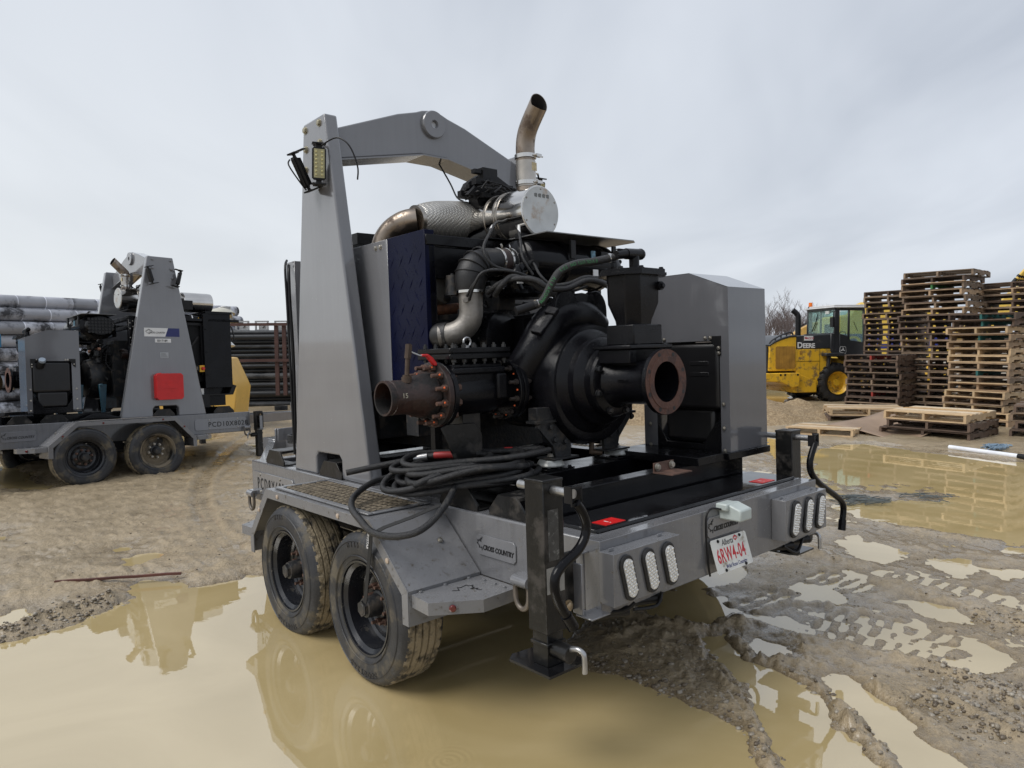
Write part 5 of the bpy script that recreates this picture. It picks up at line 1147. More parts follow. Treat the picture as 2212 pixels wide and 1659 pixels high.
# ---- hose coil lying over the fender and deck, and the strap
from mathutils import Quaternion
hc = MB(); rr = random.Random(21)
def Lw(p): return MA @ Vector(p)
pts = []
c = Vector((.14, 1.06, .14)); u = Vector((.75, -.62, .0)); v = Vector((.60, .72, .0))
N_ = 9; K = 26
for lap in range(N_):
    al = rr.uniform(.30, .44); bl = rr.uniform(.16, .27); cx_ = rr.uniform(-.05, .05); cy2 = rr.uniform(-.04, .04); ph = rr.uniform(-.25, .25); zl = .135+.014*lap
    for k in range(K):
        a = 2*math.pi*k/K+ph*0
        wob = .012*math.sin(3*a+lap*1.7)
        p = c+u*(cx_+(al+wob)*math.cos(a+ph*.6))+v*(cy2+(bl+wob)*math.sin(a+ph*.6)); p.z = zl+.012*math.sin(2*a+lap)
        if p.x < .0: p.z -= min(.10, -p.x*.40)
        pts.append(p)
# smooth the jumps between laps
for _ in range(2):
    pts = [pts[0]]+[(pts[i-1]+pts[i]*2+pts[i+1])/4 for i in range(1, len(pts)-1)]+[pts[-1]]
hc.tube([Lw(p) for p in pts], .0165, 10, sub=2)
loop = [(.05, 1.45, .13), (-.15, 1.50, .10), (-.32, 1.42, .06), (-.43, 1.26, .035), (-.47, 1.10, .0), (-.475, .99, -.035), (-.44, .88, -.045), (-.37, .80, -.03), (-.29, .79, .0), (-.19, .82, .05), (-.09, .88, .10), (.0, .96, .14)]
hc.tube([Lw(p) for p in loop], .0165, 12, sub=5)
loop = [(-.30, 1.55, .16), (-.05, 1.42, .20), (.10, 1.25, .235), (.26, 1.02, .24), (.10, .92, .22), (-.10, .98, .18), (-.22, 1.02, .14)]
hc.tube([Lw(p) for p in loop], .0165, 12, sub=4)
coil = hc.build('hose_coil', HOSE); tag(coil, 'black rubber hose coiled in loose loops over the mudguard and deck of the front trailer', 'hose')
b = MB(); b.tube([Lw(p) for p in [(.085, 1.27, .2335), (.12, 1.22, .237), (.155, 1.17, .238)]], .0182, 12, sub=3); b.tube([Lw(p) for p in [(.40, 1.05, .242), (.43, 1.02, .243)]], .018, 12, sub=3); b.build('red_tape', REDT, coil)
b = MB(); b.tube([Lw(p) for p in [(.0, 1.345, .2185), (.03, 1.318, .224), (.055, 1.295, .228)]], .0205, 12, sub=3); b.build('duct_tape', ZINC, coil)
hc = MB()
spts = [(-.20, .935, .035), (-.32, .96, .012), (-.40, .995, .004), (-.432, 1.02, -.006), (-.446, 1.035, -.05), (-.452, 1.06, -.15), (-.455, 1.08, -.25), (-.456, 1.10, -.34), (-.458, 1.115, -.405)]
spts = [(-.18, .86, .06), (-.30, .93, .01), (-.40, 1.0, -.028), (-.452, 1.04, -.06), (-.452, 1.06, -.15), (-.455, 1.08, -.25), (-.456, 1.10, -.34), (-.458, 1.115, -.405)]
def ribbon(mb, pts, w, side, t=.0015):
    P = [Vector(p) for p in pts]; vs = []; n = len(P)
    for i, p in enumerate(P):
        s_ = Vector(side).normalized()*w/2; tg_ = (P[min(i+1, n-1)]-P[max(i-1, 0)]).normalized(); nn_ = tg_.cross(s_).normalized()*t
        vs += [p-s_-nn_, p+s_-nn_, p+s_+nn_, p-s_+nn_]
    fs = []
    for i in range(n-1):
        for k in range(4): fs.append((i*4+k, i*4+(k+1) % 4, (i+1)*4+(k+1) % 4, (i+1)*4+k))
    fs += [(3,2,1,0), tuple((n-1)*4+k for k in range(4))]
    mb.add(vs, fs)
ribbon(hc, [Lw(p) for p in spts], .030, MA.to_3x3() @ Vector((0, 1, .15)))
stp = hc.build('webbing_strap', mat('black_webbing', (.008, .008, .008), .7, 0, .2, 40)); tag(stp, 'thin black webbing strap hanging from the hose over the rear left wheel', 'strap')
_x = (Lw((-.4546, 1.08, -.25))-Lw((-.452, 1.055, -.12))).normalized()
text('CRYSTAR', .026, WHITE, stp, Lw((-.4565, 1.064, -.045)), _x, (MA.to_3x3() @ Vector((0, -1, 0))), ext=.0003, sx=.8)
# ================================================================ ground, puddles, stones
def _h(ix, iy, s):
    n = (ix*374761393 + iy*668265263 + s*982451653) & 0xFFFFFFFF
    n = ((n ^ (n >> 13))*1274126177) & 0xFFFFFFFF
    return ((n ^ (n >> 16)) & 0xFFFF)/65535.0
def vnoise(x, y, f, s=0):
    x = x*f+1000.5; y = y*f+1000.5; ix = np.floor(x).astype(np.int64); iy = np.floor(y).astype(np.int64)
    fx = x-ix; fy = y-iy; fx = fx*fx*(3-2*fx); fy = fy*fy*(3-2*fy)
    a = _h(ix, iy, s); b = _h(ix+1, iy, s); c = _h(ix, iy+1, s); d = _h(ix+1, iy+1, s)
    return (a*(1-fx)+b*fx)*(1-fy)+(c*(1-fx)+d*fx)*fy-.5
def poly_sd(x, y, P):
    P = np.array(P); n = len(P); best = np.full(x.shape, 1e9); ins = np.zeros(x.shape, bool)
    for i in range(n):
        ax_, ay = P[i]; bx, by = P[(i+1) % n]; dx, dy = bx-ax_, by-ay; L = dx*dx+dy*dy+1e-12
        t = np.clip(((x-ax_)*dx+(y-ay)*dy)/L, 0, 1); q = (x-ax_-t*dx)**2+(y-ay-t*dy)**2; best = np.minimum(best, q)
        c = ((ay > y) != (by > y)) & (x < (bx-ax_)*(y-ay)/(by-ay+1e-12)+ax_); ins ^= c
    d = np.sqrt(best); return np.where(ins, -d, d)
def line_d(x, y, P):
    best = np.full(x.shape, 1e9); s = np.zeros(x.shape); acc = 0
    for i in range(len(P)-1):
        ax_, ay = P[i]; bx, by = P[i+1]; dx, dy = bx-ax_, by-ay; L = math.hypot(dx, dy)
        t = np.clip(((x-ax_)*dx+(y-ay)*dy)/(L*L), 0, 1); q = np.sqrt((x-ax_-t*dx)**2+(y-ay-t*dy)**2)
        s = np.where(q < best, acc+t*L, s); best = np.minimum(best, q); acc += L
    return best, s
def G2(l): return [tuple(gp(a, b))[:2] for a, b in l]
# outlines of the pools, laid out on the ground plane
def c0(x, y): return (x*.3164, 1134+y*.3164)
def c1(x, y): return (1080+x*.3662, 1242+y*.3662)
def c2(x, y): return (1566+x*.3815, 1026+y*.3815)
def c3(x, y): return (1620+x*.3256, 540+y*.3256)
POOLS = [
 # big pool in front and under the trailer
 [(-300, 1460), c0(0, 850), c0(200, 790), c0(400, 700), c0(600, 625), c0(770, 560), c0(820, 500), c0(780, 440), c0(960, 375), c0(1200, 362), c0(1380, 420), c0(1480, 408), c0(1640, 370), c0(1660, 335), c0(1800, 340),
  (640, 1225), (800, 1200), (1000, 1190), (1150, 1215), (1230, 1270), (1255, 1350), c1(480, 510), c1(740, 595), c1(930, 685), c1(1100, 765), c1(1250, 825), c1(1400, 925), c1(1480, 975), c1(1500, 1060), c1(1560, 1138), (1700, 1760), (1500, 2600), (-300, 2600)],
 # pool reflecting the rear of the trailer
 [c1(780, 120), c1(1150, 40), c1(1235, 90), c1(1520, 110), c1(1440, 180), c1(1330, 230), c1(1320, 290), c1(1150, 320), c1(940, 290), c1(800, 200)],
 [c1(1150, 375), c1(1330, 350), c1(1420, 430), c1(1500, 510), c1(1620, 560), c1(1700, 600), c1(1860, 650), c1(1940, 740), c1(2060, 890), c1(2110, 960), c1(2200, 1060), c1(2300, 1180), c1(1700, 1200), c1(1610, 1060), c1(1520, 880), c1(1440, 740), c1(1290, 560), c1(1200, 420)],
 [c1(1370, 360), c1(1560, 400), c1(1740, 430), c1(1800, 500), c1(1600, 520), c1(1480, 480)],
 # pale pool on the lower right
 [c2(500, 1140), c2(600, 1110), c2(760, 1130), c2(870, 1220), c2(960, 1280), c2(1050, 1350), c2(1200, 1480), c2(1340, 1600), c2(1420, 1720), c2(1050, 1720), c2(860, 1540), c2(740, 1440), c2(640, 1310)],
 # water between clumps behind the bumper
 [c2(0, 620), c2(100, 640), c2(240, 700), c2(200, 760), c2(60, 780), c2(0, 740)],
 [c2(120, 790), c2(300, 740), c2(430, 800), c2(500, 830), c2(400, 880), c2(200, 850)],
 [c2(240, 760), c2(400, 700), c2(620, 690), c2(600, 770), c2(480, 800), c2(300, 800)],
 [c2(420, 640), c2(560, 590), c2(700, 610), c2(620, 660), c2(480, 690)],
 [c2(590, 590), c2(720, 545), c2(860, 570), c2(720, 640)],
 [c2(560, 840), c2(800, 780), c2(1000, 830), c2(1200, 900), c2(1150, 990), c2(940, 970), c2(700, 910)],
 [c2(580, 360), c2(760, 340), c2(930, 420), c2(1000, 470), c2(900, 500), c2(740, 450)],
 [c2(960, 540), c2(1080, 560), c2(1300, 620), c2(1500, 660), c2(1640, 700), c2(1400, 680), c2(1100, 610)],
 [c2(1060, 730), c2(1250, 740), c2(1420, 800), c2(1400, 840), c2(1150, 780)],
 [c2(1180, 490), c2(1340, 480), c2(1500, 530), c2(1400, 590), c2(1270, 580)],
 [c2(1430, 520), c2(1693, 540), c2(1750, 600), c2(1560, 590)],
 [c2(1560, 390), c2(1693, 380), c2(1760, 440), c2(1600, 440)],
 # large pool in front of the pallets
 [c3(410, 1350), c3(560, 1300), c3(760, 1290), c3(930, 1310), c3(1180, 1345), c3(1330, 1365), c3(1560, 1390), c3(1900, 1420), c3(2300, 1500), c2(2300, 420), c2(1693, 365), c2(1500, 350), c2(1300, 325), c2(1100, 290), c2(960, 270), c2(820, 255), c2(740, 230), c2(680, 180), c2(720, 160), c2(900, 165), c2(1060, 150), c2(1200, 140), c2(1290, 110), c2(1200, 70), c2(1000, 50), c2(800, 60), c2(690, 70), c2(600, 40), c2(520, 10), c3(430, 1560), c3(440, 1450)],
 [c2(560, 60), c2(640, 60), c2(700, 100), c2(640, 130), c2(570, 110)], [c2(620, 190), c2(840, 165), c2(850, 240), c2(760, 225)],
 # small ones on the left
 [c0(790, 170), c0(900, 155), c0(950, 170), c0(850, 190)], [c0(830, 230), c0(960, 205), c0(1090, 210), c0(1000, 250), c0(880, 280)], [c0(-100, 80), c0(60, 70), c0(30, 100)], [c0(1450, 105), c0(1500, 110), c0(1600, 180), c0(1640, 230), c0(1560, 250), c0(1500, 200)],
 [c0(-60, 640), c0(90, 590), c0(190, 620), c0(100, 660), c0(0, 700)],
 [(320, 940), (420, 930), (470, 950), (380, 965)], [(-30, 1000), (60, 1020), (100, 1060), (0, 1055)], [(1680, 880), (1720, 850), (1700, 800), (1640, 800), (1600, 860)], [(1640, 940), (1700, 950), (1745, 1000), (1660, 990)], [(540, 960), (640, 950), (640, 975), (560, 985)],
]
ISLES = [[c2(620, 90), c2(760, 60), c2(930, 45), c2(1100, 60), c2(1270, 90), c2(1210, 125), c2(1000, 145), c2(820, 150), c2(700, 130)]]
RIDGES = [ # polyline, width, height
 ([c1(700, 240), c1(900, 290), c1(1150, 330), c1(1350, 290), c1(1560, 300), c1(1740, 370), c1(1800, 440)], .06, .040),
 ([c1(1330, 340), c1(1400, 420), c1(1480, 485)], .035, .022), ([c1(1500, 500), c1(1700, 500), c1(1900, 540)], .05, .022),
 ([c1(1620, 540), c1(1880, 680), c1(2080, 890)], .045, .028), ([c1(2090, 920), c1(2180, 1010), c1(2250, 1100), c1(2330, 1200)], .05, .026),
 ([c1(1180, 400), c1(1280, 540), c1(1400, 700), c1(1500, 860), c1(1560, 1000), c1(1640, 1138)], .05, .026),
 ([c2(590, 1000), c2(830, 1160), c2(960, 1270), c2(1200, 1450), c2(1400, 1640)], .05, .016),
 ([c2(680, 960), c2(900, 1010), c2(1230, 1110), c2(1450, 1210), c2(1693, 1300), c2(1900, 1380)], .07, .030),
 ([c2(1120, 1250), c2(1300, 1330), c2(1500, 1430), c2(1693, 1530)], .07, .024),
 ([c2(500, 450), c2(760, 520), c2(1100, 680), c2(1450, 800), c2(1693, 860), c2(1900, 900)], .08, .030),
 ([c2(700, 230), c2(1000, 310), c2(1400, 380), c2(1800, 420)], .07, .022),
 ([c2(0, 640), c2(200, 690), c2(400, 670)], .05, .022), ([c2(860, 1220), c2(1000, 1290)], .04, .018),
 ([c0(-60, 770), c0(200, 700), c0(400, 640), c0(600, 575), c0(760, 520)], .09, .045),
 ([c0(-20, 970), c0(130, 910)], .035, .030), ([c0(-10, 1170), c0(110, 1105)], .035, .030), ([c0(-30, 1385), c0(180, 1310), c0(330, 1255)], .035, .032),
 ([c0(1820, 1659), c0(1920, 1580)], .04, .034), ([(690, 1520), (720, 1555), (708, 1600)], .035, .036), ([(700, 1415), (690, 1450)], .02, .02),
]
TRACKS = [ # tyre tracks: centre line, half width, period of the tread bars
 ([c2(150, 690), c2(330, 745), c2(520, 790), c2(650, 815)], .24, .088), ([c2(500, 830), c2(760, 880), c2(1000, 930), c2(1300, 1010)], .30, .10), ([c2(480, 560), c2(640, 600), c2(820, 650)], .17, .085), ([c2(900, 560), c2(1200, 620), c2(1500, 690), c2(1700, 740)], .16, .10),
 ([c0(1380, 0), c0(1420, 80), c0(1520, 180), c0(1700, 280)], .16, .06), ([(560, 925), (490, 980), (440, 1040), (432, 1095), (458, 1150), (530, 1215)], .13, .05),
]
WP = [G2(p) for p in POOLS]; WI = [G2(p) for p in ISLES]; WR_ = [(G2(p), w, h) for p, w, h in RIDGES]; WT = [(G2(p), w, q) for p, w, q in TRACKS]
PROT = [tuple(MA @ Vector(p))[:2] for p in ((-.42, 1.2, 0), (-.42, 2.1, 0), (2.24, 1.2, 0), (2.24, 2.1, 0))]
BW = [tuple(MBm @ Vector(p))[:2] for p in ((2.24, 1.2, 0), (2.24, 2.1, 0), (-.42, 1.2, 0), (-.42, 2.1, 0))]
def height(x, y):
    r = np.sqrt(x*x+y*y)
    f1 = np.clip(1.6-r/14, 0, 1); f2 = np.clip(1.5-r/6.5, 0, 1)
    low = vnoise(x, y, .45, 1)*.030+vnoise(x, y, 1.3, 2)*.018
    fine = vnoise(x, y, 4, 3)*.011+vnoise(x, y, 10, 4)*.010*f1+vnoise(x, y, 24, 5)*.013*f1+vnoise(x, y, 55, 6)*.009*f2
    clump = np.maximum(0, vnoise(x, y, 7, 8)+vnoise(x, y, 17, 9)*.8+vnoise(x, y, 33, 10)*.5-.16)*.085*f1+np.maximum(0, vnoise(x, y, 40, 13)+vnoise(x, y, 23, 14)*.6-.2)*.045*f2
    # ruts running with the traffic on the right
    rut = np.sin((x*.55+y*.85)*5.2+vnoise(x, y, .9, 11)*5)*.008
    right = np.clip((x-.6)/1.2, 0, 1)*np.clip((16-r)/4, 0, 1)
    base = .036+low*.7+(-.026)*right
    h = base+fine+clump*.45*(1-.5*right)+rut*right
    far = np.clip((r-9)/6, 0, 1); h = h+far*(.02+low*.9)
    wob = vnoise(x, y, 2.2, 21)*.16+vnoise(x, y, 6, 22)*.14+vnoise(x, y, 18, 23)*.07
    sd = np.full(x.shape, 1e9)
    for P in WP: sd = np.minimum(sd, poly_sd(x, y, P))
    for P in WI: sd = np.maximum(sd, -poly_sd(x, y, P))
    d = sd+wob*np.clip(r/5, .45, 1)
    inside = np.clip(-d/.30, 0, 1); outside = np.clip(d/.28, 0, 1)
    outside = outside**.7
    h = np.where(d < 0, -.004-.05*inside+fine*.35*(1-inside), .001+h*outside+fine*.35*(1-outside))
    for P, w, a in WR_:
        q, s = line_d(x, y, P); q = q+vnoise(x, y, 5, 31)*.06+vnoise(x, y, 19, 35)*.035
        lump = .55+.9*vnoise(s, q*0, 5, 32)+.9*vnoise(x, y, 11, 33)+.9*vnoise(x, y, 28, 34)+.7*vnoise(x, y, 60, 36)
        h = h+a*np.exp(-(q/w)**2)*np.clip(lump+.3, 0, 1.7)
    for P, w, per in WT:
        q, s = line_d(x, y, P); m = np.clip(1.4-q/w, 0, 1)
        sgn = vnoise(x, y, 6, 41)*1.6
        if per > .08: bars = np.sin(s/per*2*math.pi+sgn+(q/.16 if per < .095 else 0))*(1 if per < .095 else np.cos(q/.055+vnoise(x, y, 5, 43)*1.5))
        else: bars = .35*np.cos(q/.022)+.3*np.sin(s/.03)
        bars = np.tanh(bars*2.2)
        if per > .08: h = h*(1-m)+m*(-.0045+.0115*bars+fine*.9+.5*low+vnoise(x, y, 13, 45)*.012)
        else: h = h*(1-m*.85)+m*.85*(.022+.007*bars+low*.5)
        h = h+.014*np.exp(-((q-w)/.05)**2)*np.clip(.8+vnoise(x, y, 9, 44)*2, 0, 1.6)
    for px_, py_ in PROT: h = np.where((x-px_)**2+(y-py_)**2 < .2, np.minimum(h, -.03), h)
    for px_, py_ in BW: h = h - .02*np.exp(-((x-px_)**2+(y-py_)**2)/.04)
    # churned mud wedge behind the left jack stays just above the water
    W = poly_sd(x, y, G2([c1(300, 420), c1(700, 250), c1(1150, 350), c1(1200, 420), c1(1290, 560), c1(1400, 700), c1(1500, 870), c1(1440, 930), c1(1250, 820), c1(930, 680), c1(480, 510)]))
    h = np.where(W < .0, np.maximum(h, .003+.014*np.clip(-W/.15, 0, 1)+fine*.5), h)
    return h
# polar grid, dense in the field of view
th_d = np.linspace(R(-44), R(44), 760); th_c = np.linspace(R(44), R(316), 90)[1:-1]; th = np.concatenate([th_d, th_c])
rr_a = [0.0005, .6, 1.2, 1.8]; r_ = 2.2
while r_ < 900: rr_a.append(r_); r_ *= 1.0050 if r_ < 24 else (1.012 if r_ < 60 else 1.06)
rr_a = np.array(rr_a); nT, nR = len(th), len(rr_a)
TT, RR = np.meshgrid(th, rr_a); X = RR*np.sin(TT); Y = RR*np.cos(TT)
H = height(X.ravel(), Y.ravel()).reshape(X.shape)
H = np.where(RR > 60, .05, H)
me = bpy.data.meshes.new('ground'); co = np.stack([X.ravel(), Y.ravel(), H.ravel()], 1).astype(np.float32)
i, j = np.meshgrid(np.arange(nR-1), np.arange(nT), indexing='ij'); j2 = (j+1) % nT
quads = np.stack([i*nT+j, (i+1)*nT+j, (i+1)*nT+j2, i*nT+j2], -1).reshape(-1, 4)[:, ::-1].astype(np.int32)
me.vertices.add(len(co)); me.vertices.foreach_set('co', co.ravel()); me.loops.add(quads.size); me.loops.foreach_set('vertex_index', quads.ravel())
me.polygons.add(len(quads)); me.polygons.foreach_set('loop_start', np.arange(0, quads.size, 4, dtype=np.int32)); me.polygons.foreach_set('loop_total', np.full(len(quads), 4, np.int32))
me.update(calc_edges=True); me.validate(); me.shade_smooth()
if me.polygons[len(me.polygons)//2].normal.z < 0: me.flip_normals()
gm_ = bpy.data.materials.new('wet_mud'); gm_.use_nodes = True; t = gm_.node_tree; n_ = t.nodes; l = t.links; b = n_['Principled BSDF']
ge = n_.new('ShaderNodeNewGeometry'); sp_ = n_.new('ShaderNodeSeparateXYZ'); l.new(ge.outputs['Position'], sp_.inputs[0])
wet = n_.new('ShaderNodeMapRange'); wet.inputs['From Min'].default_value = .045; wet.inputs['From Max'].default_value = .004; l.new(sp_.outputs['Z'], wet.inputs[0])
def NZ(s, d, v=ge.outputs['Position'], rough=.6):
    q = n_.new('ShaderNodeTexNoise'); q.inputs['Scale'].default_value = s; q.inputs['Detail'].default_value = d; q.inputs['Roughness'].default_value = rough; l.new(v, q.inputs['Vector']); return q
na = NZ(.55, 6); nb = NZ(7, 6); nc = NZ(42, 4); nd = NZ(150, 3)
r1 = n_.new('ShaderNodeValToRGB'); e = r1.color_ramp.elements; e[0].position = .30; e[0].color = (.25, .195, .12, 1); e[1].position = .72; e[1].color = (.41, .325, .21, 1)
mixv = n_.new('ShaderNodeMath'); mixv.operation = 'MULTIPLY_ADD'; mixv.inputs[1].default_value = .5; l.new(na.outputs[0], mixv.inputs[0]); h2 = n_.new('ShaderNodeMath'); h2.operation = 'MULTIPLY'; h2.inputs[1].default_value = .5; l.new(nb.outputs[0], h2.inputs[0]); l.new(h2.outputs[0], mixv.inputs[2])
l.new(mixv.outputs[0], r1.inputs[0])
dk = n_.new('ShaderNodeMix'); dk.data_type = 'RGBA'; dk.blend_type = 'MULTIPLY'; l.new(r1.outputs[0], dk.inputs['A'])
sc_ = n_.new('ShaderNodeMapRange'); sc_.inputs['From Min'].default_value = .35; sc_.inputs['From Max'].default_value = .62; sc_.inputs['To Min'].default_value = .80; sc_.inputs['To Max'].default_value = 1.08; l.new(nc.outputs[0], sc_.inputs[0])
cmbx = n_.new('ShaderNodeCombineColor'); [l.new(sc_.outputs[0], cmbx.inputs[k]) for k in range(3)]; dk.inputs['Factor'].default_value = 1; l.new(cmbx.outputs[0], dk.inputs['B'])
# clods standing out of the mud carry darker, stony soil
top_ = n_.new('ShaderNodeMapRange'); top_.inputs['From Min'].default_value = .048; top_.inputs['From Max'].default_value = .075; top_.inputs['To Max'].default_value = .60; l.new(sp_.outputs['Z'], top_.inputs[0])
mm = n_.new('ShaderNodeMix'); mm.data_type = 'RGBA'; l.new(top_.outputs[0], mm.inputs['Factor']); l.new(dk.outputs['Result'], mm.inputs['A']); mm.inputs['B'].default_value = (.155, .12, .075, 1)
wd = n_.new('ShaderNodeMix'); wd.data_type = 'RGBA'; wd.blend_type = 'MULTIPLY'; wf = n_.new('ShaderNodeMapRange'); wf.inputs['From Min'].default_value = .022; wf.inputs['From Max'].default_value = .002; l.new(sp_.outputs['Z'], wf.inputs[0]); l.new(wf.outputs[0], wd.inputs['Factor']); l.new(mm.outputs['Result'], wd.inputs['A']); wd.inputs['B'].default_value = (.66, .64, .60, 1)
l.new(wd.outputs['Result'], b.inputs['Base Color'])
ro = n_.new('ShaderNodeMapRange'); ro.inputs['To Min'].default_value = .48; ro.inputs['To Max'].default_value = .12; l.new(wet.outputs[0], ro.inputs[0])
ro2 = n_.new('ShaderNodeMapRange'); ro2.inputs['From Min'].default_value = .4; ro2.inputs['From Max'].default_value = .6; ro2.inputs['To Min'].default_value = -.10; ro2.inputs['To Max'].default_value = .18; l.new(nb.outputs[0], ro2.inputs[0])
ra_ = n_.new('ShaderNodeMath'); ra_.operation = 'ADD'; ra_.use_clamp = True; l.new(ro.outputs[0], ra_.inputs[0]); l.new(ro2.outputs[0], ra_.inputs[1]); l.new(ra_.outputs[0], b.inputs['Roughness'])
nf = NZ(1.7, 5); cf = n_.new('ShaderNodeMapRange'); cf.inputs['To Max'].default_value = .7; cf.inputs['From Min'].default_value = .38; cf.inputs['From Max'].default_value = .60; l.new(nf.outputs[0], cf.inputs[0])
cz = n_.new('ShaderNodeMapRange'); cz.inputs['From Min'].default_value = .070; cz.inputs['From Max'].default_value = .030; l.new(sp_.outputs['Z'], cz.inputs[0]); cm = n_.new('ShaderNodeMath'); cm.operation = 'MULTIPLY'; l.new(cf.outputs[0], cm.inputs[0]); l.new(cz.outputs[0], cm.inputs[1]); l.new(cm.outputs[0], b.inputs['Coat Weight']); b.inputs['Coat Roughness'].default_value = .12; b.inputs['Coat IOR'].default_value = 1.48
b1 = n_.new('ShaderNodeBump'); b1.inputs['Strength'].default_value = .75; b1.inputs['Distance'].default_value = .02; l.new(nc.outputs[0], b1.inputs['Height'])
b2 = n_.new('ShaderNodeBump'); b2.inputs['Strength'].default_value = .45; b2.inputs['Distance'].default_value = .006; l.new(nd.outputs[0], b2.inputs['Height']); l.new(b1.outputs[0], b2.inputs['Normal']); l.new(b2.outputs[0], b.inputs['Normal'])
me.materials.append(gm_)
go = bpy.data.objects.new('ground', me); COL.objects.link(go); go['kind'] = 'structure'; go['label'] = 'churned wet brown mud of the yard with ruts and pools'
# water
wm = bpy.data.materials.new('muddy_water'); wm.use_nodes = True; t = wm.node_tree; n_ = t.nodes; l = t.links; b = n_['Principled BSDF']
ge = n_.new('ShaderNodeNewGeometry')
nw = n_.new('ShaderNodeTexNoise'); nw.inputs['Scale'].default_value = .9; nw.inputs['Detail'].default_value = 6; nw.inputs['Distortion'].default_value = 1.2; l.new(ge.outputs['Position'], nw.inputs['Vector'])
cw = n_.new('ShaderNodeValToRGB'); cw.color_ramp.elements[0].position = .3; cw.color_ramp.elements[0].color = (.41, .315, .145, 1); cw.color_ramp.elements[1].position = .7; cw.color_ramp.elements[1].color = (.52, .41, .215, 1); l.new(nw.outputs[0], cw.inputs[0]); l.new(cw.outputs[0], b.inputs['Base Color'])
b.inputs['Roughness'].default_value = .012; b.inputs['IOR'].default_value = 3.0; b.inputs['Specular IOR Level'].default_value = .5
# rain rings: sparse voronoi cells with a damped wave round each centre
vr = n_.new('ShaderNodeTexVoronoi'); vr.inputs['Scale'].default_value = 1.15; vr.voronoi_dimensions = '2D'; l.new(ge.outputs['Position'], vr.inputs['Vector'])
s1 = n_.new('ShaderNodeMath'); s1.operation = 'MULTIPLY'; s1.inputs[1].default_value = 190; l.new(vr.outputs['Distance'], s1.inputs[0])
s2 = n_.new('ShaderNodeMath'); s2.operation = 'SINE'; l.new(s1.outputs[0], s2.inputs[0])
sc2 = n_.new('ShaderNodeSeparateColor'); l.new(vr.outputs['Color'], sc2.inputs[0])
ring = n_.new('ShaderNodeMapRange'); ring.inputs['From Min'].default_value = .16; ring.inputs['From Max'].default_value = .07; l.new(vr.outputs['Distance'], ring.inputs[0])
gt = n_.new('ShaderNodeMath'); gt.operation = 'GREATER_THAN'; gt.inputs[1].default_value = .66; l.new(sc2.outputs[0], gt.inputs[0])
m1 = n_.new('ShaderNodeMath'); m1.operation = 'MULTIPLY'; l.new(s2.outputs[0], m1.inputs[0]); l.new(ring.outputs[0], m1.inputs[1]); m2 = n_.new('ShaderNodeMath'); m2.operation = 'MULTIPLY'; l.new(m1.outputs[0], m2.inputs[0]); l.new(gt.outputs[0], m2.inputs[1])
bw_ = n_.new('ShaderNodeBump'); bw_.inputs['Strength'].default_value = .30; bw_.inputs['Distance'].default_value = .0012; l.new(m2.outputs[0], bw_.inputs['Height'])
nz2 = n_.new('ShaderNodeTexNoise'); nz2.inputs['Scale'].default_value = 7; nz2.inputs['Detail'].default_value = 3; l.new(ge.outputs['Position'], nz2.inputs['Vector'])
bw2 = n_.new('ShaderNodeBump'); bw2.inputs['Strength'].default_value = .08; bw2.inputs['Distance'].default_value = .004; l.new(nz2.outputs[0], bw2.inputs['Height']); l.new(bw_.outputs[0], bw2.inputs['Normal']); l.new(bw2.outputs[0], b.inputs['Normal'])
wv = MB(); wv.add([(-60, -20, 0), (60, -20, 0), (60, 60, 0), (-60, 60, 0)], [(0, 1, 2, 3)])
wo = wv.build('puddle_water', wm); wo['kind'] = 'structure'
# loose stones, strewn along the ridges and thinly elsewhere
rs = np.random.RandomState(5); C_ = []
def along(P, n, w):
    P = [np.array(q) for q in P]; seg = [np.linalg.norm(P[i+1]-P[i]) for i in range(len(P)-1)]; tot = sum(seg)
    for _ in range(n):
        s = rs.rand()*tot; i = 0
        while s > seg[i] and i < len(seg)-1: s -= seg[i]; i += 1
        d = (P[i+1]-P[i])/seg[i]; q = P[i]+d*s+np.array([-d[1], d[0]])*rs.randn()*w; C_.append((q[0], q[1], .0025+.013*rs.rand()**3.2))
along(G2([c2(1200, 1090), c2(1450, 1210), c2(1693, 1300), c2(1900, 1380)]), 420, .10); along(G2([c2(1120, 1250), c2(1300, 1330), c2(1500, 1430), c2(1693, 1530)]), 360, .10)
along(G2([c2(1400, 800), c2(1693, 870), c2(1850, 900)]), 300, .12); along(G2([c0(-60, 780), c0(200, 705), c0(400, 645), c0(600, 580), c0(760, 525)]), 620, .09)
along(G2([c1(480, 500), c1(740, 590), c1(1100, 750), c1(1400, 900), c1(1500, 990), c1(1600, 1110)]), 330, .05); along(G2([c1(700, 480), c1(1100, 600), c1(1300, 800)]), 150, .18); along(G2([c1(1580, 560), c1(1860, 680), c1(2080, 890), c1(2250, 1100)]), 120, .06)
along(G2([(690, 1520), (720, 1555), (708, 1600)]), 22, .03); along(G2([c1(120, 580), c1(500, 720)]), 26, .14)
for _ in range(5200):
    a = R(rs.uniform(-38, 38)); r = 2.6+8*rs.rand()**1.3; C_.append((r*math.sin(a), r*math.cos(a), .002+.007*rs.rand()**3))
C_ = np.array(C_); Hs = height(C_[:, 0], C_[:, 1]); keep = Hs > -.012; C_ = C_[keep]; Hs = Hs[keep]
ico = MB(); ico.ball((0, 0, 0), 1, 6); iv = np.array(ico.v); vs = []; fs = []
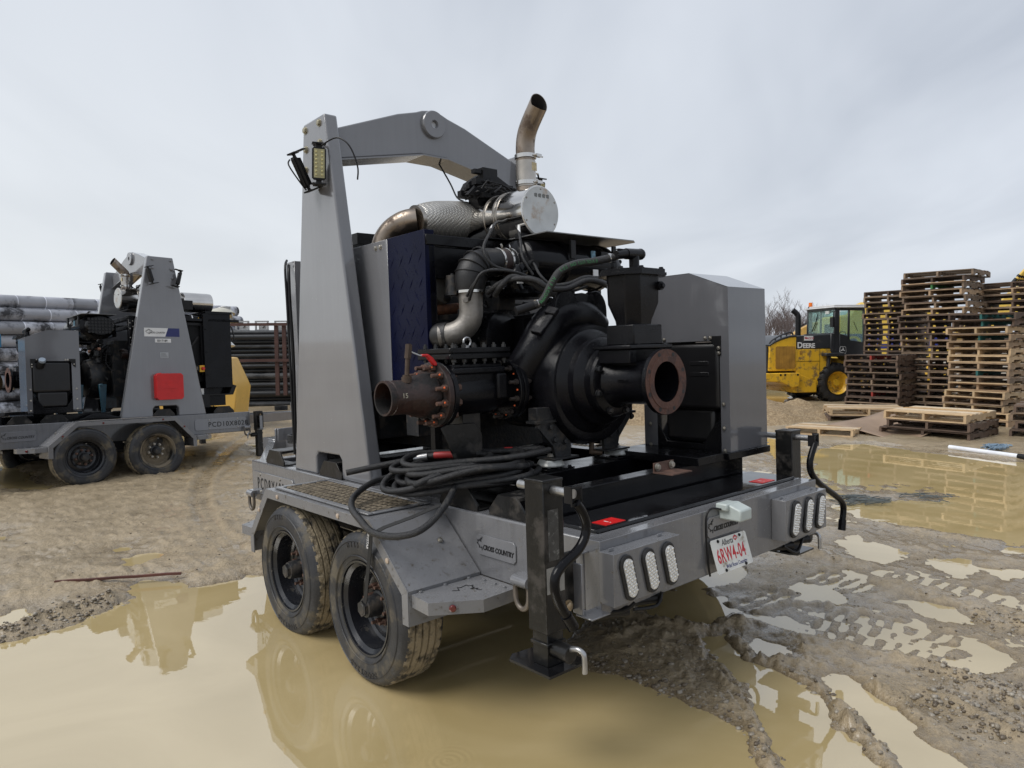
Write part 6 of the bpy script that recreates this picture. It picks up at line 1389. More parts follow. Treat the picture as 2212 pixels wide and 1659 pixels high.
for k in range(len(C_)):
    s = C_[k, 2]; q = iv*(1+.25*(rs.rand(len(iv), 1)-.5))*np.array([1+.4*rs.rand(), 1, .6+.3*rs.rand()])*s; a = rs.rand()*6.28; ca, sa = math.cos(a), math.sin(a)
    q = np.stack([q[:, 0]*ca-q[:, 1]*sa, q[:, 0]*sa+q[:, 1]*ca, q[:, 2]], 1)+np.array([C_[k, 0], C_[k, 1], Hs[k]+s*.08]); b0 = len(vs); vs += [tuple(v) for v in q]; fs += [tuple(i+b0 for i in f) for f in ico.f]
st_ = MB(); st_.v = vs; st_.f = fs; so3 = st_.build('gravel', mat('loose_stones', (.19,.155,.11), .38, 0, .2, 20, island=.65, bump=.2, bscale=60), angle=80)
tag(so3, 'loose pebbles and grit scattered over the mud', kind='stuff')
# ================================================================ background things
WOOD = [mat('wood_grey', (.21,.14,.085), .75, 0, .25, 9, island=.35, rand=.30, bump=.3, bscale=40, streak=.15),
        mat('wood_new', (.47,.315,.155), .7, 0, .15, 9, island=.22, rand=.18, bump=.25, bscale=40),
        mat('wood_dark', (.10,.06,.038), .7, 0, .3, 9, island=.35, rand=.35, bump=.3, bscale=40),
        mat('wood_tan', (.33,.21,.11), .75, 0, .2, 9, island=.30, rand=.30, bump=.3, bscale=40)]
WEND = {'teal': mat('teal_end', (.02,.12,.11), .7, 0, .3, 9), 'red': mat('red_end', (.30,.03,.02), .7, 0, .3, 9), 'green': mat('green_end', (.05,.20,.06), .7, 0, .3, 9)}
PAL = {}
def pallet_meshes(W, D, sh, v):
    key = (W, D, sh, v)
    if key in PAL: return PAL[key]
    rr = random.Random(v*7+1); t = .019
    nb = 7; bw = [D/nb*.74*rr.uniform(.85, 1.12) for _ in range(nb)]
    top = MB(); x = 0
    for k in range(nb):
        y0 = (D-bw[k])*k/(nb-1); j = rr.uniform(-.012, .012); dz = rr.uniform(-.001, .003)
        top.box((j, y0, t+sh+dz), (W+j, y0+bw[k], t+sh+t+dz))
    bot = MB()
    for k in range(5):
        y0 = (D-.10)*k/4; j = rr.uniform(-.01, .01); bot.box((j, y0, 0), (W+j, y0+.10, t-.001))
    strs = []
    for xs in (.0, W/2-.02, W-.04):
        s = MB(); a, b_, c, d = D*.13, D*.36, D*.64, D*.87; h = .038
        s.prism([(0, t), (a, t), (a+.02, t+h), (b_-.02, t+h), (b_, t), (c, t), (c+.02, t+h), (d-.02, t+h), (d, t), (D, t), (D, t+sh), (0, t+sh)], 0, xs, xs+.04); strs.append(s)
    def mk(mb, nm):
        o = mb.build(nm, WOOD[0]); me = o.data; bpy.data.objects.remove(o); return me
    PAL[key] = (mk(top, 'top_deck'), mk(bot, 'bottom_deck'), [mk(s, 'stringer') for s in strs]); return PAL[key]
def pallet(M, W, D, sh, v, mats_, label, group, ends=None):
    r = bpy.data.objects.new('wooden_pallet', None); COL.objects.link(r); r.matrix_world = M; r['label'] = label; r['category'] = 'pallet'; r['group'] = group
    top, bot, st = pallet_meshes(W, D, sh, v)
    def child(me, nm, mm):
        o = bpy.data.objects.new(nm, me); COL.objects.link(o); o.parent = r; o.material_slots[0].link = 'OBJECT'; o.material_slots[0].material = mm; return o
    child(top, 'top_deck', mats_[0]); child(bot, 'bottom_deck', mats_[1])
    for k, s in enumerate(st): child(s, 'stringer', ends if (ends and k == 1) else mats_[2])
    return r
ORD = ['bottom', 'second', 'third', 'fourth', 'fifth', 'sixth', 'seventh', 'eighth', 'ninth', 'tenth', 'eleventh', 'twelfth', '13th', '14th', '15th', '16th', '17th', '18th', '19th', '20th', '21st', '22nd', '23rd', '24th', '25th']
def stack(FL, head, W, D, n, pitch, palette, desc, group, seed, jit=.02, skip=0, z0=.03, lean=0.0, overrides={}):
    rr = random.Random(seed); sh = pitch-.042
    for k in range(n):
        ov = overrides.get(k, {})
        a = R(head)+rr.gauss(0, .012)+ov.get('rot', 0); ja, jb = rr.gauss(0, jit), rr.gauss(0, jit)
        dx = ov.get('dx', 0); c, s = math.cos(a), math.sin(a)
        o = Vector((FL[0], FL[1], z0+k*pitch)); ja += .02*math.sin(k*.7+seed); jb += .02*math.cos(k*.5+seed); o = o+Vector((c, s, 0))*(ja+dx+lean*k)+Vector((-s, c, 0))*(jb+ov.get('dy', 0))
        M = Matrix.Translation(o) @ Matrix.Rotation(a, 4, 'Z') @ Matrix.Rotation(rr.gauss(0, .003), 4, 'Y')
        w = rr.choice(palette); ms = [WOOD[w], WOOD[rr.choice(palette)], WOOD[w]]
        if 'mat' in ov: ms = [WOOD[ov['mat']]]*3
        en = WEND[ov['end']] if 'end' in ov else None
        nm = 'topmost' if k == n-1 else ORD[k]
        tail = '' if (k == 0 or k == n-1) else (' from the bottom')
        pallet(M, W*ov.get('ws', 1), D, sh, rr.randrange(3), ms, '%s wooden pallet%s %s' % (nm, tail, desc), group, en)
stack((8.60, 14.25), -62, 1.13, 1.22, 16, .134, [3, 3, 0, 1], 'of the wide tan stack in front', 'pallets of the wide tan stack', 3, .022, overrides={14: {'dx': .03, 'mat': 2, 'end': 'teal'}, 15: {'dx': -.03, 'mat': 2, 'ws': 1.1, 'end': 'teal'}, 12: {'end': 'teal', 'dx': .06}, 11: {'mat': 3}, 7: {'end': 'teal'}, 10: {'mat': 1}, 9: {'mat': 1}, 2: {'dx': -.05}, 3: {'dx': -.06}, 0: {'mat': 3}})
stack((8.72, 16.35), -52, 1.28, 1.15, 23, .137, [0, 0, 3, 2], 'of the tallest stack in the middle', 'pallets of the tallest stack', 9, .03, lean=.004, overrides={22: {'dx': .02, 'ws': 1.08, 'rot': .05}, 20: {'end': 'green'}, 14: {'mat': 2}, 15: {'mat': 2}, 13: {'mat': 2}})
stack((9.10, 18.7), -50, 1.2, 1.0, 21, .138, [2, 0, 2], 'of the narrow see-through stack beside the loader', 'pallets of the see-through stack', 12, .03)
stack((7.50, 16.26), -48, 1.13, 1.1, 10, .134, [2, 2, 0], 'of the short dark stack before the loader', 'pallets of the short dark stack', 5, .02, overrides={9: {'mat': 2, 'end': 'red'}, 3: {'end': 'red'}})
stack((6.40, 14.45), -14, 1.42, 1.0, 2, .15, [1, 1], 'of the low pair beside the brown sheet', 'pallets of the low pair', 6, .01, overrides={0: {'mat': 2, 'dx': -.02, 'ws': 1.15}, 1: {'mat': 1}})
stack((6.46, 12.60), -52, 1.30, 1.25, 3, .145, [3, 1], 'of the low stack at the edge of the pool', 'pallets of the low stack by the pool', 8, .01, overrides={0: {'mat': 2, 'dx': -.08, 'ws': 1.1}, 1: {'mat': 2, 'dx': .10}, 2: {'mat': 1, 'dx': .05}})
stack((10.25, 16.1), -56, 1.5, 1.2, 21, .137, [0, 3, 2], 'of the tall right-hand stack behind the tan one', 'pallets of the right-hand stack', 15, .03)
stack((8.35, 12.00), -40, 1.3, 1.2, 4, .135, [0, 2], 'of the low stack cut by the right edge', 'pallets cut by the right edge', 19, .03)
a = R(-20); Mx = Matrix.Translation((4.95, 12.55, .05)) @ Matrix.Rotation(R(-32), 4, 'Z')
pallet(Matrix.Translation((4.85, 12.75, .045)) @ Matrix.Rotation(R(-36), 4, 'Z') @ Matrix.Rotation(R(-2), 4, 'X'), 1.1, 1.15, .085, 1, [WOOD[1]]*3, 'single clean pale pallet lying flat on the mud left of the brown sheet', 'pallets lying singly')
# brown sheet of cardboard, sagging
sh = MB(); P00, P10, P11, P01 = gp(*c3(600, 1190)), gp(*c3(880, 1290)), gp(*c3(985, 1245)), gp(*c3(1000, 1165)); n = 14; vs = []
A_, B_, C__, D_ = Vector((5.75, 13.2, .12)), Vector((6.35, 11.75, .04)), Vector((7.05, 12.1, .08)), Vector((7.15, 13.55, .34))
for i in range(n+1):
    for j_ in range(n+1):
        u_, v_ = i/n, j_/n; p = (A_*(1-u_)*(1-v_)+B_*u_*(1-v_)+C__*u_*v_+D_*(1-u_)*v_); p.z += .03*math.sin(u_*5+v_*2)+.02*math.sin(v_*7+1)-.04*math.sin(u_*math.pi)*math.sin(v_*math.pi); vs.append(p)
fs = [(i*(n+1)+j_, (i+1)*(n+1)+j_, (i+1)*(n+1)+j_+1, i*(n+1)+j_+1) for i in range(n) for j_ in range(n)]
sh.add(vs, fs); so4 = sh.build('cardboard_sheet', mat('brown_sheet', (.27,.19,.13), .55, 0, .15, 3, bump=.3, bscale=12), angle=80); so4.modifiers.new('s', 'SOLIDIFY').thickness = .008
tag(so4, 'sagging sheet of damp brown cardboard lying between the low pallets', 'sheet')
b = MB(); p0, p1 = gp(2051, 966, .05), gp(2200, 986, .05); b.cyl(p0, p1, .035, .035, 14); pp_ = b.build('plastic_pipe', mat('white_pvc', (.72,.74,.78), .3)); tag(pp_, 'thin white plastic pipe lying at the far edge of the pool', 'pipe')
b = MB(); d_ = (p1-p0).normalized(); b.cyl(p1, p1+d_*.10, .042, .042, 14); b.build('pipe_cap', BLKM, pp_)
b = MB(); p0, p1 = gp(118, 1257, .05), gp(392, 1238, .05); d_ = (p1-p0).normalized(); q_ = Vector((-d_.y, d_.x, 0))*.010
for k in range(8):
    a0 = p0.lerp(p1, k/8)+q_*(.5*math.sin(k*2.1)); a1 = p0.lerp(p1, (k+1)/8)+q_*(.5*math.sin((k+1)*2.1)); zz = Vector((0, 0, .008)); b.add([a0-q_-zz, a1-q_-zz, a1+q_-zz, a0+q_-zz, a0-q_+zz, a1-q_+zz, a1+q_+zz, a0+q_+zz], [(3,2,1,0),(4,5,6,7),(0,1,5,4),(1,2,6,5),(2,3,7,6),(3,0,4,7)])
tag(b.build('wooden_lath', mat('red_lath', (.10,.035,.025), .6, 0, .4, 8)), 'long thin reddish wooden lath half sunk in the mud on the left', 'lath')
rr = random.Random(4); b = MB()
for k in range(26):
    c = Vector(gp(*c2(rr.uniform(640, 1250), rr.uniform(110, 160)), .03)); 
    if k < 18: c = Vector(gp(*c2(rr.uniform(640, 920), rr.uniform(120, 160)), .03))
    pts = [c+Vector((rr.uniform(-.16, .16), rr.uniform(-.07, .07), rr.uniform(-.02, .025))) for _ in range(5)]; b.tube(pts, .004, 5, sub=3)
tag(b.build('netting', mat('blue_grey_net', (.10,.115,.115), .7, 0, .3, 20)), 'tangle of blue grey netting trodden into the mud between the pools', 'netting')
b = MB()
for k in range(30):
    c = Vector(gp(*c3(rr.uniform(1580, 1680), rr.uniform(1300, 1325)), .05)); b.tube([c+Vector((rr.uniform(-.12, .12), rr.uniform(-.06, .06), rr.uniform(0, .05))) for _ in range(4)], .008, 5, sub=3)
tag(b.build('plastic_scrap', mat('blue_scrap', (.18,.26,.34), .5)), 'crumpled scrap of pale blue plastic beside the white pipe', 'scrap')
# gravel heap
nx, ny = 190, 110; gx = np.linspace(-.6, 8.0, nx); gy = np.linspace(13.6, 19.0, ny); GX, GY = np.meshgrid(gx, gy); gx_, gy_ = GX.ravel(), GY.ravel()
hh_ = np.zeros_like(gx_)
for (cx_, cy_, rx, ry, hz_) in ((3.2, 16.2, 3.0, 2.1, .62), (5.2, 15.7, 2.2, 1.8, .52), (6.6, 16.6, 1.2, 1.2, .30), (1.4, 16.4, 1.8, 1.7, .42)):
    q = ((gx_-cx_)/rx)**2+((gy_-cy_)/ry)**2; hh_ = np.maximum(hh_, hz_*np.clip(1-np.sqrt(q), -.3, 1)**1.0*1.15)
hh_ = hh_-.03+vnoise(gx_, gy_, 1.6, 51)*.10+vnoise(gx_, gy_, 5, 52)*.05+vnoise(gx_, gy_, 16, 53)*.03+vnoise(gx_, gy_, 30, 54)*.02
ii, jj = np.meshgrid(np.arange(ny-1), np.arange(nx-1), indexing='ij'); q = np.stack([ii*nx+jj, ii*nx+jj+1, (ii+1)*nx+jj+1, (ii+1)*nx+jj], -1).reshape(-1, 4)
b = MB(); b.v = [tuple(v) for v in np.stack([gx_, gy_, hh_], 1)]; b.f = [tuple(int(k) for k in f) for f in q]
gp_o = b.build('gravel_heap', mat('gravel_brown', (.21,.145,.075), .7, 0, .25, 30, bump=1.0, bscale=26, dirt=(.36,.27,.16), dirt_amt=.5, dirt_scale=26), angle=80); tag(gp_o, 'low heap of brown gravel in front of the yellow loader', 'gravel heap')

# ---------------------------------------------------------------- wheel loader
def loader():
    a = R(9); O = Vector((8.79, 19.45, .0)); fw = Vector((math.cos(a), math.sin(a), 0)); aw = Vector((-math.sin(a), math.cos(a), 0))
    r = empty('wheel_loader', 'yellow and dark grey wheel loader with glazed cab parked behind the gravel heap', 'wheel loader')
    M = Matrix.Identity(4)
    for i in range(3): M[i][0] = fw[i]; M[i][1] = aw[i]; M[i][2] = (0, 0, 1)[i]; M[i][3] = O[i]
    r.matrix_world = M
    Y_ = mat('machine_yellow', (.72,.42,.028), .35, 0, .10, 3, dirt=(.22,.14,.05), dirt_amt=.40, dirt_scale=5, streak=.15); DG = mat('machine_grey', (.028,.030,.034), .38, 0, .15, 4, dirt=(.10,.09,.075), dirt_amt=.22, dirt_scale=4)
    YD = mat('dirty_grille', (.33,.17,.022), .7, 0, .25, 5, streak=.3); GL = mat('tinted_glass', (.10,.16,.155), .05, 0, .1, 3, spec=.8)
    gm = bpy.data.materials.get('cab_glass')
    if not gm:
        gm = bpy.data.materials.new('cab_glass'); gm.use_nodes = True; bb = gm.node_tree.nodes['Principled BSDF']; bb.inputs['Base Color'].default_value = (.62, .80, .76, 1); bb.inputs['Transmission Weight'].default_value = .85; bb.inputs['Roughness'].default_value = .02; bb.inputs['IOR'].default_value = 1.05; bb.inputs['Alpha'].default_value = 1
    W = 2.0
    hood = MB(); hood.prism([(-1.95, .89), (-1.16, .89), (-1.16, 1.80), (-1.35, 1.79), (-1.60, 1.72), (-1.80, 1.63), (-1.93, 1.55)], 1, .10, 1.80); hood.prism([(-1.155, .45), (-.12, .45), (-.12, 1.475), (-1.155, 1.475)], 1, .12, 1.78)
    hood.build('engine_hood', Y_, r, bevel=.02, seg=2)
    hd = MB(); hd.prism([(-1.16, 1.48), (-.12, 1.48), (-.12, 1.86), (-1.16, 1.83)], 1, .115, 1.785); hd.prism([(-1.93, 1.55), (-1.80, 1.63), (-1.60, 1.72), (-1.35, 1.79), (-1.16, 1.80), (-1.16, 1.86), (-1.36, 1.84), (-1.62, 1.77), (-1.82, 1.68), (-1.96, 1.59)], 1, .08, 1.82); hd.build('hood_top', DG, r, bevel=.015)
    g = MB(); g.prism([(-1.73, .95), (-1.22, .95), (-1.20, .98), (-1.20, 1.52), (-1.22, 1.55), (-1.73, 1.55), (-1.76, 1.52), (-1.76, .98)], 1, .085, .10); g.build('side_grille', YD, r)
    g = MB(); g.box((-1.99, .15, .85), (-1.94, 1.75, 1.55)); g.build('rear_grille', DG, r)
    # seams
    g = MB(); g.box((-1.150, .114, 1.14), (-.46, .1195, 1.148)); g.box((-.47, .114, .5), (-.463, .1195, 1.47)); g.box((-1.15, .114, .66), (-.6, .1195, .668)); g.build('panel_gap', INK, r)
    g = MB(); g.box((-1.05, .112, 1.32), (-.98, .12, 1.42)); g.box((-1.05, .108, 1.36), (-.98, .112, 1.38)); g.build('latch', YD, r)
    cw = MB(); cw.prism([(-2.45, .84), (-1.10, .84), (-1.12, .48), (-1.32, .44), (-1.65, .60), (-2.45, .64)], 1, .0, W); cw.prism([(-2.35, .63), (-1.65, .59), (-1.30, .44), (-1.2, .30), (-.55, .30), (-.55, .60), (-1.15, .84), (-2.3, .84)], 1, .10, W-.10); cwo = cw.build('counterweight', Y_, r, bevel=.02, seg=2)
    g = MB(); 
    for (x, z) in ((-1.66, .79), (-1.53, .79), (-1.17, .79)): g.lathe([(.03, 0), (.03, .004)], (x, -.001, z), (0, -1, 0), 16)
    g.build('marker_recess', INK, cwo)
    rl = MB()
    for yy in (.15, 1.72):
        pth = [(-1.90, yy, 1.60), (-1.88, yy, 1.68), (-1.70, yy, 1.79), (-1.45, yy, 1.90), (-1.28, yy, 1.92), (-1.22, yy, 1.82)]; rl.tube(pth, .022, 8, sub=3)
        for x, z0, z1 in ((-1.74, 1.68, 1.77), (-1.58, 1.73, 1.84), (-1.42, 1.78, 1.90)): rl.cyl((x, yy, z0), (x, yy, z1), .02, .02, 8)
    rl.build('hand_rail', DG, r)
    text('D', .215, WHITE, r, (-1.13, .113, 1.505), (1, 0, 0), (0, 0, 1), bold=.006, sx=1.0, ext=.002); text('EERE', .17, WHITE, r, (-.965, .113, 1.505), (1, 0, 0), (0, 0, 1), bold=.006, sx=.98, ext=.002)
    g = MB(); g.box((-.93, .110, 1.70), (-.67, .1145, 1.82)); dl = g.build('dealer_sticker', WHITE, r)
    text('ACCO', .075, mat('sticker_red', (.35, .03, .05), .5), dl, (-.87, .109, 1.735), (1, 0, 0), (0, 0, 1), ext=.0008, shear=.2, bold=.002); leaf_outline(mat('sticker_red', (.35, .03, .05), .5), dl, (-.885, .109, 1.76), (1, 0, 0), (0, 0, 1), .045, fill=True)
    cb = MB(); c0_, c1_ = .10, 1.45
    # cab frame, lower body
    cb.prism([(.10, 1.25), (.95, 1.25), (.95, 1.62), (.42, 1.70), (.38, 1.80), (.10, 1.88)], 1, c0_, c0_+.03); cb.prism([(.10, 1.25), (.95, 1.25), (.95, 1.62), (.42, 1.70), (.38, 1.80), (.10, 1.88)], 1, c1_-.03, c1_)
    cb.prism([(-.16, 1.40), (.10, 1.25), (.10, 1.90), (-.16, 1.88)], 1, c0_, c0_+.04); cb.prism([(-.16, 1.40), (.10, 1.25), (.10, 1.90), (-.16, 1.88)], 1, c1_-.04, c1_)
    cb.box((-.06, c0_+.03, 1.25), (.92, c1_-.03, 1.30)); cb.box((-.06, c0_, 1.25), (-.02, c1_, 1.90)); cb.box((.90, c0_, 1.25), (.95, c1_, 1.55))
    for yy in (c0_, c1_-.05):
        cb.prism([(-.06, 1.88), (.10, 1.86), (.10, 2.56), (-.05, 2.56)], 1, yy, yy+.05); cb.prism([(.335, 1.68), (.405, 1.68), (.40, 2.55), (.34, 2.55)], 1, yy, yy+.03); cb.prism([(.80, 1.6), (.95, 1.3), (.84, 2.57), (.78, 2.57)], 1, yy, yy+.05)
        cb.box((.10, yy, 2.50), (.82, yy+.03, 2.57))
    cb.box((-.05, c0_, 2.52), (-.0, c1_, 2.58)); cbo = cb.build('cab', DG, r, bevel=.012)
    g = MB(); g.box((.12, c0_+.010, 1.80), (.34, c0_+.018, 2.50)); g.prism([(.40, 1.70), (.80, 1.64), (.80, 2.50), (.40, 2.50)], 1, c0_+.010, c0_+.018); g.box((-.035, c0_+.06, 1.90), (-.028, c1_-.06, 2.52)); g.prism([(.10, 1.86), (.80, 1.64), (.80, 2.50), (.10, 2.50)], 1, c1_-.018, c1_-.010); g.box((.88, c0_+.06, 1.56), (.885, c1_-.06, 2.52)); g.build('cab_window', gm, cbo)
    g = MB(); g.box((-.12, c0_-.04, 2.575), (.88, c1_+.04, 2.61)); g.box((-.08, c0_, 2.61), (.84, c1_, 2.66)); g.build('cab_roof', mat('roof_white', (.60, .60, .60), .4, 0, .08, 5), cbo, bevel=.03, seg=3)
    g = MB(); g.box((.25, .55, 1.45), (.62, 1.0, 1.60)); g.box((.22, .55, 1.6), (.34, 1.0, 2.15)); g.box((.6, .7, 1.4), (.72, .85, 1.75)); g.tube([(.62+.02*math.cos(x), .78+.16*math.sin(x), 1.85+.10*math.cos(x)) for x in [k*.5 for k in range(13)]], .014, 8); g.cyl((.66, .78, 1.5), (.63, .78, 1.85), .03, .03, 10); g.build('driver_seat', BLKM, cbo)
    g = MB(); g.tube([(-.04, 1.2, 1.95), (-.05, 1.0, 2.2), (-.05, .9, 2.45)], .012, 6); g.tube([(-.04, 1.1, 1.97), (-.05, .92, 2.2)], .008, 6); g.tube([(.5, .09, 2.2), (.62, .09, 1.95)], .008, 6); g.build('wiper', BLKM, cbo)
    g = MB(); g.box((-.09, .32, 2.42), (-.05, .48, 2.50)); g.build('work_light', mat('lamp_glass', (.55, .56, .52), .2, .2), cbo)
    g = MB(); g.cyl((-.02, 1.32, 2.66), (-.02, 1.32, 2.78), .055, .05, 16); g.build('beacon', mat('orange_beacon', (.75, .16, .01), .3), cbo); g = MB(); g.cyl((-.02, 1.32, 2.62), (-.02, 1.32, 2.665), .065, .065, 16); g.build('beacon_base', BLKM, cbo)
    g = MB(); g.tube([(-.62, .95, 1.80), (-.62, .95, 2.35), (-.66, .97, 2.46), (-.76, 1.0, 2.56)], .075, 18, sub=4); g.build('exhaust_pipe', BLKM, r)
    # deer badge on the door pillar
    g = MB(); g.prism([(.12, 1.37), (.27, 1.34), (.30, 1.37), (.29, 1.50), (.27, 1.53), (.13, 1.53), (.11, 1.50), (.10, 1.40)], 1, c0_-.003, c0_+.001); bd = g.build('badge', WHITE, cbo)
    g = MB(); g.prism([(.125, 1.382), (.268, 1.352), (.29, 1.375), (.282, 1.496), (.265, 1.52), (.135, 1.52), (.12, 1.496), (.112, 1.405)], 1, c0_-.005, c0_-.0035); g.build('badge_field', DG, bd)
    g = MB(); dp = [(.135, 1.435), (.165, 1.44), (.19, 1.455), (.195, 1.485), (.185, 1.50), (.192, 1.503), (.20, 1.49), (.21, 1.505), (.213, 1.492), (.225, 1.478), (.212, 1.47), (.215, 1.45), (.24, 1.435), (.262, 1.41), (.255, 1.405), (.225, 1.42), (.20, 1.425), (.165, 1.42), (.14, 1.405), (.125, 1.40), (.14, 1.42)]
    g.prism([(.40-x, z) if False else (x, z) for x, z in dp], 1, c0_-.007, c0_-.0055); g.build('deer_mark', WHITE, bd)
    st = MB(); st.prism([(-.42, 1.36), (.12, 1.36), (.34, 1.20), (.34, 1.14), (.30, 1.14), (.08, 1.28), (-.42, 1.28)], 1, -.10, .30); st.prism([(-.30, .95), (-.24, .95), (-.20, 1.28), (-.28, 1.28)], 1, 0, .1); st.build('rear_mudguard', DG, r, bevel=.01)
    g = MB(); g.box((-.05, .30, .35), (.5, 1.7, .95)); g.box((.3, .5, .45), (1.9, 1.5, .95)); g.prism([(.2, .9), (.5, .9), (.45, 1.2), (.2, 1.2)], 1, .35, 1.6); g.build('articulation_frame', Y_, r, bevel=.02)
    for i, (x, y) in enumerate(((0, 0), (0, W-.42), (2.0, 0), (2.0, W-.42))):
        w = empty('wheel', parent=r, loc=(x, y, .55)); tb = MB(); Rr = .55; tw = .42; n = 72
        prof = [(.30, .02), (.36, .0), (.44, .0), (.50, .03), (.515, .08), (.515, tw-.08), (.50, tw-.03), (.44, tw), (.36, tw), (.30, tw-.02)]
        tb.lathe(prof, (0, 0, 0), (0, 1, 0), n, cap=False)
        for k in range(18):
            for sd_ in (0, 1):
                a0 = 2*math.pi*(k+.5*sd_)/18
                def PQ(ang, yy, rad): return (rad*math.cos(ang), yy if not sd_ else tw-yy, rad*math.sin(ang))
                y0_, y1_ = .0, tw*.56; da = .085; sl = .24
                vs = [PQ(a0, y0_-.005, .46), PQ(a0+da*1.3, y0_-.005, .46), PQ(a0+sl+da, y1_, .51), PQ(a0+sl, y1_, .51), PQ(a0, y0_+.01, .545), PQ(a0+da*1.3, y0_+.01, .545), PQ(a0+sl+da, y1_, .555), PQ(a0+sl, y1_, .555)]
                fs = [(3,2,1,0),(4,5,6,7),(0,1,5,4),(1,2,6,5),(2,3,7,6),(3,0,4,7)]
                tb.add(vs, fs if not sd_ else [f[::-1] for f in fs])
        tb.build('tyre', mat('loader_tyre', (.018,.018,.019), .5, 0, .3, 5, bump=.3, bscale=30, dirt=(.09,.08,.06), dirt_amt=.25, dirt_scale=6), w)
        g = MB(); g.lathe([(.31, -.012), (.30, .0), (.27, .05), (.24, .10), (.10, .10), (.09, .05), (.0, .05)], (0, 0, 0), (0, 1, 0), 40, cap=False); g.lathe([(.30, tw), (.24, tw-.1), (.0, tw-.1)], (0, 0, 0), (0, 1, 0), 40, cap=False)
        for k in range(8): g.bolt((.17*math.cos(k*.785), .10, .17*math.sin(k*.785)), (0, -1, 0), .016, .02)
        g.build('rim', Y_, w)
    g = MB(); g.tube([(-.05, .06, 2.5), (-.15, .0, 2.45), (-.18, -.02, 2.3)], .012, 6); g.box((-.22, -.08, 2.05), (-.17, .06, 2.32)); g.build('mirror', BLKM, cbo)
    # lift arms and bucket ahead of the cab
    g = MB()
    for yy in (.55, 1.35): g.prism([(1.1, 1.15), (1.5, 1.35), (2.6, .75), (3.0, .30), (2.85, .22), (2.4, .55), (1.5, 1.05)], 1, yy, yy+.10)
    g.prism([(1.0, .5), (1.3, .5), (1.35, 1.3), (1.05, 1.45)], 1, .45, 1.55); g.build('lift_arm', Y_, r, bevel=.01)
    g = MB(); g.prism([(2.95, .10), (3.9, .06), (3.9, .09), (3.15, .20), (3.05, .50), (3.2, .95), (3.12, .97), (2.92, .5)], 1, -.15, 2.15); g.build('bucket', Y_, r)
loader()

# ---------------------------------------------------------------- other machines
def excavator():
    r = empty('excavator', 'yellow excavator far behind the loader, its curved boom raised over the bonnet', 'excavator', loc=(13.4, 33.0, 0), rz=R(-6)); r.scale = (.80, .80, .80)
    Y_ = mat('old_machine_yellow', (.52,.315,.075), .5, 0, .12, 3, dirt=(.2,.15,.08), dirt_amt=.3, dirt_scale=3)
    b = MB(); pr = [(-1.6, .85), (-1.45, 1.5), (-1.1, 2.15), (-.5, 2.75), (.3, 3.15), (1.2, 3.35), (2.4, 3.42), (3.4, 3.40), (3.4, 2.95), (2.4, 2.85), (1.3, 2.6), (.5, 2.15), (.0, 1.5), (-.5, 1.3), (-1.2, .75)]
    b.prism(pr, 1, -.25, .25); bo = b.build('boom', Y_, r, bevel=.03)
    b = MB(); b.cyl((-.6, -.32, .6), (.35, -.32, 2.45), .05, .05, 12); b.build('cylinder_rod', STEEL, bo); b = MB(); b.cyl((.30, -.36, 2.5), (.30, -.24, 2.5), .13, .13, 16); b.cyl((1.2, -.30, 2.75), (1.2, -.24, 2.75), .09, .09, 16); b.build('boom_pin', BLKM, bo)
    b = MB(); b.tube([(-.5, 0, 2.85), (.4, 0, 3.3), (1.4, 0, 3.48), (3.2, 0, 3.52)], .04, 8, sub=4); b.build('boom_hose', BLKM, bo)
    b = MB(); b.prism([(3.2, 2.5), (3.6, 3.8), (4.1, 4.05), (4.3, 3.4), (4.0, 1.2), (3.7, .6), (3.3, 1.5)], 1, -.22, .22); b.build('dipper_arm', Y_, r, bevel=.03)
    b = MB(); b.box((-3.6, -1.2, .9), (-1.2, 1.3, 1.9)); b.build('upper_body', Y_, r, bevel=.06); b = MB(); b.box((-3.4, -1.4, 0), (.2, -.8, .75)); b.box((-3.4, .8, 0), (.2, 1.4, .75)); b.build('track', BLKM, r, bevel=.15, seg=3)
    b = MB(); b.box((2.5, .5, .6), (4.6, 2.5, 2.25)); tag(b.build('tool_box', mat('dark_box', (.03, .03, .032), .6)), None)
    bpy.data.objects.remove(bpy.data.objects['tool_box'])
excavator()
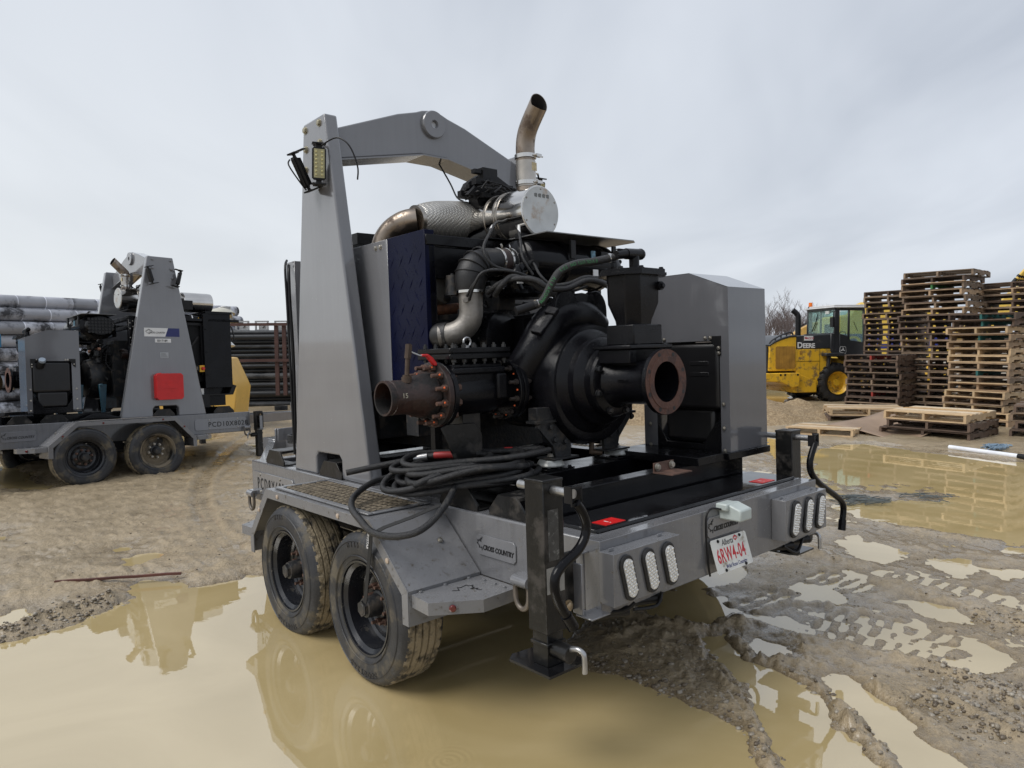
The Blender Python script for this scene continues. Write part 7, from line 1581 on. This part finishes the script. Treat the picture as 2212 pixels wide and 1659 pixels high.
def digger():
    r = empty('excavator', 'yellow excavator glimpsed through the gaps of the see-through pallet stack', 'excavator', loc=(12.15, 24.6, 0), rz=R(-20))
    Y_ = mat('digger_yellow', (.68,.46,.08), .4, 0, .08, 3, dirt=(.3,.22,.1), dirt_amt=.25, dirt_scale=3)
    b = MB(); b.prism([(-1.5, 1.0), (2.4, 1.0), (2.4, 2.55), (1.2, 2.9), (-.3, 3.0), (-.6, 2.6), (-1.5, 2.5)], 1, 0, 2.0); bo = b.build('upper_body', Y_, r, bevel=.06, seg=2)
    b = MB(); b.box((-1.45, -.012, 1.42), (2.35, -.001, 1.92)); bb = b.build('blue_band', mat('band_blue', (.02, .03, .19), .4), bo)
    text('KOMATSU', .50, Y_, bb, (-1.15, -.014, 1.49), (1, 0, 0), (0, 0, 1), sx=1.25, bold=.015, ext=.003)
    b = MB(); b.box((-1.9, -.3, 0), (2.6, .35, .85)); b.box((-1.9, 1.7, 0), (2.6, 2.3, .85)); b.build('track', BLKM, r, bevel=.2, seg=3)
    # raised boom whose hoses show over the right-hand stack
    b = MB(); b.prism([(2.2, 1.5), (3.4, 2.5), (4.6, 3.5), (5.6, 4.0), (6.6, 4.2), (7.2, 3.9), (6.2, 3.5), (5.0, 2.8), (3.8, 2.0), (2.8, 1.2)], 1, .7, 1.2); b.build('boom', Y_, r, bevel=.03)
    for k in range(5):
        b = MB(); y = .55+k*.16; b.tube([(4.3+k*.10, y, 3.55), (4.8+k*.10, y, 4.15+k*.03), (5.5+k*.1, y, 4.6+k*.03), (6.3, y, 4.75+k*.02), (7.2, y, 4.55)], .05, 10, sub=4); h = b.build('hydraulic_hose', Y_, r)
        b = MB(); b.cyl((4.25+k*.10, y, 3.50), (4.36+k*.10, y, 3.65), .06, .06, 10); b.cyl((4.40+k*.10, y, 3.70), (4.45+k*.10, y, 3.76), .062, .062, 10); b.build('hose_end', BLKM, h)
digger()
def pickup():
    r = empty('pickup_truck', 'white pickup truck partly hidden between loader cab and pallets', 'pickup truck', loc=(12.9, 27.5, 0), rz=R(75)); Wh = mat('white_car_paint', (.66,.68,.70), .2, 0, .04, 3, coat=.5)
    b = MB(); b.prism([(-2.6, .55), (2.6, .55), (2.65, 1.05), (1.6, 1.2), (.95, 1.25), (.45, 1.78), (-.8, 1.80), (-1.0, 1.25), (-2.6, 1.22)], 1, -.95, .95); b.build('body', Wh, r, bevel=.06, seg=3)
    b = MB(); b.prism([(.85, 1.27), (.42, 1.72), (-.72, 1.74), (-.88, 1.27)], 1, -.957, .957); b.build('side_window', mat('tinted_glass', (.02,.025,.03), .05), r)
    for (x, y) in ((-1.7, -.9), (1.7, -.9), (-1.7, .68), (1.7, .68)):
        b = MB(); b.lathe([(.24, 0), (.36, .01), (.38, .05), (.38, .17), (.36, .21), (.24, .22)], (x, y, .38), (0, 1, 0), 28); w = b.build('wheel', RUBBER, r); b = MB(); b.lathe([(.23, -.005), (.05, .02)], (x, y, .38), (0, 1, 0), 20); b.lathe([(.05, .2), (.23, .225)], (x, y, .38), (0, 1, 0), 20); b.build('rim', ZINC, w)
pickup()
# light tower behind the left trailer
def light_tower():
    o = Vector((-5.75, 14.2, 0)); r = empty('light_tower', 'yellow generator cabinet with two folded lamp dishes behind the left trailer', 'light tower', loc=o, rz=R(6)); r.scale = (.90, .90, .90); Y_ = mat('generator_yellow', (.72,.44,.10), .45, 0, .06, 4, dirt=(.4,.3,.15), dirt_amt=.2, dirt_scale=4)
    b = MB(); b.prism([(-1.5, .30), (.28, .30), (.36, .95), (.30, 1.10), (.08, 1.62), (-.3, 1.64), (-1.5, 1.64)], 1, 0, 1.2); bo = b.build('cabinet', Y_, r, bevel=.02)
    b = MB(); 
    for i in range(7):
        for k in range(7): b.box((-.17-i*.055, -.006, .42+k*.06), (-.135-i*.055, -.001, .46+k*.06))
    b.build('louvre', INK, bo); b = MB(); b.lathe([(.055, 0), (.055, .02)], (.20, -.001, .44), (0, -1, 0), 20); b.build('marker', mat('orange_reflector', (.6, .13, .02), .3), bo); b = MB(); b.lathe([(.085, 0), (.085, .008)], (.20, -.001, .44), (0, -1, 0), 20); b.build('marker_ring', BLKM, bo)
    b = MB(); b.box((-.05, -.01, .86), (.0, -.001, 1.02)); b.box((-.12, -.02, 1.52), (.0, .1, 1.65)); b.build('latch', BLKM, bo)
    b = MB(); b.box((-.62, .2, 1.60), (-.48, .4, 2.5)); b.build('mast', mat('mast_grey', (.12, .12, .12), .5, .4), r); b = MB()
    b = MB(); b.lathe([(.05, 0), (.30, .05), (.42, .14), (.46, .22), (.44, .22), (.28, .08), (.05, .03)], (-.15, .0, 2.66), (.35, -.1, -1), 40, cap=False); d1 = b.build('lamp_dish', mat('cream_dish', (.52, .50, .42), .35, 0, .1, 5), r, angle=60); b = MB(); b.tube([(-.55, .1, 2.45), (.1, .0, 2.74), (.28, -.02, 2.62), (.30, -.02, 2.44), (.1, 0, 2.25), (.0, .1, 2.2)], .018, 8, sub=3); b.box((.18, -.06, 2.62), (.28, .04, 2.74)); b.build('dish_bracket', ZINC, d1)
    b = MB(); b.lathe([(.05, 0), (.16, .04), (.26, .12), (.32, .20), (.30, .20), (.15, .07)], (.02, -.05, 2.06), (.1, -.1, -1), 36, cap=False); d2 = b.build('lamp_dish', mat('white_dish', (.66, .67, .66), .35), r, angle=60); b = MB(); b.cyl((.02, -.05, 2.04), (.02, -.05, 2.20), .12, .06, 20); b.tube([(.02, -.05, 2.16), (.25, -.05, 2.32), (.33, -.05, 2.15), (.33, -.05, 1.98)], .014, 8, sub=3); b.build('dish_bracket', BLKM, d2)
    for s in (0, 1):
        b = MB(); b.lathe([(.18, 0), (.28, .01), (.30, .05), (.30, .15), (.28, .18)], (-.6, .0 if s == 0 else 1.05, .30), (0, 1, 0), 24); b.build('wheel', RUBBER, r)
light_tower()
# machine at the left frame edge: blue beam above a black flanged pump
r = empty('pump_skid', 'black flanged pump under a bright blue beam cut by the left edge', 'pump', loc=(-9.35, 11.9, 0), rz=R(-10))
b = MB(); b.box((-3.5, -.05, 1.70), (1.0, .12, 1.92)); b.box((-3.5, -.05, .3), (-3.3, .12, 1.7)); b.box((.3, -.05, .3), (.5, .12, 1.7)); b.box((-3.5, -.1, .15), (1.0, .9, .3)); b.build('blue_frame', mat('bright_blue', (.005, .16, .33), .4, 0, .1, 4), r, bevel=.01)
b = MB(); b.lathe([(.22, -1.2), (.24, -.6), (.24, -.1), (.30, -.08), (.30, -.0), (.30, .06), (.24, .10), (.2, .3)], (-.0, .6, 1.1), (1, 0, 0), 40); b.box((-1.0, .4, .3), (-.6, .8, 1.0)); b.build('pump_body', CAST, r)

# ---------------------------------------------------------------- pipe stacks
def wrapmat():
    m = mat('wrapped_pipe', (.44,.45,.49), .32, 0, .2, 1.5, dirt=(.035,.035,.04), dirt_amt=.50, dirt_scale=1.6)
    t = m.node_tree; n = t.nodes; l = t.links; hs = [q for q in n if q.type == 'HUE_SAT'][0]
    co = n.new('ShaderNodeTexCoord'); sx = n.new('ShaderNodeSeparateXYZ'); l.new(co.outputs['Object'], sx.inputs[0]); ad = n.new('ShaderNodeMath'); ad.operation = 'MULTIPLY'; ad.inputs[1].default_value = 1.45; l.new(sx.outputs[1], ad.inputs[0])
    fl = n.new('ShaderNodeMath'); fl.operation = 'FLOOR'; l.new(ad.outputs[0], fl.inputs[0]); oi = n.new('ShaderNodeObjectInfo'); a2 = n.new('ShaderNodeMath'); a2.operation = 'ADD'; l.new(fl.outputs[0], a2.inputs[0]); om = n.new('ShaderNodeMath'); om.operation = 'MULTIPLY'; om.inputs[1].default_value = 57; l.new(oi.outputs['Random'], om.inputs[0]); l.new(om.outputs[0], a2.inputs[1])
    wn = n.new('ShaderNodeTexWhiteNoise'); wn.noise_dimensions = '1D'; l.new(a2.outputs[0], wn.inputs['W']); mr = n.new('ShaderNodeMapRange'); mr.inputs['To Min'].default_value = .55; mr.inputs['To Max'].default_value = 1.45; l.new(wn.outputs['Value'], mr.inputs[0])
    old = hs.inputs['Value'].links[0].from_socket; mu = n.new('ShaderNodeMath'); mu.operation = 'MULTIPLY'; l.new(old, mu.inputs[0]); l.new(mr.outputs[0], mu.inputs[1])
    fr = n.new('ShaderNodeMath'); fr.operation = 'FRACT'; l.new(ad.outputs[0], fr.inputs[0]); gt = n.new('ShaderNodeMath'); gt.operation = 'LESS_THAN'; gt.inputs[1].default_value = .035; l.new(fr.outputs[0], gt.inputs[0]); ml = n.new('ShaderNodeMath'); ml.operation = 'MULTIPLY_ADD'; ml.inputs[1].default_value = .7; l.new(gt.outputs[0], ml.inputs[0]); l.new(mu.outputs[0], ml.inputs[2]); l.new(ml.outputs[0], hs.inputs['Value'])
    return m
WM = wrapmat()
d_ = Vector((1.3, 2.3, 0)).normalized(); nrm_ = Vector((d_.y, -d_.x, 0))
base = Vector((-12.8, 18.0, 0))
def wpipe(zc, off, rad, label, s0=-7, s1=7.5):
    o = empty('wrapped_pipe', label, 'pipe', group='large wrapped pipes in the left stack'); 
    yv = d_; xv = nrm_; M = Matrix.Identity(4)
    for i in range(3): M[i][0] = xv[i]; M[i][1] = yv[i]; M[i][2] = (0, 0, 1)[i]; M[i][3] = (base+d_*s0-nrm_*off)[i]
    b = MB(); b.lathe([(rad-.03, .04), (rad-.03, 0), (rad-.002, 0), (rad, .01), (rad, (s1-s0)), (rad-.03, (s1-s0)), (rad-.03, (s1-s0)-.04)], (0, 0, zc), (0, 1, 0), 28); ob = b.build('wrapped_pipe', WM); ob.matrix_world = M
    for k in ('label', 'category', 'group'): ob[k] = o[k]
    bpy.data.objects.remove(o)
LN = ['lowest', 'second', 'third', 'fourth', 'fifth', 'sixth', 'seventh', 'eighth']
for k in range(8): wpipe(.19+k*.338, .0+.10*(k % 2), .166, '%s large grey wrapped pipe%s in the front row of the left stack' % (LN[k], '' if k == 0 else ' from the ground'))
wpipe(.19+8*.338, .30, .17, 'topmost large grey wrapped pipe of the left stack, set back from the others')
for k in range(8): wpipe(.36+k*.338, .38, .166, '%s wrapped pipe in the hidden second row of the left stack' % (LN[k]))
BP = mat('black_poly_pipe', (.016,.017,.018), .33, 0, .3, 2.5, rand=.5, dirt=(.06,.06,.06), dirt_amt=.3, dirt_scale=2); GP = mat('black_poly_pipe_grey', (.03,.032,.035), .4, 0, .3, 2.5, rand=.5, dirt=(.10,.10,.10), dirt_amt=.45, dirt_scale=2)
rr = random.Random(31); zz = .13; k = 0; dd = Vector((1, .10, 0)).normalized()
names = ['lowest', 'second', 'third', 'fourth', 'fifth', 'sixth', 'seventh', 'eighth', 'ninth', 'tenth', 'eleventh', 'twelfth', '13th', '14th', '15th', '16th']
rads = [.12, .10, .15, .085, .10, .10, .12, .11, .10, .14, .10, .12, .085, .12, .11, .10]
for k, ra in enumerate(rads):
    ra *= .64; zc = zz+ra-.10; zz += ra*1.86; x0 = -8.0+rr.uniform(-.3, .3); x1 = -2.3+rr.uniform(-1.2, 1.3) if k % 3 else 0.6
    x1 = 0.5+rr.uniform(-.3, .3) if k in (0, 2, 5, 12, 13) else x1
    p0 = Vector((x0, 19.6, zc)); p1 = p0+dd*(x1-x0); p0.y += (k % 2)*.12; p1.y += (k % 2)*.12
    b = MB(); b.cyl(p0, p1, ra, ra, 22); rad2 = ra-.012; b.lathe([(rad2, 0), (rad2*.98, .004)], p1, p1-p0, 20)
    ob = b.build('poly_pipe', BP if k % 3 else GP); tag(ob, '%s black plastic pipe%s of the rack right of the yellow cabinet' % (names[k], '' if k == 0 else ' from the ground'), 'pipe', 'black plastic pipes in the rack')
    if k % 2:
        g = MB(); 
        for q in range(3):
            xx = rr.uniform(.35, .95); c = p0.lerp(p1, xx); g.lathe([(ra+.001, 0), (ra+.004, .002), (ra+.004, .03), (ra+.001, .032)], c, p1-p0, 22, cap=False)
        g.build('tape_band', mat('pale_tape', (.25, .27, .27), .5), ob)
for k in range(3):
    p0 = Vector((-3.2+.2*k, 20.8, .28+.52*k)); b = MB(); b.lathe([(.24, 0), (.26, .01), (.26, 7)], p0, Vector((1, .25, 0)), 26); ob = b.build('wrapped_pipe', WM); tag(ob, '%s pale wrapped pipe end behind the black pipes' % ('lowest', 'middle', 'highest')[k], 'pipe', 'pale wrapped pipes behind the rack')
# rusty rack
r = empty('pipe_rack', 'rust brown steel rack frame standing before the black pipes', 'rack', loc=(-5.2, 18.2, 0), rz=R(5)); RK = mat('rack_rust', (.075,.035,.028), .7, 0, .3, 4, bump=.2, bscale=30)
for x in (-.75, -.56, -.38): b = MB(); b.box((x, 0, .45), (x+.09, .10, 2.28 if x > -.5 else 2.2)); b.build('post', RK, r)
b = MB(); b.box((-1.95, .0, .05), (-1.86, .10, 2.28)); b.build('post', RK, r)
for z in (2.20, 1.30): b = MB(); b.box((-1.95, -.05, z), (-.28, .0, z+.07)); b.build('rail', RK, r)
# galvanised fittings stored on top of the pipes
for k in range(9):
    r = empty('steel_cradle', 'grey steel cradle standing in the row on top of the black pipes', 'cradle', loc=(-7.4+k*.52, 19.9+k*.05, zz-.11), rz=R(6), group='steel cradles on the black pipes'); b = MB(); b.box((-.18, 0, 0), (.18, .08, .04)); b.box((-.18, 0, .24), (.18, .08, .28)); b.box((-.18, 0, 0), (-.14, .08, .28)); b.box((.14, 0, 0), (.18, .08, .28)); b.box((-.10, .1, 0), (.10, .3, .2)); b.lathe([(.05, 0), (.05, .05)], (0, .0, .14), (0, 1, 0), 12); b.build('frame', ZINC, r)

# ---------------------------------------------------------------- bare trees on the horizon
def tree_mesh(seed, h):
    rr = random.Random(seed); tr = MB(); cr_ = MB()
    def branch(p, d, L, r0, lvl, mb):
        n = 4; pts = [p]; q = p.copy(); dd = d.copy()
        for i in range(n): dd = (dd+Vector((rr.uniform(-.16, .16), rr.uniform(-.16, .16), rr.uniform(-.02, .12)))).normalized(); q = q+dd*L/n; pts.append(q.copy())
        mb.tube(pts, [r0*(1-.7*i/n) for i in range(n+1)], 4 if lvl else 6, cap=False)
        if lvl < 3:
            for k in range(7 if lvl == 0 else 5):
                t = rr.uniform(.30 if lvl == 0 else .2, 1); i = min(int(t*n), n-1); s = pts[i].lerp(pts[i+1], t*n-i); a = rr.uniform(0, 6.28); sp = .75 if lvl == 0 else .8
                nd = (dd*.9+Vector((math.cos(a)*sp, math.sin(a)*sp, .35))).normalized(); branch(s, nd, L*rr.uniform(.38, .55), max(r0*.42, .022), lvl+1, cr_)
    branch(Vector((0, 0, 0)), Vector((0, 0, 1)), h, .16, 0, tr); return tr, cr_
BARK = mat('bare_bark', (.115,.09,.085), .9, 0, .2, 3); TM = []
for s in range(4):
    t_, c_ = tree_mesh(s+40, 9.5+s*.8); o1 = t_.build('trunk', BARK); o2 = c_.build('crown', BARK); TM.append((o1.data, o2.data)); bpy.data.objects.remove(o1); bpy.data.objects.remove(o2)
rr = random.Random(77)
for k in range(84):
    px_ = 1640+k*2.1+rr.uniform(-4, 4) if k < 66 else rr.uniform(1870, 2300); d = rr.uniform(155, 215); p = CPOS+ray(px_, 700)*d
    r = empty('bare_tree', 'leafless grey tree in the distant row on the horizon behind the machines', 'tree', loc=(p.x, p.y, 0), rz=rr.uniform(0, 6), group='leafless trees on the horizon'); s_ = rr.uniform(.5, .85)*(1.15 if 20 < k < 34 else .9); r.scale = (s_, s_, s_)
    m_ = TM[rr.randrange(4)]
    for me_, nm in zip(m_, ('trunk', 'crown')): o = bpy.data.objects.new(nm, me_); COL.objects.link(o); o.parent = r
b = MB(); xs = np.linspace(-420, 700, 90)
vs = []; rr = random.Random(3)
for x in xs: vs += [(x, 330+30*math.sin(x*.01), -1), (x, 330+30*math.sin(x*.01), 2.6+rr.uniform(-.8, .8)), (x, 352+30*math.sin(x*.01), 2.6+rr.uniform(-.8, .8)), (x, 352+30*math.sin(x*.01), -1)]
fs = []
for i in range(len(xs)-1):
    for k in range(3): fs.append((i*4+k, (i+1)*4+k, (i+1)*4+k+1, i*4+k+1))
b.add(vs, fs); hb = b.build('treeline', mat('far_scrub', (.13,.115,.105), .95, 0, .25, .3), angle=80); tag(hb, 'low grey scrub along the far horizon', kind='stuff')
